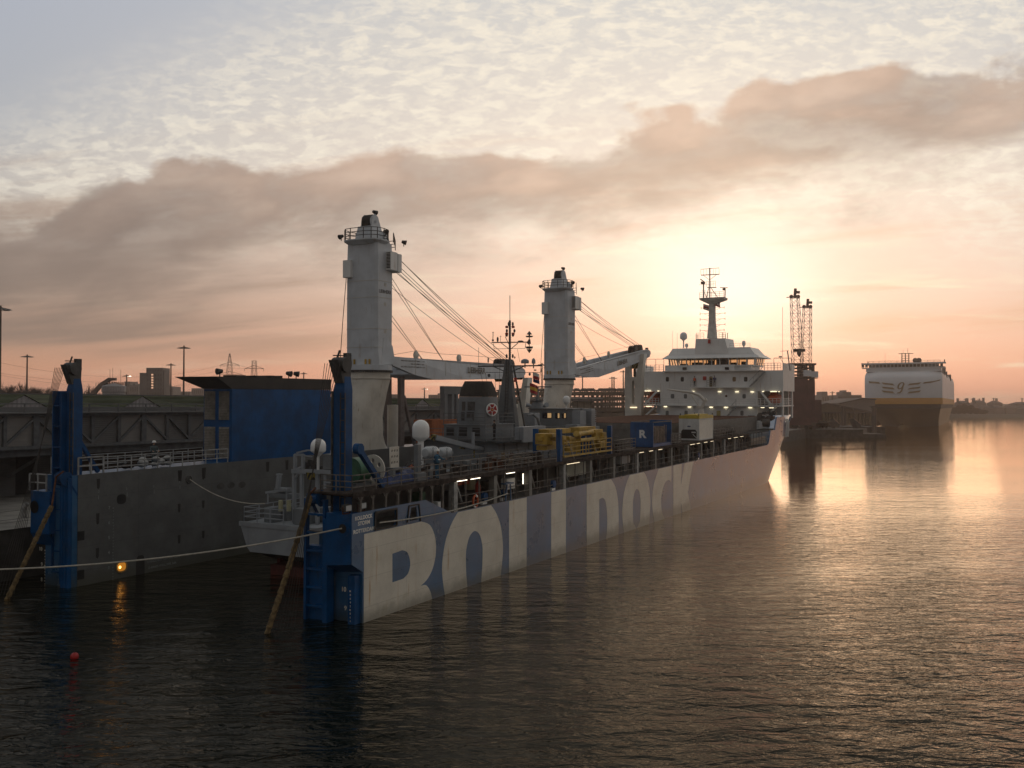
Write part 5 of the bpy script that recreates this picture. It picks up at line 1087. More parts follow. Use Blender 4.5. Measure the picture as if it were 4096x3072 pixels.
# knuckle boom crane
def fx(x, y, u): return sp(*zF(x, y), 0, u)
m3 = MB(); a, b_ = fx(1075, 1105, 24), fx(1500, 1215, 29); m3.bar(a, b_, .42, .42); m3.bar(b_, fx(1640, 1240, 31), .4, .35); m3.lathe(fx(1615, 1230, 31), [(.01, -.2), (.28, -.2), (.28, .2), (.01, .2)], 12, 'Y'); m3.bar(fx(1500, 1210, 29), fx(1500, 1060, 29), .22); m3.bar(fx(1490, 1055, 29), fx(1512, 1055, 29), .35, .12); nb(m3, 'boom_crane', M['navy_hull'], bevel=.03)
m3 = MB(); m3.bar(fx(1050, 1098, 24), fx(1085, 1108, 24), .46, .46); m3.bar(fx(1365, 1205, 28), fx(1405, 1215, 28), .35, .35); m3.bar(fx(1512, 1240, 29), fx(1512, 1330, 29), .1, .1); nb(m3, 'boom_stripe', M['hazard'])
# stern clutter: frame, posts, rails, winches
m3 = MB(); U9 = 10
def d9(x, y, u=U9): return sp(*zD(x, y), 0, u)
for x in (548, 610): m3.bar(d9(x, 132), d9(x, 255), .2)
m3.bar(d9(545, 135), d9(612, 135), .16); m3.bar(d9(548, 250), d9(612, 225), .14); m3.bar(d9(560, 120), d9(640, 100), .12); m3.bar(d9(640, 100), d9(700, 100), .1)
m3.bar(d9(530, 262), d9(840, 272), .34, .3); m3.bar(d9(600, 140), d9(680, 150), .08)
for x in (540, 600, 722): m3.bar(d9(x, 262), d9(x, 690), .22, .22)
m3.bar(d9(548, 310), d9(580, 275), .15); m3.bar(d9(780, 262), d9(780, 400), .14); m3.bar(d9(780, 350), d9(840, 352), .1)
nb(m3, 'stern_gantry', M['navy_hull'])
m3 = MB(); a = d9(765, 130); b_ = d9(838, 248); m3.box(U9, U9+2, a[1], b_[1], b_[2], a[2]); nb(m3, 'control_cabin', M['navy_grey'])
m3 = MB(); a = d9(640, 105, 10); b_ = d9(840, 262, 10); 
for k in range(14): x, y = random.uniform(625, 760), random.uniform(200, 255); c = d9(x, y, 10.5); s = random.uniform(.08, .2); m3.box(c[0]-s, c[0]+s, c[1]-s, c[1]+s, c[2]-s, c[2]+s*1.5)
nb(m3, 'gantry_machinery', M['steel_dark'])
a = d9(680, 300); m3 = MB(); m3.loft([[(a[0]+x, a[1]+y, a[2]+.25) for x, y, z in super_ring(.35, .42, 3, 0, 12)], [(a[0]+x, a[1]+y, a[2]-.25) for x, y, z in super_ring(.25, .3, 3, 0, 12)]]); nb(m3, 'hanging_block', M['hazard'])
m3 = MB(); m3.rail([(8.2, 16.5, 3.4), (8.2, 12.9, 3.4)], 1.0, .03, 2, 1.1); m3.rail([(8.2, 16.5, 3.4), (16, 16.9, 3.4)], 1.0, .03, 2, 1.6); nb(m3, 'railing', M['navy_hull'])
m3 = MB()
for (x0, x1, y0, y1, u) in [(305, 370, 545, 680, 9), (540, 610, 555, 690, 9), (420, 560, 580, 690, 11), (330, 520, 430, 480, 12), (620, 680, 600, 700, 10), (380, 470, 395, 430, 12)]:
    a = d9(x0, y0, u); b_ = d9(x1, y1, u); m3 = MB(); m3.box(u, u+.9, a[1], b_[1], b_[2], a[2]); nb(m3, 'stern_locker', M['navy_grey'], bevel=.02)
m3 = MB()
for k in range(26):
    u = random.uniform(9.5, 14); v = random.uniform(9, 16); s = random.uniform(.12, .35); m3.box(u-s, u+s, v-s, v+s, 3.3, 3.3+s*3)
nb(m3, 'stern_machinery', M['navy_grey'], bevel=.02)
m3 = MB()
for x in (435, 498): a = d9(x, 490, 9); b_ = d9(x, 575, 9); m3.cyl(b_, a, .16, n=12)
nb(m3, 'yellow_cylinder', M['pale_yellow'] if 'pale_yellow' in M else M.setdefault('pale_yellow', pmat('pale_yellow', (.40, .38, .24), .6)), smooth=True)
m3 = MB(); m3.bar(d9(412, 400, 10), d9(425, 290, 10), .26); m3.bar(d9(408, 288, 10), d9(440, 288, 10), .3, .1); m3.bar(d9(320, 430, 10), d9(480, 405, 10), .16); m3.bar(d9(335, 440, 10), d9(335, 520, 10), .08); m3.bar(d9(480, 430, 10), d9(480, 560, 10), .08); nb(m3, 'davit', M['navy_hull'])
a = d9(625, 1032, 14); m3 = MB(); m3.cyl((a[0], a[1]-.1, a[2]), (a[0], a[1]+.1, a[2]), .06, n=8); nb(m3, 'work_lamp', M['lamp_orange'])
# white life raft canisters lying on the quarter
def canister(u, v, w, lab):
    t = thing('life_raft_canister', lab, 'life raft', SHIP@Matrix.Translation((u, v, w)), 'life raft canisters on the naval ship quarter')
    m3 = MB(); prof = [(.02, -.78), (.3, -.76), (.42, -.62), (.44, -.5)]
    for k in range(4): x = -.5+k*.25; prof += [(.44, x), (.47, x+.03), (.47, x+.08), (.44, x+.11)]
    prof += [(.44, .5), (.42, .62), (.3, .76), (.02, .78)]; m3.lathe((0, 0, .5), prof, 20, 'X'); m3.build('shell', M['raft'], t, smooth=True)
    m3 = MB(); 
    for x in (-.4, .4): m3.box(x-.06, x+.06, -.45, .45, 0, .14); m3.box(x-.02, x+.02, -.49, -.46, .1, .9)
    m3.build('cradle', M['navy_dark'], t); return t
p = sp(*zF(990, 1310), 1, 7.9); canister(p[0]+.5, 7.9, p[2]-.25, 'white ribbed life raft canister nearest the stern, left of the man in blue coveralls')
p = sp(*zF(1130, 1310), 1, 7.9); canister(p[0]+.7, 7.9, p[2]-.3, 'white ribbed life raft canister behind the arm of the man in blue coveralls')
# =================================================================== things standing on the dock ship
def on_ship(u, v, w, rz=0): return SHIP@T(u, v, w, rz)
# container with an R
def container(name, lab, u, v, w, L_, mat_f, mat_s, open_side=False):
    t = thing(name, lab, 'container', on_ship(u, v, w)); H_ = 2.5; W_ = 2.44
    if open_side:
        m3 = MB(); m3.box(0, .12, 0, W_, 0, H_); m3.build('end_wall', mat_f, t)
        m3 = MB(); m3.box(L_-.12, L_, 0, W_, 0, H_+.1); m3.build('end_wall', mat_f, t)
        m3 = MB(); m3.box(0.12, L_-.12, 0, W_, 0, .3); m3.build('floor', mat_f, t)
        m3 = MB(); m3.bar((0, .05, H_), (L_, .05, H_), .1); m3.bar((0, W_-.05, H_), (L_, W_-.05, H_), .1); m3.build('top_rail', M['steel_dark'], t)
    else:
        m3 = MB(); m3.box(.08, L_-.02, .04, W_-.04, .12, H_-.1); m3.build('box_walls', mat_s, t)
        m3 = MB()
        for y in (0, W_-.14): 
            for x in (0, L_-.14): m3.box(x, x+.14, y, y+.14, 0, H_)
        for z in (0, H_-.13): 
            m3.box(.14, L_-.14, 0, .1, z, z+.13); m3.box(.14, L_-.14, W_-.1, W_, z, z+.13); m3.box(0, .1, .14, W_-.14, z, z+.13); m3.box(L_-.1, L_, .14, W_-.14, z, z+.13)
        m3.build('corner_frame', mat_f, t)
    return t
t = container('blue_container', 'blue open-sided container with white letter R on its end, beside the hatch covers', 47.9, .1, 7.12, 6.0, M['box_blue'], M['box_blue'], True)
text('R', 1.05, 'letter', M['white_clean'], t, Matrix(((0, 0, 1, -.006), (-1, 0, 0, 1.5), (0, 1, 0, .95), (0, 0, 0, 1))), .05, 1.1)
m3 = MB()
for k in range(9): x = .8+k*.5; h = random.uniform(1.4, 2.2); m3.bar((x, .25, .3), (x+random.uniform(-.1, .1), .25, h), .07); m3.box(x-.18, x+.18, .4, 1.6, .3, h-.15)
m3.build('stowed_lashings', M['wood_grey'] if 'wood_grey' in M else M.setdefault('wood_grey', pmat('wood_grey', (.26, .20, .16), .8, var=.3, scale=2)), t)
t = container('reefer_container', 'white refrigerated container with corrugated side at the rail, aft of the bridge', 64.0, .05, 7.12, 6.06, M['reefer_front'], M['reefer_side'])
m3 = MB(); m3.box(-.0, .03, .14, 2.3, .13, 2.37); m3.build('end_panel', M['reefer_front'], t)
Mx = Matrix(((0, 0, 1, -.012), (-1, 0, 0, 1.22), (0, 1, 0, 0), (0, 0, 0, 1)))
flat([[(-.92, .2), (.92, .2), (.92, 1.05), (.75, 1.25), (-.75, 1.25), (-.92, 1.05)]], 'cooling_unit', M['black'], t, Mx, .008)
m3 = MB(); m3.box(-.06, -.02, .4, .9, .85, 1.0); m3.bar((-.05, .2, .2), (-.05, .75, .7), .06); m3.build('unit_fittings', M['reefer_front'], t)
flat([[(.22*math.cos(a_), .07*math.sin(a_)+1.62) for a_ in np.linspace(0, 6.1, 20)]], 'maker_badge', M['navy_blue'], t, Mx, .006)
t = thing('spreader_beam', 'yellow lifting spreader lying on top of the white refrigerated container', 'lifting frame', on_ship(64.0, .05, 9.63))
m3 = MB(); m3.box(.0, 6.06, .0, .25, 0, .38); m3.box(0, 6.06, 2.2, 2.44, 0, .38); m3.box(0, .25, .25, 2.2, 0, .38); m3.box(5.8, 6.06, .25, 2.2, 0, .38); m3.box(.4, 5.6, .5, 1.9, .2, .5); m3.build('frame', M['yellow_bright'], t, bevel=.02)
m3 = MB()
for x in (.1, 5.9): 
    for y in (.1, 2.3): m3.bar((x, y, .38), (x+.1, y, .58), .1)
m3.build('twist_lock', M['steel_dark'], t)
# orange container on the port side, behind the funnel
p = sp(*zX(1790, 424), 1, 24.6); q = sp(*zF(1355, 1000), 1, 24.6)
t = container('orange_container', 'orange corrugated container on the port side behind the grey funnel', 43.0, 23.2, 7.12, 12.2, M['orange_box'], M['orange_box'])
# grey box by the rail with white top, port
# yellow gear between blue posts
t = thing('gripper_stack', 'heap of yellow steel box sections and tubes between blue posts at the rail', 'machinery', on_ship(26, 1.6, WALK))
random.seed(11)
m3 = MB()
def ib(x0, x1, y0, y1, dpt, u0, m=None):
    a = sp(*zI(x0, y0), 1, u0); b_ = sp(*zI(x1, y1), 1, u0); (m or m3).box(a[0]-26, b_[0]-26, a[1]-1.6, a[1]-1.6+dpt, b_[2]-WALK, a[2]-WALK)
for (x0, x1, y0, y1, d, v) in [(790, 855, 650, 765, 1.0, 1.0), (855, 925, 655, 685, .8, .7), (890, 928, 685, 722, .5, .6), (855, 930, 730, 765, .9, .7), (742, 795, 685, 725, .6, 1.3), (820, 925, 602, 650, 1.0, 1.7), (960, 1060, 595, 640, 1.0, 1.9), (1155, 1335, 580, 625, 1.0, 2.0), (1330, 1415, 605, 640, .8, 1.0), (1410, 1455, 635, 672, .5, .7), (1340, 1395, 640, 690, .6, .9), (975, 1010, 675, 722, .5, .5), (1048, 1082, 680, 712, .5, .6), (1010, 1120, 700, 760, .8, 1.5), (1180, 1460, 700, 760, .9, 1.9), (790, 920, 780, 820, .9, 1.2), (1050, 1080, 805, 840, .5, .6), (1050, 1120, 780, 850, .5, 1.8), (1180, 1240, 770, 850, .5, 1.8), (1380, 1450, 740, 800, .8, 1.3)]: ib(x0, x1, y0, y1, d, v)
m3.build('box_section', M['yellow'], t, bevel=.03)
m3 = MB()
for (x0, y0, x1, y1, r, v) in [(1140, 655, 1300, 632, .2, 1.2), (1155, 725, 1330, 706, .18, 1.0), (1120, 650, 1145, 675, .28, .9), (1340, 690, 1350, 720, .24, .8), (1395, 690, 1400, 700, .3, .8), (1225, 640, 1330, 628, .17, 1.7)]:
    a = sp(*zI(x0, y0), 1, v); b_ = sp(*zI(x1, y1), 1, v); m3.cyl((a[0]-26, a[1]-1.6, a[2]-WALK), (b_[0]-26, b_[1]-1.6, b_[2]-WALK), r, n=14)
m3.build('tube', M['yellow'], t, smooth=True)
for (x, y0, y1, u0, v, nm) in [(945, 600, 900, None, .1, 'a'), (1503, 560, 830, None, .1, 'b'), (685, 595, 860, None, 2.6, 'c'), (1208, 625, 760, None, 1.2, 'd'), (1275, 630, 745, None, 1.2, 'e')]:
    a = sp(*zI(x, y0), 1, v); m3 = MB(); w_ = .17 if nm in 'ab' else (.16 if nm == 'c' else .07); m3.box(a[0]-w_, a[0]+w_, v-.08, v+.3, WALK, a[2]); o = m3.build('guide_post', M['blue'], ship)
m3 = MB(); m3.bar((27.0, .05, 8.6), (28.2, .05, 7.2), .07); m3.bar((31.9, .05, 8.6), (33.2, .05, 7.2), .07); m3.build('post_brace', M['rail_light'], ship)
# mesh cages and pallets along the walk
def cage(lab, u0, u1, v0, v1, h):
    t = thing('wire_cage', lab, 'cage', on_ship(u0, v0, WALK), 'wire cages along the walkway'); m3 = MB(); L_ = u1-u0; W_ = v1-v0
    m3.rail([(0, 0, 0), (L_, 0, 0), (L_, W_, 0), (0, W_, 0), (0, 0, 0)], h, .022, 5, .8); m3.build('frame', M['rail_grey'], t)
    m3 = MB()
    for k in range(7): x, y = random.uniform(.2, L_-.5), random.uniform(.2, W_-.5); m3.box(x, x+random.uniform(.2, .5), y, y+random.uniform(.2, .6), .02, random.uniform(.2, h*.7))
    m3.build('contents', M['deck_rust'], t)
cage('dark wire cage between the yellow railing and the blue container', 38.5, 42.4, .3, 2.3, 1.2)
cage('dark wire cage between the blue container and the white one', 54.8, 57.6, .3, 2.3, 1.15)
cage('dark wire cage just forward of the white refrigerated container', 71.0, 75.5, .3, 2.4, 1.1)
cage('dark wire cage farthest forward, near the step of the bow', 80.5, 84.5, .3, 2.4, 1.1)
cage('dark wire cage abaft the blue post and yellow gear', 18.5, 22.5, 1.0, 2.7, .9)
t = thing('tarpaulin_heap', 'dark blue tarpaulin thrown over gear on the stern walkway', 'tarpaulin', on_ship(6.2, 1.9, WALK)); m3 = MB(); n = 14; vs = []
for j in range(n):
    for i in range(n):
        x = (i/(n-1)-.5)*4.4; y = (j/(n-1)-.5)*1.6; e = max(0, 1-(x/2.2)**2)*max(0, 1-(y/.8)**2); vs.append((x, y, .02+.62*e**.5*(1+.35*math.sin(x*3.1)*math.cos(y*5)+.2*random.random())))
m3.add(vs, [(j*n+i, j*n+i+1, (j+1)*n+i+1, (j+1)*n+i) for j in range(n-1) for i in range(n-1)]); m3.build('sheet', M['tarp'], t, smooth=False)
t = thing('rope_heap', 'tangled dark ropes and scraps piled beside the life raft canisters', 'ropes', on_ship(8.2, 2.2, WALK)); 
def bx(c, s, m, mb_): mb_.box(c[0]-s, c[0]+s, c[1]-s*.7, c[1]+s*.7, c[2]-s*.5, c[2]+s*.5)
m3 = MB()
for k in range(26):
    c = Vector((random.uniform(-1.4, 1.4), random.uniform(-.5, .5), random.uniform(.1, .9))); pts = [c+Vector((random.uniform(-.5, .5), random.uniform(-.3, .3), random.uniform(-.3, .3)))*s for s in (1, .6, 0, .7)]; m3.path(pts, .045, 5)
m3.build('coil', M['steel_dark'], t)
m3 = MB()
for k in range(9): bx((random.uniform(-1.2, 1.2), random.uniform(-.4, .4), random.uniform(.3, .9)), .09, None, m3)
m3.build('orange_scrap', M['orange'], t)
# winch gear by the starboard tower
t = thing('cable_winch', 'green winch with a pale perforated drum flange beside the starboard tower', 'winch', on_ship(2.4, 2.2, WALK))
m3 = MB(); m3.lathe((0, 0, .95), [(.01, -.6), (.72, -.6), (.72, .5), (.01, .5)], 22, 'X'); m3.build('drum', M['green_drum'], t, True)
fl_ = flat([circ(.85)]+[[(x+.13*math.cos(a_), y+.15*math.sin(a_)) for a_ in np.linspace(0, 5.8, 12)] for x, y in [(.0, .5), (.45, .28), (.45, -.25), (0, -.5), (-.45, -.25), (-.45, .28)]], 'drum_flange', M['pedestal'], t, Matrix(((0, 0, 1, .7), (-1, 0, 0, -.55), (0, 1, 0, .95), (0, 0, 0, 1))), .04)
m3 = MB(); m3.box(-.8, .8, -.5, .5, 0, .25); m3.bar((.1, -.4, .2), (.6, -.4, .95), .12); m3.build('bed', M['navy_dark'], t)
t = thing('perforated_bracket', 'pale plate bracket with nine round holes standing on the walkway', 'bracket', on_ship(5.3, 1.7, WALK))
Mx = Matrix(((1, 0, 0, 0), (0, 0, 1, 0), (0, 1, 0, .9), (0, 0, 0, 1)))
flat([[(-.45, 0), (.45, 0), (.45, 1.25), (-.45, 1.25)]]+[[(x+.09*math.cos(a_), y+.1*math.sin(a_)) for a_ in np.linspace(0, 5.8, 10)] for x in (-.27, 0, .27) for y in (.3, .65, 1.0)], 'perforated_plate', M['pedestal'], t, Mx, .04)
m3 = MB(); m3.box(-.55, -.3, -.3, .3, 0, .9); m3.box(.2, .5, -.3, .3, 0, .9); m3.box(-.55, .5, -.3, .3, .75, .9); m3.build('bracket_legs', M['navy_grey'], t)
t = thing('deck_post', 'pale square post standing on a wide foot by the perforated bracket', 'post', on_ship(7.2, 1.3, WALK)); m3 = MB(); m3.box(-.16, .16, -.16, .16, 0, 2.2); m3.box(-.5, .5, -.35, .35, 0, .45); m3.build('shaft', M['navy_grey'], t); 
# gallery contents seen between the pillars
def gal_box(name, lab, cat, zf, x0, x1, y0, y1, mat, v=1.4, dpt=.5, group=None):
    a = sp(*zf(x0, y0), 1, v); b_ = sp(*zf(x1, y1), 1, v); w0 = max(b_[2], TOPW+.02); t = thing(name, lab, cat, on_ship((a[0]+b_[0])/2, v, w0), group); L_ = abs(b_[0]-a[0])/2; h = a[2]-w0
    m3 = MB(); m3.box(-L_, L_, 0, dpt, 0, h); m3.build('casing', mat, t, bevel=.03); m3 = MB(); m3.box(-L_*.8, L_*.8, -.02, 0, h*.1, h*.9); m3.build('door', mat, t); return t
gal_box('fire_cabinet', 'red wall cabinet under the first tube lamp, nearer the stern', 'cabinet', zG, 1418, 1472, 468, 560, M['orange'], 1.6, group='red cabinets in the gallery')
gal_box('fire_cabinet', 'red wall cabinet under the second tube lamp', 'cabinet', zG, 1502, 1568, 452, 545, M['orange'], 1.6, group='red cabinets in the gallery')
gal_box('water_tank', 'pale upright tank between the second cabinet and the red cylinder', 'tank', zG, 1570, 1632, 480, 610, M['pale_yellow'], 1.5)
gal_box('control_box', 'white control box hanging behind the rail, left of the vertical lamp', 'control box', zG, 1998, 2095, 490, 600, M['white_clean'], 1.0)
gal_box('lit_cupboard', 'pale grey lit cupboards under the yellow-railed bay', 'cupboard', zI, 1018, 1245, 945, 1090, M['pale_pane_wall'] if 'pale_pane_wall' in M else M.setdefault('pale_pane_wall', pmat('pale_pane_wall', (.42, .42, .34), .5)), 1.2, .8)
gal_box('pump_casing', 'pale rounded pump between two pillars, aft of the red cylinder', 'pump', zI, 1610, 1715, 905, 970, M['raft'], .9)
gal_box('green_bag', 'dark green sack leaning behind the stern bulwark', 'sack', zG, 960, 1040, 650, 740, M['green_drum'], 1.2)
gal_box('white_valve', 'small white valve housing at the sloping end of the stern bulwark', 'valve', zG, 1180, 1240, 765, 820, M['white_clean'], .5)
def ring(lab, zf, x, y, v, mats=('orange', 'white_clean')):
    a = sp(*zf(x, y), 1, v); t = thing('life_ring', lab, 'life ring', on_ship(*a), None)
    for k in range(8):
        m3 = MB(); pts = [(.3*math.cos(s), 0, .38*math.sin(s)) for s in np.linspace(k*math.pi/4, (k+1)*math.pi/4, 6)]; m3.path(pts, .07, 8); m3.build('ring_segment', M[mats[k % 2] if k % 4 == 1 else mats[0]], t, True)
ring('orange and white life ring hanging on the gallery rail', zG, 1627, 752, .0)
for (x, y, lab) in [(1655, 610, 'red gas cylinder upright behind the gallery rail near the life ring')]:
    a = sp(*zG(x, y), 1, 1.2); t = thing('gas_cylinder', lab, 'gas cylinder', on_ship(a[0], a[1], TOPW+.02)); m3 = MB(); m3.lathe((0, 0, 0), [(.17, 0), (.19, .05), (.19, 1.2), (.12, 1.38), (.05, 1.42), (.05, 1.5)], 14); m3.build('bottle', M['red'], t, True)
for (zf, x, y, v, lab) in [(zG, 1747, 735, .3, 'blue and white mushroom vent at the gallery rail near the life ring'), (zI, 877, 1235, .05, 'blue and white mushroom vent on the hull edge above the first L'), (zJ, 958, 1455, .05, 'blue and white mushroom vent on the hull edge above the letter K'), (zG, 1975, 715, .2, 'blue and white mushroom vent beside the mooring fairlead')]:
    a = sp(*zf(x, y), 1, v); t = thing('mushroom_vent', lab, 'vent', on_ship(a[0], v+.15, TOPW), 'mushroom vents on the hull edge'); m3 = MB(); m3.box(-.3, .3, -.1, .1, 0, .22); m3.build('foot', M['white_clean'], t); m3 = MB(); m3.lathe((0, -.14, .52), [(.01, -.05), (.3, -.04), (.3, .2), (.01, .22)], 16, 'Y'); m3.build('cowl', M['blue'], t, True)
a = sp(*zG(2010, 660), 1, .0); m3 = MB(); m3.bar((a[0]-.35, 0, TOPW), (a[0]-.1, 0, 6.1), .08); m3.bar((a[0]+.45, 0, TOPW), (a[0]+.35, 0, 6.1), .08); m3.box(a[0]-.5, a[0]+.6, -.15, .3, 6.08, 6.16); m3.build('fairlead_frame', M['hull_blue'], ship)
PFAIR = (a[0]-.2, -.1, 5.45)
# random pipework and gear deep in the gallery, one locker, hose or pump per bay
random.seed(5); nk = 0
for i, u0 in enumerate(np.arange(11.5, 96, 2.7)):
    if 26.6 < u0 < 31: continue
    m3 = MB()
    for k in range(7):
        u = u0+random.uniform(-1, 1); typ = random.random(); h = random.uniform(.4, 1.7)
        if typ < .4: m3.box(u-.2, u+.2, 1.5, 2.1, TOPW, TOPW+h)
        elif typ < .7: m3.cyl((u, 1.6, TOPW), (u, 1.6, TOPW+h), .14, n=8)
        else: m3.bar((u-.8, 1.9, 5.0+h), (u+.8, 1.9, 5.0+h), .1)
    m3.build('gallery_pipework', random.choice([M['rail_grey'], M['navy_dark'], M['gallery'], M['deck_rust'], M['raft']]) if i % 4 else M['navy_dark'], gal)
m3 = MB()
for k in range(5): p0 = sp(*zJ(1530, 1265+k*14), 1, .6); p1 = sp(*zJ(1690, 1232+k*14), 1, .6); m3.bar(p0, p1, .14, .12)
t = thing('timber_stack', 'stack of long pale boards in the gallery just aft of the bow step', 'timber', on_ship(*sp(*zJ(1610, 1330), 1, .9))); inv = Vector(sp(*zJ(1610, 1330), 1, .9)); m3.v = [tuple(Vector(p_)-inv) for p_ in m3.v]; m3.build('boards', M['wood_pale'] if 'wood_pale' in M else M.setdefault('wood_pale', pmat('wood_pale', (.36, .27, .2), .8)), t)
# small gear strewn along the top walk between the rails
random.seed(21)
for k in range(16):
    u = random.uniform(8.5, 25); m3 = MB()
    for q in range(4):
        x, y, s = u+random.uniform(-.4, .4), random.uniform(1.2, 2.7), random.uniform(.1, .32)
        if random.random() < .5: m3.box(x-s, x+s, y-s*.6, y+s*.6, WALK, WALK+s*2.2)
        else: m3.cyl((x, y, WALK), (x, y, WALK+s*3), s*.5, n=8)
    m3.build('walkway_fitting', random.choice([M['steel_dark'], M['deck_rust'], M['navy_dark'], M['rust'], M['wood']]), walk)
# deck lamps
for (x, y, lab) in [(105, 810, 'black floodlight on the stern corner bulwark, nearer the tower'), (280, 800, 'black floodlight on the stern corner bulwark, farther from the tower')]:
    a = sp(*zG(x, y), 1, .3); t = thing('deck_floodlight', lab, 'floodlight', on_ship(a[0], .3, 5.98), 'floodlights on the stern corner'); m3 = MB(); m3.box(-.28, .28, -.15, .15, .12, .5); m3.build('housing', M['steel_dark'], t, bevel=.04); m3 = MB(); m3.box(-.23, .23, -.165, -.152, .17, .45); m3.build('lens', M['raft'], t); m3 = MB(); m3.bar((-.3, 0, 0), (-.3, 0, .4), .05); m3.bar((.3, 0, 0), (.3, 0, .4), .05); m3.bar((-.3, 0, 0.02), (.3, 0, .02), .05); m3.build('yoke', M['rust'], t)
# tall post with stay and portal frame on the port wing
m3 = MB(); m3.box(36.7, 37.4, 23.0, 23.4, 7.05, 14.2); m3.box(36.7, 37.4, 24.6, 25.0, 7.05, 14.2); m3.bar((37.5, 23.2, 12.2), (39.6, 23.2, 7.1), .3, .3)
for k in range(13): m3.bar((36.95, 22.96, 7.4+k*.52), (37.2, 22.96, 7.4+k*.52), .06)
m3.build('stay_post', M['post_brown'] if 'post_brown' in M else M.setdefault('post_brown', pmat('post_brown', (.16, .13, .12), .7, streak=.4)), ship)
m3 = MB(); m3.box(46, 56, 23.6, 24.2, 12.4, 13.3); m3.box(46.1, 46.7, 23.6, 24.2, 7.05, 12.4); m3.box(47.6, 48.1, 23.6, 24.2, 9, 12.4); m3.box(48.6, 49.0, 23.6, 24.2, 9, 12.4); m3.box(46, 56, 23.6, 24.2, 8.9, 9.1); m3.box(55.5, 56, 23.6, 24.2, 7.05, 12.4); m3.build('portal_frame', M['navy_grey'], ship)
m3 = MB(); m3.cyl((35.6, 23.2, 7.05), (35.6, 23.2, 11.3), .55, n=20); m3.build('vent_trunk', M['pedestal'], ship, True)
# lifeboats in their bays
def lifeboat(lab, u, v, w):
    t = thing('lifeboat', lab, 'lifeboat', on_ship(u, v, w, 0), 'orange lifeboats in the deckhouse bays'); m3 = MB(); rings = []
    for k in range(11):
        s = -1+2*k/10; f = max(.12, (1-abs(s)**2.6))**.5; rings.append([(s*3.3, y*f*1.15, z*f*.85+1.0+(.35 if z > 0 else 0)*0) for x, y, z in [(0, math.cos(q), math.sin(q)*(1.05 if math.sin(q) > 0 else 1)) for q in np.linspace(0, 2*math.pi, 17)[:-1]]])
    m3.loft(rings); m3.build('hull', M['orange'], t, True)
    m3 = MB(); m3.box(-1.9, -.9, -.5, .5, 1.7, 2.15); m3.build('canopy', M['orange'], t, bevel=.1)
    m3 = MB(); m3.bar((-1.5, -.1, 2.0), (-.2, -.1, -.1), .3); m3.bar((1.5, -.1, 2.0), (2.4, -.1, -.1), .3); m3.build('davit_arm', M['white'], t)
lifeboat('orange lifeboat in the starboard bay of the deckhouse, at the ship side', 116.0, 2.1, 10.85)
lifeboat('orange lifeboat in the port bay of the deckhouse, beside the jib rest', 116.0, 23.0, 10.85)
m3 = MB(); m3.bar((111.9, 3.6, 13.0), (111.9, 1.9, 10.9), .3); m3.bar((111.9, 21.5, 13.0), (111.9, 23.5, 10.9), .3); m3.bar((111.9, 3.3, 8.2), (111.9, 1.2, 10.5), .25); m3.bar((111.9, 21.6, 10.5), (111.9, 24, 8.4), .25); m3.build('davit_brace', M['white'], hs)
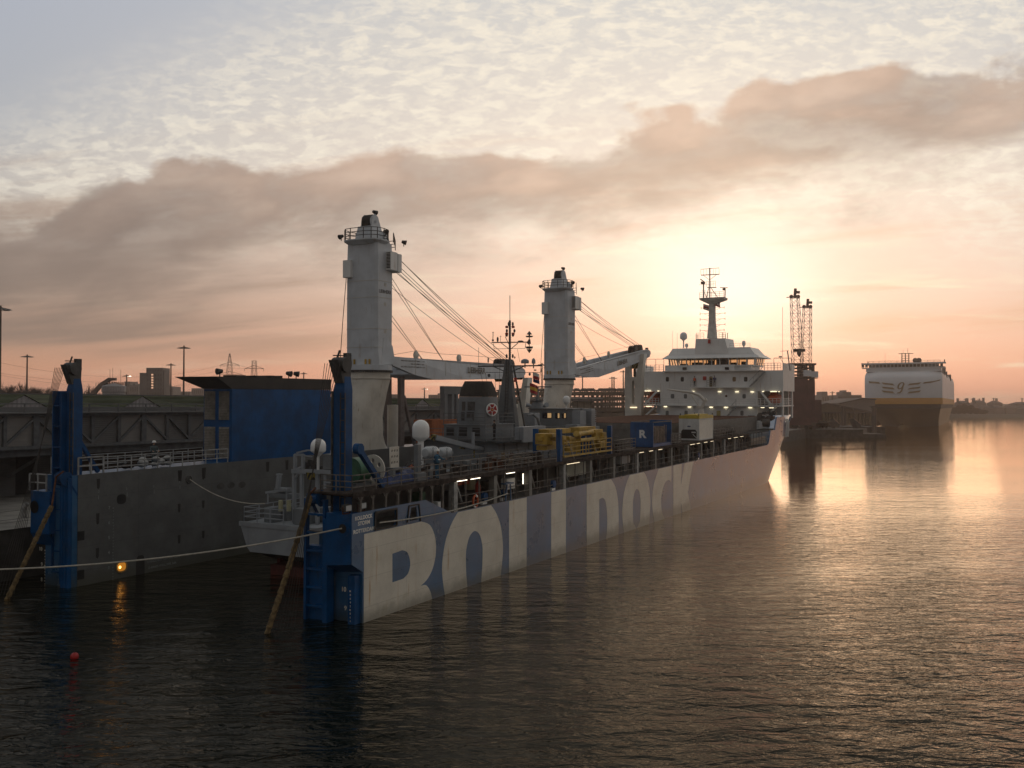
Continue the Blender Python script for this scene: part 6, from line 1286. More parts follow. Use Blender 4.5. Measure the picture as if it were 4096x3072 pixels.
# =================================================================== people
def person(lab, Mx, top='cloth_black', legs=None, head='hair', pose='stand', h=1.78, vest=False, group=None, cat='person'):
    """one continuous body grown with a skin modifier; local +x is the way the person faces"""
    legs = legs or top; k = h/1.78; J = {}; E = []
    def j(n, p, r, par=None): J[n] = (Vector(p)*k, r*k); (E.append((par, n)) if par else None)
    sit = pose == 'sit'; hz = .52 if sit else .95
    j('pelvis', (0, 0, hz), .145); j('waist', (0, 0, hz+.16), .135, 'pelvis'); j('chest', (.01, 0, hz+.38), .16, 'waist'); j('necklow', (.0, 0, hz+.53), .075, 'chest'); j('neck', (.02, 0, hz+.60), .055, 'necklow'); j('chin', (.045, 0, hz+.66), .062, 'neck'); j('face', (.035, 0, hz+.73), .085, 'chin'); j('crown', (.01, 0, hz+.80), .075, 'face')
    for s, n in ((1, 'l'), (-1, 'r')):
        if sit: j(n+'hip', (.02, s*.09, hz-.01), .09, 'pelvis'); j(n+'knee', (.42, s*.11, hz+.02), .065, n+'hip'); j(n+'ankle', (.42, s*.11, .08), .045, n+'knee'); j(n+'toe', (.58, s*.12, .035), .035, n+'ankle')
        else: j(n+'hip', (.0, s*.09, hz-.07), .095, 'pelvis'); j(n+'knee', (.02, s*.10, .5), .065, n+'hip'); j(n+'ankle', (-.01, s*.11, .09), .045, n+'knee'); j(n+'toe', (.15, s*.13, .035), .036, n+'ankle')
        j(n+'sh', (0, s*.19, hz+.46), .07, 'chest')
        if pose == 'reach' and s < 0: el, wr = (.16, s*.27, hz+.28), (.42, s*.26, hz+.26)
        elif pose in ('rail', 'sit'): el, wr = (.08, s*.27, hz+.22), (.30, s*.2, hz+.16)
        elif pose == 'folded': el, wr = (.06, s*.26, hz+.20), (.20, s*.04, hz+.24)
        else: el, wr = (-.03, s*.26, hz+.18), (.05, s*.28, hz-.06)
        j(n+'el', el, .048, n+'sh'); j(n+'wr', wr, .032, n+'el'); d = (Vector(wr)-Vector(el)).normalized(); sd = Vector((0, 0, 1)).cross(d); sd = (sd.normalized() if sd.length > .1 else Vector((0, 1, 0)))
        pm = Vector(wr)+d*.08; j(n+'palm', pm, .036, n+'wr')
        for f in range(4): o = sd*(f-1.5)*.021; j(f'{n}f{f}', pm+d*(.055+.008*(f in (1, 2)))+o+Vector((0, 0, -.02)), .011, n+'palm')
        j(n+'th', Vector(wr)+d*.04+sd*.055*s, .012, n+'wr')
    names = list(J); me = bpy.data.meshes.new('tmp'); me.from_pydata([J[n][0] for n in names], [(names.index(a), names.index(b)) for a, b in E], [])
    ob = bpy.data.objects.new('tmp', me); COL.objects.link(ob); md = ob.modifiers.new('s', 'SKIN'); md.branch_smoothing = .3
    for i, n in enumerate(names): me.skin_vertices[0].data[i].radius = (J[n][1],)*2; me.skin_vertices[0].data[i].use_root = (n == 'pelvis')
    ob.modifiers.new('u', 'SUBSURF').levels = 1; bpy.context.view_layer.update(); dg = bpy.context.evaluated_depsgraph_get(); bm_ = bpy.data.meshes.new_from_object(ob.evaluated_get(dg)); bpy.data.objects.remove(ob)
    bm_.materials.clear(); [bm_.materials.append(M[m_]) for m_ in ('skin', top, legs, 'cloth_black')]
    wrs = [J['lpalm'][0], J['rpalm'][0]]; hzk = hz*k
    for p in bm_.polygons:
        c = p.center
        if c.z > (hz+.575)*k or any((c-w_).length < .10*k for w_ in wrs): p.material_index = 0
        elif c.z < .10*k: p.material_index = 3
        elif c.z < hzk+.03: p.material_index = 2
        else: p.material_index = 1
        p.use_smooth = True
    t = thing('person', lab, 'person', Mx, group); o = bpy.data.objects.new('body', bm_); COL.objects.link(o); o.parent = t
    hc = J['face'][0]
    if head == 'helmet':
        m3 = MB(); m3.lathe((hc.x-.01, 0, hc.z+.04), [(.155, -.03), (.16, -.01), (.135, .0), (.13, .05), (.09, .10), (.02, .125)], 16); m3.build('helmet', M['helmet'], t, True)
    else:
        m3 = MB(); m3.lathe((hc.x-.03, 0, hc.z+.0), [(.02, -.05), (.09, -.04), (.104, .03), (.085, .09), (.02, .115)], 12); m3.build('hair', M['cloth_black'], t, True)
    m3 = MB(); m3.box(hc.x+.075, hc.x+.105, -.012, .012, hc.z-.03, hc.z+.01); m3.build('nose', M['skin'], t)
    for s in (-1, 1):
        m3 = MB(); m3.sphere((hc.x+.075, s*.03, hc.z+.015), .011, 6, 4); m3.build('eye', M['black'], t); m3 = MB(); m3.sphere((hc.x-.005, s*.088, hc.z), .02, 6, 4); m3.build('ear', M['skin'], t)
    if vest:
        m3 = MB(); m3.loft([[(a*k+.0, b*k, (hz+.02)*k) for a, b, c in super_ring(.16, .18, 2.4, 0, 14)], [(a*k+.01, b*k, (hz+.36)*k) for a, b, c in super_ring(.185, .215, 2.4, 0, 14)], [(a*k+.0, b*k, (hz+.5)*k) for a, b, c in super_ring(.12, .17, 2.4, 0, 14)]], cap=False); m3.build('vest', M[vest], t, True)
    return t
def harness(t):
    m3 = MB()
    for s in (-1, 1): m3.path([(-.02, s*.05, 1.0), (-.17, s*.06, 1.15), (-.16, s*.12, 1.40), (0, s*.14, 1.47), (.15, s*.1, 1.35), (.14, s*.06, 1.1)], .018, 5)
    m3.path([(-.15, -.1, 1.02), (-.16, .1, 1.02), (.0, .17, 1.0), (.14, .1, 1.02), (.14, -.1, 1.02), (0, -.17, 1.0), (-.15, -.1, 1.02)], .022, 5); m3.build('harness', M['cloth_black'], t)
    m3 = MB()
    for s in (-1, 1): m3.lathe((-.015, s*.235, 1.25), [(.078, -.03), (.078, .03)], 10)
    m3.build('reflective_band', M['white_clean'], t)
zB_ = zB
p = sp(*zG(1160, 505), 2, WALK)
t = person('man in blue coveralls and white helmet with a harness, at the walkway rail', on_ship(p[0]+.55, .55, WALK, -.35), 'coverall_blue', pose='reach', head='helmet', h=1.85); harness(t)
t = person('man in dark blue-grey coveralls and white helmet in the gallery under the walkway', on_ship(11.0, 1.2, TOPW+.02, -1.2), 'coverall_grey', pose='stand', head='helmet', h=1.8)
p = sp(*zB_(1250, 345), 2, 7.05); person('man in grey-blue coveralls and white helmet on the port wing deck', on_ship(p[0], 23.7, 7.05, -1.9), 'coverall_grey', pose='rail', head='helmet', h=1.85)
p = sp(*zF(1742, 1145), 0, 31.2); person('man dressed in black standing on the naval ship near the funnel badge', on_ship(31.0, p[1]-.05, 8.29, 2.6), 'cloth_black', pose='folded', head='hair', h=1.82)
for (x, lab, hd, rz) in [(1232, 'person in dark clothes sitting on deck forward of the grey bridge, the nearer to it', 'hair', 2.2), (1278, 'person in dark clothes sitting on deck forward of the grey bridge, the farther from it', 'hair', 2.8)]:
    p = sp(*zI(x, 515), 0, 57); person(lab, on_ship(57, p[1], p[2]-.05, rz), 'cloth_black', pose='sit', head=hd, h=1.85)
p = sp(*zJ(908, 685), 0, 111.5); person('person in an orange vest at the balcony door of the white deckhouse', on_ship(111.5, p[1], 13.85, 2.8), 'cloth_black', pose='stand', vest='hi_vis', h=1.8)
p = sp(*zJ(1085, 685), 0, 111.5); person('person in dark clothes in the lit balcony doorway, left of a taller one', on_ship(111.75, p[1], 13.85, 2.6), 'cloth_black', pose='folded', h=1.74)
p = sp(*zJ(1128, 685), 0, 111.5); person('taller person in dark clothes right of the lit balcony doorway', on_ship(111.5, p[1], 13.85, 3.5), 'navy_blue', legs='cloth_black', pose='folded', h=1.86)
# bundles of white sacks on the port wing
for (x, y, s, lab) in [(1195, 300, .45, 'white sack bundle left of the man on the port wing'), (1300, 300, .4, 'white sack bundle right of the man on the port wing'), (1365, 300, .42, 'white sack bundle farthest forward on the port wing'), (1090, 320, .5, 'dark folded net bundle on the port wing deck')]:
    p = sp(*zB_(x, y), 1, 23.3); t = thing('sack_bundle', lab, 'sacks', on_ship(p[0], 23.4, 7.05), 'sack bundles on the port wing'); random.seed(int(x)); m3 = MB()
    for q in range(5): m3.sphere((random.uniform(-s, s), random.uniform(-.2, .2), .22+.2*(q % 3)), .28, 10, 6, .6)
    m3.build('sack', M['rail_light'] if 'white' in lab else M['deck_rust'], t, True)
# =================================================================== ropes, wires and the buoy
def wpt(p): return Vector(SHIP@Vector(p))
def sag_rope(p, q, sag, r, name, lab, cat, mat, n=24, group=None):
    p, q = Vector(p), Vector(q); pts = [p.lerp(q, i/n)-Vector((0, 0, sag*4*(i/n)*(1-i/n))) for i in range(n+1)]
    m3 = MB(); m3.path([x-p for x in pts], r, 8); o = m3.build(name, mat, None, True); o.location = p; return tag(o, lab, cat, group)
h_ = wpt((-1.1, .55, 5.2)); e_ = atz(-260, 2282, 3.6); a = atz(820, 2189.6, 4.0)
sag_rope(h_, e_, .55, .042, 'mooring_rope', 'long pale mooring rope from the starboard stern hole off the left of the picture', 'rope', M['rope'])
sag_rope(wpt((1.35, -.12, 5.25)), wpt(PFAIR), .28, .042, 'mooring_rope', 'pale mooring rope stretched along the hull above the letters R and O', 'rope', M['rope'])
sag_rope(wpt(FAIR), wpt(sp(1059, 2014, 0, 9.4)), .55, .035, 'mooring_rope', 'slack rope from the grey inner wall to the stern of the naval ship', 'rope', M['rope'])
def wrapped(name, lab, pts, n0):
    pts = [Vector(p) for p in pts]; fine = []
    for a, b in zip(pts, pts[1:]): fine += [a.lerp(b, i/8) for i in range(8)]
    fine.append(pts[-1]); o0 = fine[0].copy(); t = thing(name, lab, 'wrapped wire', T(*o0), 'wrapped wires hanging from the stern rollers'); m3 = MB(); m3.path([p-o0 for p in fine], .06, 8); m3.build('wire', M['rust'], t, True)
    m3 = MB(); k = n0; N = len(fine); rp = []; rr_ = []
    d = 0
    for i in range(n0, N-1):
        a, b = fine[i], fine[i+1]; L_ = (b-a).length; m = max(1, int(L_/.28))
        for q in range(m): 
            rp.append(a.lerp(b, q/m)-o0); rr_.append(.125)
            rp.append(a.lerp(b, (q+.55)/m)-o0); rr_.append(.155); rp.append(a.lerp(b, (q+.93)/m)-o0); rr_.append(.165 if random.random() < .5 else .15)
    m3.path(rp, rr_, 9); m3.build('chafe_wrapping', M['chafe'], t)
    return t
we = Vector(atz(1064, 2549, -.2)); q0 = wpt((-.62, 2.75, 7.2)); q1 = wpt((-1.1, 2.75, 6.9)); q2 = wpt(sp(1238, 2001, 0, -1.6))
wrapped('chafe_wrapped_wire', 'ochre wrapped wire from the roller on the starboard stern tower down into the water', [q0, q1, q2, q2.lerp(we, .5)-Vector((0, 0, .1)), we], 12)
we = Vector(atz(22, 2409, -.2)); q0 = wpt((-1.3, 22.85, 7.32)); q1 = wpt((-1.75, 22.95, 7.0)); q2 = Vector(at(430*.4823, 1700+670*.4823, wpt((-2.6, 23.8, 5)).y-1.0))
wrapped('chafe_wrapped_wire', 'ochre wrapped wire from the roller on the port stern tower down into the water', [q0, q1, q2, q2.lerp(we, .5), we], 16)
def bundle(lab, tops, bots, par_pt):
    o0 = Vector(par_pt); t = thing('wire_bundle', lab, 'wires', T(*o0), 'wire bundles hanging from the stern towers')
    for p, q in zip(tops, bots):
        m3 = MB(); m3.path([Vector(p)-o0, (Vector(p).lerp(Vector(q), .5)-o0)-Vector((0, 0, .1)), Vector(q)-o0], .017, 5); m3.build('wire', M['wire'], t, True)
tops = [wpt((-.5-.07*i, 1.2+.12*i, 14.0)) for i in range(7)]; bots = [atz(1085+15*i, 2542-3*i, -.2) for i in range(7)]
bundle('fan of black wires from the starboard stern tower head into the water', tops, bots, wpt((-.6, 1.6, 14)))
tops = [wpt((-1.25-.05*i, 22.9+.09*i, 14.0)) for i in range(7)]; bots = [atz(-30+14*i, 2400-2*i, -.2) for i in range(7)]
bundle('fan of black wires from the port stern tower head into the water', tops, bots, wpt((-1.5, 23.6, 14)))
b0 = atz(298, 2634, 0); t = thing('mooring_buoy', 'small round red buoy floating in the dark water at lower left', 'buoy', T(*b0)); m3 = MB(); m3.sphere((0, 0, .09), .19, 18, 12); m3.build('float', M['buoy_red'] if 'buoy_red' in M else M.setdefault('buoy_red', pmat('buoy_red', (.34, .008, .008), .5)), t, True); m3 = MB(); m3.cyl((0, 0, .26), (0, 0, .34), .03, n=8); m3.build('eye', M['black'], t)
# =================================================================== quay and its buildings
QM = Matrix.Translation(Vector((ORG[0], ORG[1], 0)))@Matrix(((math.sin(_th), -math.cos(_th), 0, 0), (math.cos(_th), math.sin(_th), 0, 0), (0, 0, 1, 0), (0, 0, 0, 1)))
QI = QM.inverted()
def quayuv(px, v):
    """station along the quay direction seen at photo column px on the line v metres to port"""
    k = (px-2048)/FPX; o = QM@Vector((0, v, 0)); d = QM.to_3x3()@Vector((1, 0, 0)); return (k*o.y-o.x)/(d.x-k*d.y)
def zat(px, py, v): p = QM@Vector((quayuv(px, v), v, 0)); r = cam_ray(px, py); return CAMH+r[2]/r[1]*p.y
QZ = 3.4
m3 = MB(); m3.box(-70, 302, 28.3, 34, -3, QZ); m3.box(302, 330, 12, 34, -3, QZ-.5)
q = m3.build('quay', M['quay_wall']); q.matrix_world = QM; struct(q)
m3 = MB(); m3.box(-70, 302, 28.2, 90, QZ+.004, QZ+.02); q = m3.build('quay_apron', M['concrete']); q.matrix_world = QM; struct(q)
m3 = MB()
for v in (31.5, 33.0, 38): m3.box(-70, 300, v, v+.12, QZ+.02, QZ+.04)
q = m3.build('quay_rails', M['steel_dark']); q.matrix_world = QM; struct(q)
m3 = MB(); m3.add([(-500, 34, QZ-.02), (900, 34, QZ-.02), (2600, 120, QZ-.02), (2600, 2600, QZ-.02), (-500, 2600, QZ-.02)], [(0, 1, 2, 3, 4)]); q = m3.build('ground', M['tarmac']); q.matrix_world = QM; struct(q)
u = -4.5
t = thing('bollard', 'squat black bollard on the quay edge left of the port stern tower', 'bollard', QM@T(u, 29.4, QZ)); m3 = MB(); m3.lathe((0, 0, 0), [(.3, 0), (.2, .15), (.2, .4), (.33, .5), (.3, .62), (.02, .66)], 14); m3.build('post', M['black'], t, True)
# ---- long shed with truss front
V0 = 45.0; sh_ = thing('warehouse', 'long dark quay warehouse with clad truss front and low green roofs behind the port side', 'warehouse', QM@T(0, V0, QZ))
def Q3(u, v, z): return (u, v-V0, z-QZ)
def qb(m3, u0, u1, v0, v1, z0, z1): m3.box(u0, u1, v0-V0, v1-V0, z0-QZ, z1-QZ)
UE = 128
m3 = MB(); qb(m3, -60, UE, 50, 95, QZ, 10.9); m3.build('lower_wall', M['shed_dark'], sh_)
m3 = MB()
us_ = [quayuv(x, V0) for x in (-560, -420, -300, -190, -88, 23, 148, 262, 374, 480, 578, 672, 760, 850)]
us_ += [us_[-1]+5*k for k in range(1, 14)]
for i, (a, b_) in enumerate(zip(us_, us_[1:])):
    m4 = MB(); qb(m4, a+.1, b_-.1, V0+.25, V0+.4, 8.15, 10.75); m4.build('cladding_panel', M['shed_panel2'] if (i % 5 in (1, 2, 3)) else M['shed_panel'], sh_)
qb(m3, us_[0], us_[-1], V0-.1, V0+.25, 7.85, 8.15); qb(m3, us_[0], us_[-1], V0-.1, V0+.25, 10.75, 10.98)
for i, a in enumerate(us_):
    w_ = .28 if i % 4 == 2 else .16; qb(m3, a-w_, a+w_, V0-.02, V0+.3, 8.1, 10.8)
    if i < len(us_)-1:
        p0, p1 = (a, 10.7), (us_[i+1], 8.2)
        if i % 4 in (0, 1): p0, p1 = (a, 8.2), (us_[i+1], 10.7)
        m3.bar(Q3(p0[0], V0+.1, p0[1]), Q3(p1[0], V0+.1, p1[1]), .2, .2)
    if i % 4 == 2: m3.bar(Q3(a+3.5, V0+2, 7.9), Q3(a+.3, V0+4.5, 5.2), .3)
m3.build('truss', M['shed_steel'], sh_)
m3 = MB(); qb(m3, us_[0], us_[-1], V0-.5, V0+3, 10.98, 11.1); m3.rail([Q3(us_[0], V0-.4, 11.1), Q3(us_[-1], V0-.4, 11.1)], .75, .05, 1, 3.2); qb(m3, us_[0], us_[-1], V0+3, V0+5, 11.1, 11.55); m3.build('gutter_walk', M['roof_grey'], sh_)
m3 = MB(); qb(m3, -60, us_[5]-.5, V0+3.2, V0+5.2, 3.4, 4.6); qb(m3, -60, us_[-1], V0+.5, V0+5, 7.2, 7.85); m3.build('fascia', M['shed_steel'], sh_)
for (x0, x1) in [(-120, -20), (0, 62), (150, 240), (700, 780)]:
    a, b_ = quayuv(x0, 50), quayuv(x1, 50); m4 = MB(); qb(m4, a, b_, 49.85, 49.98, QZ+.02, 6.9); m4.build('roller_door', M['shed_panel2'], sh_)
m4 = MB(); qb(m4, us_[8], UE, 49.8, 49.97, QZ+.02, 7.0); m4.build('brown_wall', M['shed_brown'], sh_)
# roofs: one long ridge with small cross gables
m3 = MB(); m3.add([Q3(-60, 50, 11.55), Q3(UE, 50, 11.55), Q3(UE, 66, 12.95), Q3(-60, 66, 12.95), Q3(UE, 95, 10.6), Q3(-60, 95, 10.6)], [(0, 1, 2, 3), (3, 2, 4, 5)]); m3.build('roof', M['roof_green'], sh_)
m3 = MB(); m3.bar(Q3(-60, 66, 13.0), Q3(UE, 66, 13.0), .5, .12); m3.build('ridge_cap', M['roof_grey'], sh_)
for x in (-370, 97, 570, 915, 1250, 1690, 1900):
    uc = quayuv(x, 48.5); h = 2.75; m4 = MB(); m4.add([Q3(uc-h, 48.5, 11.3), Q3(uc+h, 48.5, 11.3), Q3(uc, 48.5, 12.62)], [(0, 1, 2)]); m4.build('gable', M['gable'], sh_)
    m4 = MB(); m4.add([Q3(uc-h-.15, 48.4, 11.25), Q3(uc, 48.4, 12.68), Q3(uc, 63, 12.72), Q3(uc-h-.15, 51.5, 11.5)], [(0, 1, 2, 3)]); m4.add([Q3(uc+h+.15, 48.4, 11.25), Q3(uc, 48.4, 12.68), Q3(uc, 63, 12.72), Q3(uc+h+.15, 51.5, 11.5)], [(0, 1, 2, 3)]); m4.build('gable_roof', M['roof_green'], sh_)
p = at(405, 1786, (QM@Vector((quayuv(405, 49), 49, 0))).y); t = thing('floodlight', 'bright lit floodlight under the warehouse canopy', 'floodlight', T(*p)); m4 = MB(); m4.sphere((0, 0, 0), .13, 10, 6); m4.build('lens', M['lamp_white'], t); m4 = MB(); m4.box(-.2, .2, .1, .25, -.15, .2); m4.build('housing', M['black'], t)
# ---- light masts
def mast(px, ptop, Y, lab, h=None, lit=False, arms=6, zb_=QZ, cat='light mast'):
    p = at(px, ptop, Y); z1 = p.z; t = thing('light_mast', lab, cat, T(p.x, p.y, zb_), 'tall harbour light masts'); H_ = z1-zb_
    m4 = MB(); m4.cyl((0, 0, 0), (0, 0, H_), .22+Y*.0006, .10+Y*.0004, 8); m4.build('pole', M['far_dark'], t)
    m4 = MB(); R_ = 1.5; m4.lathe((0, 0, H_-.6), [(.5, 0), (.5, .12), (.3, .12), (.3, 0)], 10)
    for k in range(arms): a_ = 2*math.pi*k/arms+.3; m4.bar((0, 0, H_-.4), (R_*math.cos(a_), R_*math.sin(a_), H_-.75), .14)
    m4.build('bracket', M['far_dark'], t)
    for k in range(arms):
        a_ = 2*math.pi*k/arms+.3; m4 = MB(); m4.add([(R_*math.cos(a_)+dx*s, R_*math.sin(a_)+dy*s, H_-.7-.28*(s > .3)) for s in (.25, .6) for dx, dy in ((-1, -1), (1, -1), (1, 1), (-1, 1))], [(0, 1, 2, 3), (4, 5, 6, 7), (0, 1, 5, 4), (1, 2, 6, 5), (2, 3, 7, 6), (3, 0, 4, 7)]); m4.build('lamp_head', M['lamp_white'] if (lit and k < 2) else M['rail_grey'], t)
for a in [(3, 1222, 195, 'nearest light mast, at the left edge of the picture', None, False), (109, 1418, 330, 'light mast left of the port stern tower, above bare trees'), (736, 1382, 300, 'tallest light mast just left of the blue funnel casing'), (684, 1453, 420, 'light mast right of the concrete tower block, nearer the funnel casing'), (654, 1482, 520, 'light mast against the right edge of the concrete tower block'), (507, 1498, 460, 'light mast with one lamp lit, between the tank and the tower block', None, True), (1215, 1489, 520, 'short light mast behind the funnel casing near the starboard tower'), (1698, 1551, 560, 'light mast with lit lamps seen under the first crane jib', None, True), (2168, 1452, 420, 'light mast behind the naval mast yard, left of the second crane'), (2191, 1481, 460, 'light mast touching the left side of the second crane'), (2448, 1507, 520, 'left one of two light masts close together right of the second crane'), (2456, 1507, 500, 'right one of two light masts close together right of the second crane'), (2493, 1481, 470, 'light mast just left of the jib rest by the bridge'), (2439, 1548, 900, 'small distant light mast over the car park'), (3329, 1566, 620, 'light mast over the far sheds between the harbour cranes and the ferry')]:
    mast(a[0], a[1], a[2], a[3], lit=(len(a) > 5 and a[5]))
p = at(2330, 1480, 400); m4 = MB(); t = thing('flag_pole', 'plain dark pole just right of the second crane', 'pole', T(p.x, p.y, QZ)); m4.cyl((0, 0, 0), (0, 0, p.z+4-QZ), .25, n=8); m4.build('shaft', M['far_dark'], t)
# ---- pylons and their wires
def lattice(m4, p, q, w0, w1, n, r):
    p, q = Vector(p), Vector(q)
    def ring(t): c = p.lerp(q, t); w = (w0*(1-t)+w1*t)/2; return [c+Vector((i*w, j*w, 0)) for i, j in ((-1, -1), (1, -1), (1, 1), (-1, 1))]
    for i in range(n):
        a, b_ = ring(i/n), ring((i+1)/n)
        for k in range(4): m4.bar(a[k], b_[k], r*1.4); m4.bar(a[k], b_[(k+1) % 4], r); m4.bar(a[(k+1) % 4], b_[k], r); m4.bar(b_[k], b_[(k+1) % 4], r)
PY = []
for (x, y, Y, lab, arms) in [(919, 1414, 700, 'electricity pylon nearer the left, with a pointed top', ((1457, 38), (1494, 50))), (1017, 1443, 640, 'second electricity pylon, flat-topped, right of the pointed one', ((1471, 38), (1510, 30)))]:
    p = at(x, y, Y); t = thing('electricity_pylon', lab, 'pylon', T(p.x, p.y, QZ), 'electricity pylons'); H_ = p.z-QZ; m4 = MB(); lattice(m4, (0, 0, 0), (0, 0, H_*.82), 8.5, 3.0, 7, .11); lattice(m4, (0, 0, H_*.82), (0, 0, H_), 3.0, .5 if arms[1][1] == 50 else 2.6, 2, .11); m4.build('tower', M['far_dark'], t); ends = []
    m4 = MB()
    for (ya, hw) in arms:
        z_ = at(x, ya, Y).z-QZ; w = hw*Y/FPX; m4.bar((-w, 0, z_-.6), (w, 0, z_-.6), .3); m4.bar((-w, 0, z_-.6), (0, 0, z_+1.6), .25); m4.bar((w, 0, z_-.6), (0, 0, z_+1.6), .25); ends += [p+Vector((-w, 0, z_-.8-H_)), p+Vector((w, 0, z_-.8-H_))]
        for s in (-w, w): m4.bar((s, 0, z_-.6), (s, 0, z_-2.4), .2)
    m4.build('cross_arms', M['far_dark'], t); PY.append(ends)
t = thing('power_lines', 'thin power lines sweeping left from the pylons across the sky', 'power lines', T(*PY[0][0]))
o0 = PY[0][0]
for a, b_ in zip(PY[0], PY[1]):
    m4 = MB(); m4.path([a-o0, a.lerp(b_, .5)-o0-Vector((0, 0, 1)), b_-o0], .07, 4); m4.build('cable', M['far_dark'], t)
for a, (x1, y1) in zip(PY[0], [(-60, 1438), (-60, 1484), (-60, 1535), (-60, 1490)]):
    b_ = at(x1, y1, 460); m4 = MB(); m4.path([a.lerp(b_, k/12)-o0-Vector((0, 0, 9*4*(k/12)*(1-k/12))) for k in range(13)], .06, 4); m4.build('cable', M['far_dark'], t)
# ---- blocks far off: tower block, silo, flats
def block(px0, px1, ptop, Y, name, lab, cat, depth=14, mat='far_wall', rows=0, cols=0, zb_=QZ, extra=None, pb=None):
    a, b_ = at(px0, ptop, Y), at(px1, ptop, Y); t = thing(name, lab, cat, T((a.x+b_.x)/2, Y, zb_)); w = (b_.x-a.x)/2; H_ = a.z-zb_
    m4 = MB(); m4.box(-w, w, 0, depth, 0, H_)
    if extra:
        for (f0, f1, h) in extra: m4.box(-w+2*w*f0, -w+2*w*f1, 1, depth*.7, H_, H_+h)
    m4.build('walls', M[mat], t)
    if rows:
        for r in range(rows):
            z_ = H_*(1-(r+.75)/(rows+.6)); m4 = MB()
            for c in range(cols): x = -w+2*w*(c+.5)/cols; m4.box(x-.28*w/cols*1.3, x+.28*w/cols*1.3, -.12, -.02, z_, z_+H_/rows*.42)
            m4.build('window_row', M['far_dark'], t)
    return t, w, H_
t, w, H_ = block(585, 650, 1471, 600, 'tower_block', 'tall concrete tower block with a column of windows given a sky-light glow, in the haze left of centre', 'tower block', 13, 'tower_grey' if 'tower_grey' in M else M.setdefault('tower_grey', pmat('tower_grey', (.13, .12, .11), .9, var=.1, scale=.1)) and 'tower_grey', 10, 6)
a = at(557, 1491, 600); m4 = MB(); m4.box(-w-4.7, -w, 1, 12, 0, a.z-QZ); m4.build('side_wing', M['tower_grey'], t)
for k, y in enumerate((1499, 1510, 1520, 1530, 1541, 1551)):
    p = at(609.5, y, 600); m4 = MB(); m4.box(p.x-t.location.x-.65, p.x-t.location.x+.65, -.2, -.1, p.z-QZ-.45, p.z-QZ+.45); m4.build('stair_window', M['sky_glow_pane'] if 'sky_glow_pane' in M else M.setdefault('sky_glow_pane', pmat('sky_glow_pane', (.8, .5, .35), .5, emit=((1, .55, .33), .8))), t)  # emission stands in for sky light seen through these windows
for (x0, x1, y, Y, lab, r, c, ex) in [(498, 519, 1526, 800, 'pale slab block just right of the round tank', 4, 3, None), (519, 553, 1541, 760, 'low pale flats just left of the tower block', 3, 5, [(.3, .6, 1.5)]), (652, 693, 1546, 780, 'low flats just right of the tower block', 3, 5, [(0, .3, 2)]), (700, 760, 1566, 900, 'low hazy buildings under the tallest light mast', 1, 6, None), (766, 815, 1553, 850, 'pale flat-roofed block left of the funnel casing', 3, 6, None), (1714, 1786, 1579, 700, 'long pale flat roofed block seen under the first crane jib', 1, 8, [(.5, .6, 1.2)]), (1540, 1600, 1577, 560, 'low grey building right behind the first crane pedestal', 0, 0, None), (3243, 3256, 1534, 900, 'slim pale tower beside the harbour cranes', 8, 2, None), (3166, 3182, 1552, 950, 'slim hazy tower left of the harbour cranes', 6, 2, [(0, .5, 4)]), (3288, 3336, 1582, 700, 'stepped hazy building left of the long office block', 2, 5, [(0, .5, 3)]), (3352, 3447, 1580, 640, 'long pale office block with a raised middle, behind the sheds', 3, 12, [(.2, .58, 2.2), (.33, .38, 3.4)]), (3262, 3290, 1592, 760, 'low hazy hall with a small pointed gable', 0, 0, [(.45, .6, 2.5)])]:
    block(x0, x1, y, Y, 'distant_building', lab, 'building', 18, 'far_wall', r, c, extra=ex)
t = thing('storage_tank', 'round storage tank with a conveyor and scaffolding on top', 'tank', T(*[at(456, 1548, 300).x, 300, QZ])); R_ = 46*300/FPX; zt = at(456, 1546, 300).z-QZ
m4 = MB(); m4.lathe((0, 0, 0), [(R_*.93, 0), (R_*.93, zt*.86), (R_, zt*.88), (R_, zt), (R_*.9, zt+.3), (.02, zt+1.2)], 28); m4.build('shell', M['gable'], t, True)
m4 = MB(); 
def l3(x, y): p = at(x, y, 300); return (p.x-t.location.x, 0, p.z-QZ)
m4.bar(l3(374, 1580), l3(386, 1560), 1.2, 1.2); m4.bar(l3(386, 1560), l3(404, 1540), 1.2, 1.2); m4.bar(l3(404, 1540), l3(440, 1517), 1.2, 1.2); m4.bar(l3(438, 1517), l3(464, 1517), 1.2, .9)
for x in range(410, 470, 10): m4.bar(l3(x, 1548), l3(x, 1528), .3); m4.bar(l3(x, 1546), l3(x+10, 1532), .2)
m4.bar(l3(410, 1535), l3(496, 1535), .3)
for x in range(384, 500, 9): m4.bar(l3(x, 1546), l3(x, 1524+abs(x-445)*.12), .14)
for y in (1530, 1538): m4.bar(l3(455, y), l3(497, y), .12)
for x, y in ((440, 1476), (451, 1472), (483, 1478)): m4.bar(l3(x, 1530), l3(x, y), .08)
m4.build('scaffolding', M['scaff'] if 'scaff' in M else M.setdefault('scaff', pmat('scaff', (.16, .12, .10), .9)), t)
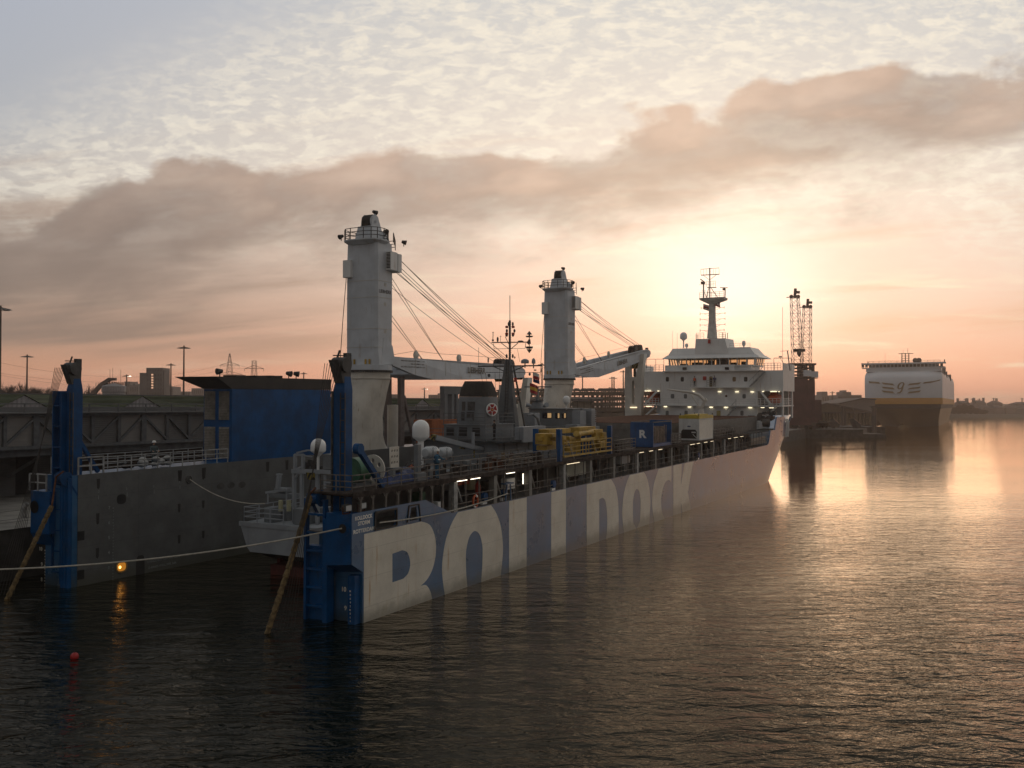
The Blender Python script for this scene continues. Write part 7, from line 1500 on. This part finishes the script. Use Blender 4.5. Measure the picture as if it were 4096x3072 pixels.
# ---- multi storey car park and cars on its roof
Yc = 360.0; a, b_ = at(1975, 1567, Yc), at(2735, 1567, Yc); t = thing('car_park', 'long multi-storey car park in silhouette behind the second crane, cars on its roof', 'car park', T((a.x+b_.x)/2, Yc, QZ)); w = (b_.x-a.x)/2; H_ = a.z-QZ
fl = [at(2300, y, Yc).z-QZ for y in (1567, 1589, 1611, 1632, 1652)]
for i, z_ in enumerate(fl):
    m4 = MB(); m4.box(-w, w, 0, 26, z_-1.25, z_); m4.build('deck_slab', M['park_brown'] if 'park_brown' in M else M.setdefault('park_brown', pmat('park_brown', (.10, .08, .06), .9, var=.15, scale=.3)), t)
m4 = MB(); n = 40
for i in range(n+1): x = -w+2*w*i/n; m4.box(x-.25, x+.25, .1, .6, 0, fl[0]-1.25); m4.box(x-.25+random.uniform(-.5, .5), x+.25, 25, 25.6, 0, fl[0]-1.25)
m4.build('columns', M['park_brown'], t)
m4 = MB(); z_ = 0
for zlo, zhi in zip(fl[1:], fl[:-1]):
    m4.box(-w, w, 12, 12.2, zlo, zlo+(zhi-1.25-zlo)*.25)
m4.box(-w, w, 11, 11.2, 0, fl[3]); m4.build('inner_parapet', M['park_brown'], t)
random.seed(3)
cm = MB(); cm.loft([[(-2, -.85, .25), (2, -.85, .25), (2, .85, .25), (-2, .85, .25)], [(-2.05, -.88, .75), (2.05, -.88, .7), (2.05, .88, .7), (-2.05, .88, .75)], [(-1.6, -.7, .85), (1.0, -.7, .85), (1.0, .7, .85), (-1.6, .7, .85)], [(-1.2, -.6, 1.4), (.4, -.6, 1.4), (.4, .6, 1.4), (-1.2, .6, 1.4)]])
for x in (-1.3, 1.3): cm.lathe((x, 0, .3), [(.02, -.86), (.3, -.86), (.3, .86), (.02, .86)], 10, 'Y')
car0 = cm.build('parked_car', M['park_car'] if 'park_car' in M else M.setdefault('park_car', pmat('park_car', (.10, .09, .08), .4)), None, True)
tag(car0, 'parked car in silhouette on the roof of the multi-storey car park', 'car', 'cars parked on the car park roof'); k = 0
for i in range(58):
    if random.random() < .12: continue
    c = car0 if k == 0 else car0.copy()
    if k: COL.objects.link(c)
    c.location = (t.location.x-w+3+(2*w-6)*i/57+random.uniform(-.4, .4), Yc+1.6, QZ+fl[0]); c.rotation_euler = (0, 0, random.choice((0, math.pi))); k += 1
# ---- covered passenger gangway on the quay
Yg = 205.0; a, b_ = at(1960, 1612, Yg), at(2412, 1612, Yg); t = thing('covered_gangway', 'covered tubular gangway bridge with ribbed roof, behind the naval ship bridge', 'gangway', T(a.x, Yg, QZ)); L_ = b_.x-a.x
z0, z1, z2 = at(2300, 1645, Yg).z-QZ, at(2300, 1606, Yg).z-QZ, at(2300, 1590, Yg).z-QZ
m4 = MB(); m4.loft([[(x, y*1.5, z1+(z2-z1)*zz) for y, zz in ((-1, 0), (-.8, .7), (0, 1), (.8, .7), (1, 0))] for x in np.linspace(0, L_, 3)]); m4.build('roof', M['far_dark'], t)
m4 = MB(); m4.box(0, L_, -1.5, 1.5, z0-.3, z0); 
for x in np.arange(0, L_, 1.5): m4.bar((x, -1.5, z0), (x, -1.5, z1), .1)
for x in np.arange(2, L_, 6): m4.box(x, x+.4, -.3, .3, 0, z0)
for x in (L_-3, L_-1.5, L_, L_+1): m4.path([(x, -1.5, z0-2), (x+.9, -1.6, (z0+z1)/2), (x-.2, -1.4, z2)], .05, 5)
m4.build('frame', M['far_dark'], t)
for x0 in (.08, .3, .52, .73): m4 = MB(); m4.box(L_*x0, L_*(x0+.17), 1.0, 1.1, z0, z1); m4.build('pale_panel', M['shed_pale'] if 'shed_pale' in M else M.setdefault('shed_pale', pmat('shed_pale', (.5, .45, .38), .7)), t)  # plain pale panels behind the frame posts
# ---- bare winter trees
def bare_tree(px, ptop, pb, Y, lab, seed, spread=.55):
    random.seed(seed); a = at(px, ptop, Y); H_ = a.z-QZ; t = thing('bare_tree', lab, 'tree', T(a.x, Y, QZ), 'bare winter trees'); m4 = MB(); m4.cyl((0, 0, 0), (0, 0, H_*.35), H_*.022, H_*.016, 8); m4.build('trunk', M['bark'], t); m5 = MB()
    def br(p, d, L_, r, dep):
        q_ = p+d*L_; m5.bar(p, q_, r*2)
        if dep:
            for k in range(4 if dep > 1 else 5):
                nd = (d+Vector((random.uniform(-1, 1), random.uniform(-1, 1), random.uniform(-.35, .75)))*spread).normalized(); br(p.lerp(q_, random.uniform(.45, 1)), nd, L_*random.uniform(.6, .82), r*.6, dep-1)
    for k in range(5): a_ = k*1.3; br(Vector((0, 0, H_*(.2+.04*k))), Vector((math.cos(a_)*.5, math.sin(a_)*.5, .85)).normalized(), H_*.27, H_*.010, 4)
    m5.build('crown', M['bark'], t)
for i, (x, y, Y, lab) in enumerate([(15, 1542, 300, 'bare tree at the left edge, partly cut off'), (48, 1534, 320, 'bare tree just left of the left light mast'), (80, 1538, 330, 'bare tree whose crown touches the left light mast'), (118, 1543, 330, 'small bare tree just right of the left light mast'), (150, 1535, 310, 'rounder bare tree left of the port stern tower'), (180, 1545, 320, 'bare tree half behind the port stern tower'), (345, 1545, 360, 'bare tree right of the port stern tower, beside the tank'), (375, 1552, 380, 'low bare tree at the left foot of the tank')]):
    bare_tree(x, y, 0, Y, lab, i+20)
# ---- two mobile harbour cranes at the end of the quay
def harbour_crane(px, ptop, lab, Y, tw, lean, hk):
    p = at(px, ptop, Y); t = thing('harbour_crane', lab, 'harbour crane', T(at(px+lean, 1500, Y).x, Y, QZ-.4), 'mobile harbour cranes'); zt = at(px, 1459, Y).z-QZ+.4; zc = at(px, 1600, Y).z-QZ+.4; z1 = p.z-QZ+.4
    m4 = MB(); lattice(m4, (0, 0, zt-1), (-lean*Y/FPX, 0, z1), 3.4, 2.6, 9, .085); m4.build('boom', M['crane_pale'], t)
    m4 = MB(); tx = -lean*Y/FPX
    for s in (-1.2, 1.2): m4.lathe((tx+s, 0, z1+.5), [(.02, -.2), (.7, -.2), (.7, .2), (.02, .2)], 12, 'Y')
    m4.bar((tx, 0, z1), (tx+.3, 0, z1+3.4), .8); m4.box(tx+.3, tx+1.8, -.3, .3, z1+1.6, z1+2.5); m4.bar((tx-1.4, 0, z1+.3), (tx-3, 0, z1+.2), .25); m4.build('boom_head', M['far_dark'], t)
    m4 = MB(); m4.box(-tw/2, -tw/2+1.1, -1.6, 1.6, zc+3, zt); m4.box(tw/2-1.1, tw/2, -1.6, 1.6, zc+3, zt)
    for k in range(9): z_ = zc+3+(zt-zc-3)*k/8; m4.box(-tw/2+1.1, tw/2-1.1, -1.5, 1.5, z_-.35, z_+.15)
    m4.box(-tw/2-.6, tw/2+.6, -1.8, 1.8, zt-.2, zt+.5); m4.box(-tw/2-1.2, tw/2+1.2, -2, 2, zc+8.0, zc+8.3); m4.build('tower', M['crane_tower'] if 'crane_tower' in M else M.setdefault('crane_tower', pmat('crane_tower', (.05, .035, .03), .7, var=.3)), t)
    m4 = MB(); m4.box(-tw/2, tw/2, -1.8, 1.8, zc, zc+7.4); m4.box(-tw/2-2.0, tw/2+2.0, -3, 4, 3.2, zc); m4.box(-tw/2-1.0, tw/2+1.0, -2.6, 3, 1.6, 3.2); m4.build('slewing_deck', M['crane_red'], t)
    m4 = MB()
    for x in (-tw/2-1.8, -tw/2+1, tw/2-1, tw/2+1.8): m4.lathe((x, 0, .8), [(.02, -2.8), (.8, -2.8), (.8, 2.8), (.02, 2.8)], 14, 'Y')
    m4.build('wheels', M['black'], t)
    m4 = MB(); m4.box(tw/2-1.6, tw/2+1.0, -2.6, -1.0, zc+8.4, zc+10.6); m4.build('cab', M['ferry_white'], t)
    if hk:
        zh = at(px, 1407, Y).z-QZ+.4; m4 = MB(); m4.bar((-2.2, -2.4, zh+.4), (1.8, -2.4, zh+.4), 1.0); m4.lathe((-.2, -2.4, zh-.6), [(.02, -1.4), (.3, -1.2), (.8, -.2), (.8, .6), (.02, .6)], 10); m4.bar((-.2, -2.4, zh), (-lean*Y/FPX, -2, z1), .08); m4.build('grab', M['far_dark'], t)
harbour_crane(3181, 1192, 'left and taller of two mobile harbour cranes, with a lattice boom pointing straight up', 325, 6.0, 10, True)
harbour_crane(3231, 1232, 'right and shorter of two mobile harbour cranes, standing behind the other', 340, 5.6, -8, False)
# ---- sheds, ramps and dolphins by the ferry
def shed(pts, Y, name, lab, depth, mat, zb_=QZ, pb=1700):
    """building whose gable outline is given by photo points along its eaves, left to right"""
    P_ = [at(x, y, Y) for x, y in pts]; o0 = Vector((P_[0].x, Y, zb_)); t = thing(name, lab, 'shed', T(*o0)); m4 = MB(); poly = [(p.x-o0.x, p.z-zb_) for p in P_]+[(P_[-1].x-o0.x, 0), (0, 0)]; m4.prism(poly, 1, 0, depth); m4.build('walls', M[mat], t)
    m5 = MB()
    for a, b_ in zip(P_, P_[1:]): m5.add([(a.x-o0.x-.3, -1, a.z-zb_+.15), (b_.x-o0.x+.3, -1, b_.z-zb_+.15), (b_.x-o0.x+.3, depth+1, b_.z-zb_+.15), (a.x-o0.x-.3, depth+1, a.z-zb_+.15), (a.x-o0.x-.3, -1, a.z-zb_-.35), (b_.x-o0.x+.3, -1, b_.z-zb_-.35), (b_.x-o0.x+.3, depth+1, b_.z-zb_-.35), (a.x-o0.x-.3, depth+1, a.z-zb_-.35)], [(0, 1, 2, 3), (4, 5, 6, 7), (0, 1, 5, 4), (1, 2, 6, 5), (2, 3, 7, 6), (3, 0, 4, 7)])
    m5.build('roof', M['far_roof'], t); return t
shed([(3280, 1620), (3305, 1612), (3478, 1646)], 400, 'harbour_shed', 'nearer brown shed, its long roof slope falling right towards the ferry', 40, 'shed_warm' if 'shed_warm' in M else M.setdefault('shed_warm', pmat('shed_warm', (.13, .10, .07), .9, var=.1, scale=.1)) and 'shed_warm')
shed([(3354, 1614), (3450, 1592), (3500, 1597)], 430, 'harbour_shed', 'farther shed whose roof peaks against the ferry bow', 30, 'far_wall')
shed([(3242, 1618), (3300, 1618)], 410, 'harbour_shed', 'flat-roofed brown shed right of the harbour cranes', 30, 'shed_warm')
shed([(3235, 1650), (3490, 1650)], 385, 'harbour_wall', 'long ribbed brown wall below the sheds', 2, 'shed_ribs' if 'shed_ribs' in M else M.setdefault('shed_ribs', pmat('shed_ribs', (.15, .12, .08), .9, ridge=(0, 1.4, .3))) and 'shed_ribs')
mP = at(3110, 1753, 322)
m3 = MB(); a, b_ = at(3060, 1712, 325), at(3440, 1712, 325); m3.box(a.x-20, b_.x, 322, 352, -2, 3.1); c = at(3522, 1740, 330); m3.box(b_.x, c.x, 325, 345, -2, 1.4); m3.box(a.x-20, b_.x+20, 352, 520, -2, 3.3); q = m3.build('pier', M['quay_wall']); struct(q)
for (x, ys, ye, Y, lab) in [(3370, 1628, 1712, 372, 'left tall dark dolphin post behind the ramps'), (3378, 1632, 1712, 375, 'tall dark dolphin post just right of the leftmost one'), (3418, 1640, 1700, 380, 'slim blue-grey post above the second ramp'), (3492, 1628, 1726, 350, 'tall dolphin post in front of the ferry bow, on the left'), (3499, 1630, 1726, 352, 'tall dolphin post in front of the ferry bow, on the right')]:
    p = at(x, ys, Y); t = thing('dolphin_post', lab, 'post', T(p.x, Y, 1.0), 'posts by the ferry berth'); m4 = MB(); r = .55 if x != 3418 else .25; m4.cyl((0, 0, 0), (0, 0, p.z-1), r, n=10); m4.build('pile', M['far_dark'], t); m4 = MB(); m4.box(-r*2, r*2, -r*2, r*2, p.z-1, p.z-.6); m4.build('cap', M['far_dark'], t)
for (x0, y0, x1, y1, lab) in [(3336, 1676, 3358, 1697, 'left link-span ramp on the pier, seen end on'), (3416, 1676, 3445, 1698, 'right link-span ramp on the pier, seen end on')]:
    Y = 345; a, b_ = at(x0, y0, Y), at(x1, y1, Y); t = thing('ramp', lab, 'ramp', T(b_.x, Y, 1.4), 'link-span ramps'); H_ = a.z-1.4; L_ = b_.x-a.x; m4 = MB(); m4.prism([(-L_, H_), (0, b_.z-1.4), (0, 0), (-L_*.2, 0)], 1, 0, 5); m4.build('side_plate', M['steel_dark'], t); m4 = MB()
    for y in (-.1, 4.9): m4.bar((-L_, y, H_+.1), (0, y, b_.z-1.3), .25)
    m4.build('hand_rail', M['crane_pale'], t)
random.seed(8)
for k, (x, lab, cat, nm) in enumerate([(3262, 'dark van parked on the pier, left of the white one', 'van', 'van'), (3287, 'white van parked on the pier', 'van', 'van'), (3310, 'dark lorry parked on the pier beside the left ramp', 'lorry', 'lorry')]):
    p = at(x, 1700, 338); t = thing(nm, lab, cat, T(p.x, 338, 3.1)); m4 = MB(); L_ = 2.4 if nm == 'van' else 3.5; m4.prism([(-L_, .35), (L_, .35), (L_, 1.2), (L_-.8, 1.9 if nm == 'van' else 1.4), (L_-1.2, 2.1 if nm == 'van' else 2.6), (-L_, 2.1 if nm == 'van' else 2.6)], 1, -.95, .95); m4.build('body', M['ferry_white'] if 'white' in lab and 'left' not in lab else M['far_dark'], t, bevel=.08); m4 = MB()
    for x_ in (-L_*.6, L_*.6): m4.lathe((x_, 0, .4), [(.02, -1), (.4, -1), (.4, 1), (.02, 1)], 12, 'Y')
    m4.build('wheels', M['black'], t)
# =================================================================== the car carrier
FX = at(3610, 1712, 470); fth = math.radians(27.4)
FM = Matrix.Translation((FX.x, FX.y, 0))@Matrix(((math.cos(fth), math.sin(fth), 0, 0), (-math.sin(fth), math.cos(fth), 0, 0), (0, 0, 1, 0), (0, 0, 0, 1)))
fer = thing('car_carrier', 'huge white and ochre car carrier ship bow-on with a winged letter G', 'ship', FM)
HW = 18.6; LEN = 205
def fring(w, z, y0, e, sweep): # plan outline of the front: half width w, starting at y0 in the middle, swept back at the sides
    out = []
    for i in range(25):
        s = -1+2*i/24; out.append((s*w, y0+sweep*abs(s)**e, z))
    return out
def fskin(rows, name, mat, sm=True):
    vs = [p for r in rows for p in r]; n = 25; m4 = MB(); m4.add(vs, [(j*n+i, j*n+i+1, (j+1)*n+i+1, (j+1)*n+i) for j in range(len(rows)-1) for i in range(n-1)])
    b = len(rows)*0
    for s, idx in ((-1, 0), (1, 24)):
        col = [r[idx] for r in rows]; back = [(p[0], LEN, p[2]) for p in col]; k = len(col); m4.add(col+back, [(i, i+1, k+i+1, k+i) for i in range(k-1)])
    return m4.build(name, mat, fer, sm)
up = fskin([fring(HW, 15.4, 0, 4, 5), fring(HW, 22, -.3, 4, 5), fring(HW, 25.5, 0, 4, 5), fring(HW-.1, 27.2, 1.0, 4, 5), fring(HW-.4, 28.6, 3.0, 4, 5), fring(HW-1.0, 29.3, 6.5, 4, 4)], 'upper_hull', M['ferry_white'])
m4 = MB(); m4.box(-HW+.4, HW-.4, 10, LEN-2, 29.2, 29.35); m4.build('weather_deck', M['ferry_white'], fer)
fskin([fring(HW+.05, 12.2, .2, 4, 5), fring(HW+.05, 15.4, -.05, 4, 5)], 'yellow_band', M['ferry_yellow'])
fskin([fring(HW-1.0, 9.9, 2.4, 4, 6), fring(HW-.7, 12.2, 2.0, 4, 5)], 'mooring_recess', M['ferry_deep'])
low = []
for z, w, y0, e, sw in [(9.95, HW-1.2, .6, 2.6, 9), (8, HW-1.8, 1.6, 2.0, 14), (5.5, HW-2.6, 3.6, 1.6, 22), (2.5, HW-3.4, 6, 1.3, 34), (0, HW-3.8, 7.5, 1.15, 46), (-1, HW-3.8, 8, 1.1, 50)]: low.append(fring(w, z, y0, e, sw))
fskin(low, 'lower_hull', M['ferry_ochre'])
m4 = MB(); m4.sphere((0, 8, -1.6), 3.2, 14, 8); m4.build('bulbous_bow', M['ferry_ochre'], fer, True)
m4 = MB(); m4.box(-HW+.5, HW-.5, 7, 20, 29.2, 31.3); m4.build('bridge_front', M['ferry_white'], fer)
m4 = MB(); m4.box(-HW-1.6, HW+1.4, 6.5, 11, 31.0, 31.4); m4.box(-HW-1.8, HW+1.6, 6, 12, 33.2, 33.9); m4.box(-HW+2, HW-2, 7.5, 18, 31.3, 33.2); m4.build('bridge', M['ferry_white'], fer)
for i in range(22):
    x = -HW-1.0+i*(2*HW+1.6)/21.5; m4 = MB(); m4.box(x-.65, x+.65, 6.35, 6.5, 31.6, 33.0); m4.build('bridge_window', M['pale_pane'] if i in (1, 2, 3, 4, 18, 19, 20) else M['far_dark'], fer)
m4 = MB(); m4.rail([(-HW+1, 8, 33.9), (HW-1, 8, 33.9)], 1.1, .06, 1, 3); m4.build('railing', M['far_dark'], fer)
def fp(x, y): p = at(3050+x*.4823, 1150+y*.4823, 474); q_ = FM.inverted()@p; return (q_.x, 9.0, q_.z)
m4 = MB(); m4.bar(fp(1120, 545), fp(1250, 545), .3); 
for x in (1150, 1180, 1210): m4.bar(fp(x, 625), fp(x, 540), .45)
for y in (565, 585, 605): m4.bar(fp(1148, y), fp(1215, y), .2)
m4.bar(fp(1200, 545), fp(1200, 498), .15); m4.bar(fp(1161, 545), fp(1161, 512), .12); m4.bar(fp(1003, 625), fp(1003, 530), .08); m4.bar(fp(852, 640), fp(852, 612), .5); m4.bar(fp(1513, 630), fp(1513, 600), .5)
m4.build('mast', M['far_dark'], fer)
for x in (1265, 1297): a = fp(x, 603); m4 = MB(); m4.sphere(a, 1.3, 12, 8); m4.build('radome', M['far_dark'], fer, True)
m4 = MB()
for x, y, z_, s in [(17.5, 20, 29.3, 3), (17.8, 40, 29.3, 3.5), (17.6, 70, 28.5, 2.5), (17.8, 130, 28, 3)]: m4.box(x-1.5, x+1, y, y+8, z_-1, z_+s)
m4.build('side_lockers', M['rail_grey'], fer)
# emblem laid on the bow face
def fpt(x, y):
    """a point of the emblem on the bow skin seen at zoomed photo coordinates"""
    r = Vector(cam_ray(3050+x*.4823, 1150+y*.4823)); inv = FM.inverted(); o = inv@Vector(EYE); d = inv.to_3x3()@r; Y0 = 0
    for _ in range(6): t_ = (Y0-o.y)/d.y; p = o+d*t_; s = min(1, abs(p.x)/HW); Y0 = 5*s**4-.35-.12
    return o+d*t_
def emblem(poly):
    P_ = [fpt(x, y) for x, y in poly]; m4 = MB(); n = len(P_); m4.add(P_+[p+Vector((0, .25, 0)) for p in P_], [tuple(range(n)), tuple(range(n, 2*n))[::-1]]+[(i, (i+1) % n, n+(i+1) % n, n+i) for i in range(n)]); m4.build('bow_emblem', M['ferry_gold'], fer)
for pl in [[(880, 777), (965, 784), (978, 799), (930, 795), (885, 793)], [(985, 787), (1078, 797), (1097, 813), (1005, 803)], [(986, 822), (1082, 830), (1097, 846), (1004, 837)], [(988, 853), (1078, 862), (1097, 878), (1002, 868)], [(1328, 798), (1342, 784), (1410, 777), (1478, 762), (1470, 772), (1400, 790)], [(1202, 812), (1222, 797), (1318, 786), (1298, 803)], [(1202, 846), (1222, 833), (1314, 822), (1300, 836)], [(1200, 878), (1218, 864), (1314, 853), (1300, 868)]]: emblem(pl)
def ribbon(pts, ws): 
    for (a, b_, w0, w1) in zip(pts, pts[1:], ws, ws[1:]):
        d = Vector((b_[0]-a[0], b_[1]-a[1])).normalized(); nn = Vector((-d.y, d.x)); emblem([(a[0]+nn.x*w0, a[1]+nn.y*w0), (b_[0]+nn.x*w1, b_[1]+nn.y*w1), (b_[0]-nn.x*w1, b_[1]-nn.y*w1), (a[0]-nn.x*w0, a[1]-nn.y*w0)])
ribbon([(1176, 808), (1170, 790), (1152, 788), (1135, 800), (1124, 820), (1126, 838), (1142, 840), (1158, 828), (1170, 800)], [4, 4, 3.5, 6, 7, 6, 4, 4, 4])
ribbon([(1172, 796), (1162, 830), (1152, 858), (1138, 872), (1116, 874)], [5, 6, 7, 5, 3])
# =================================================================== far shore
m3 = MB(); m3.add([(230, 860, -.5), (470, 850, -.5), (1600, 1000, -.5), (1600, 3500, -.5), (200, 3500, -.5), (240, 875, 3.0), (470, 862, 3.0), (1600, 1015, 3.0), (1600, 3500, 3.0), (200, 3500, 3.0)], [(0, 1, 6, 5), (1, 2, 7, 6), (5, 6, 7, 8, 9), (0, 5, 9, 4)]); struct(m3.build('far_shore', M['earth']))
random.seed(14); far = []
def tree_row(x0, x1, y, Y, lab, seed):
    random.seed(seed); a, b_ = at(x0, y, Y), at(x1, y, Y); t = thing('shore_tree', lab, 'tree', T((a.x+b_.x)/2, Y, 3), 'dark trees on the far shore'); H_ = a.z-3; w = (b_.x-a.x)/2; m4 = MB()
    m4.cyl((0, 0, 0), (0, 0, H_*.5), .5, n=8); m4.build('trunk', M['bark'], t); m4 = MB(); pts = 900
    for k in range(pts):
        q_ = random.random()*2*math.pi; rr_ = random.random()**.5; x = w*rr_*math.cos(q_); z_ = H_*(.52+.48*rr_*math.sin(q_)*(.8+.4*random.random())); y_ = random.uniform(-w*.4, w*.4); s = random.uniform(.3, .8); m4.add([(x-s, y_, z_), (x+s*.3, y_+s, z_-s*.5), (x+s, y_-s*.4, z_+s*.6)], [(0, 1, 2)])
    m4.build('crown', M['foliage'], t)
for i, (x0, x1, y) in enumerate([(3803, 3828, 1630), (3822, 3850, 1622), (3842, 3872, 1618), (3866, 3898, 1622), (3890, 3925, 1634), (3915, 3950, 1640)]): tree_row(x0, x1, y, 880, ['tree on the far shore touching the side of the ferry', 'second tree on the far shore counting from the ferry', 'tallest dark tree on the far shore near the ferry', 'fourth tree on the far shore counting from the ferry', 'fifth, lower tree on the far shore counting from the ferry', 'lowest and last tree of the clump on the far shore'][i], 60+i)
def hall(x0, x1, ytop, yb, Y, lab, chim, roof='hip'):
    a, b_ = at(x0, yb, Y), at(x1, yb, Y); t = thing('shore_house', lab, 'house', T((a.x+b_.x)/2, Y, 3), 'houses on the far shore'); w = (b_.x-a.x)/2; hz = a.z-3; ht = at(x0, ytop, Y).z-3; m4 = MB(); m4.box(-w, w, 0, 12, 0, hz); m4.build('walls', M['far_wall'], t)
    m4 = MB(); m4.add([(-w-.4, -.4, hz), (w+.4, -.4, hz), (w+.4, 12.4, hz), (-w-.4, 12.4, hz), (-w*.5, 6, ht), (w*.5, 6, ht)], [(0, 1, 5, 4), (1, 2, 5), (2, 3, 4, 5), (3, 0, 4)]); m4.build('roof', M['far_roof'], t)
    for f in chim: m4 = MB(); m4.box(w*f-.8, w*f+.8, 4, 6, hz*.8, ht+2.5); m4.build('chimney', M['far_wall'], t)
hall(3840, 3880, 1603, 1612, 900, 'far shore house with two tall chimneys nearest the ferry', (-.95, .95)); hall(3905, 3945, 1601, 1612, 905, 'far shore house with two tall chimneys, second from the ferry', (-.95, .95)); hall(3972, 4010, 1603, 1613, 905, 'far shore house with a square tower', (.3,)); hall(4060, 4130, 1608, 1616, 910, 'far shore house cut by the right edge of the picture', ()); hall(3800, 3818, 1602, 1614, 900, 'far shore house half hidden by the ferry side', (.7,))
for i, (x0, x1) in enumerate([(3925, 3975), (3978, 4020), (4026, 4062), (4064, 4110)]): hall(x0, x1, 1622, 1633, 880, ['long low terrace on the shore, leftmost one', 'long low terrace on the shore, second from the left', 'long low terrace on the shore, third from the left', 'long low terrace on the shore at the right edge'][i], ())
a = at(3700, 1612, 1500); m3 = MB(); m3.add([(250, 1500, 0), (900, 1500, 0), (900, 1700, 0), (250, 1700, 0), (300, 1600, 14.5), (880, 1600, 13.5)], [(0, 1, 5, 4), (1, 2, 5), (2, 3, 4, 5), (3, 0, 4)]); struct(m3.build('hills', M['earth']))
m3 = MB(); m3.add([(-1400, 1600, 0), (200, 1600, 0), (200, 1900, 0), (-1400, 1900, 0), (-1350, 1750, 22), (150, 1750, 20)], [(0, 1, 5, 4), (1, 2, 5), (2, 3, 4, 5), (3, 0, 4)]); struct(m3.build('hills', M['earth']))
for i, x in enumerate((3861, 3889, 3917, 3975, 4096-8)):
    mast(x, 1594 if i < 3 else 1592, 980, ['far shore light mast, nearest the ferry', 'far shore light mast, second from the ferry', 'far shore light mast, third from the ferry', 'far shore light mast beside the square tower house', 'far shore light mast at the right edge'][i], zb_=3)
# =================================================================== warm morning haze
def haze():
    m = bpy.data.materials.new('haze_air'); m.use_nodes = True; t = NT(m.node_tree); t.n.clear()
    v = t.new('ShaderNodeVolumePrincipled'); v.inputs['Color'].default_value = (1.0, .84, .74, 1); v.inputs['Density'].default_value = HAZE_D; v.inputs['Anisotropy'].default_value = .74
    o = t.new('ShaderNodeOutputMaterial'); t.l.new(v.outputs[0], o.inputs['Volume'])
    b = MB(); b.box(-3900, 3900, -320, 5300, -5, 57); h = b.build('haze', m); h['kind'] = 'stuff'
HAZE_D = 0.00025
haze()
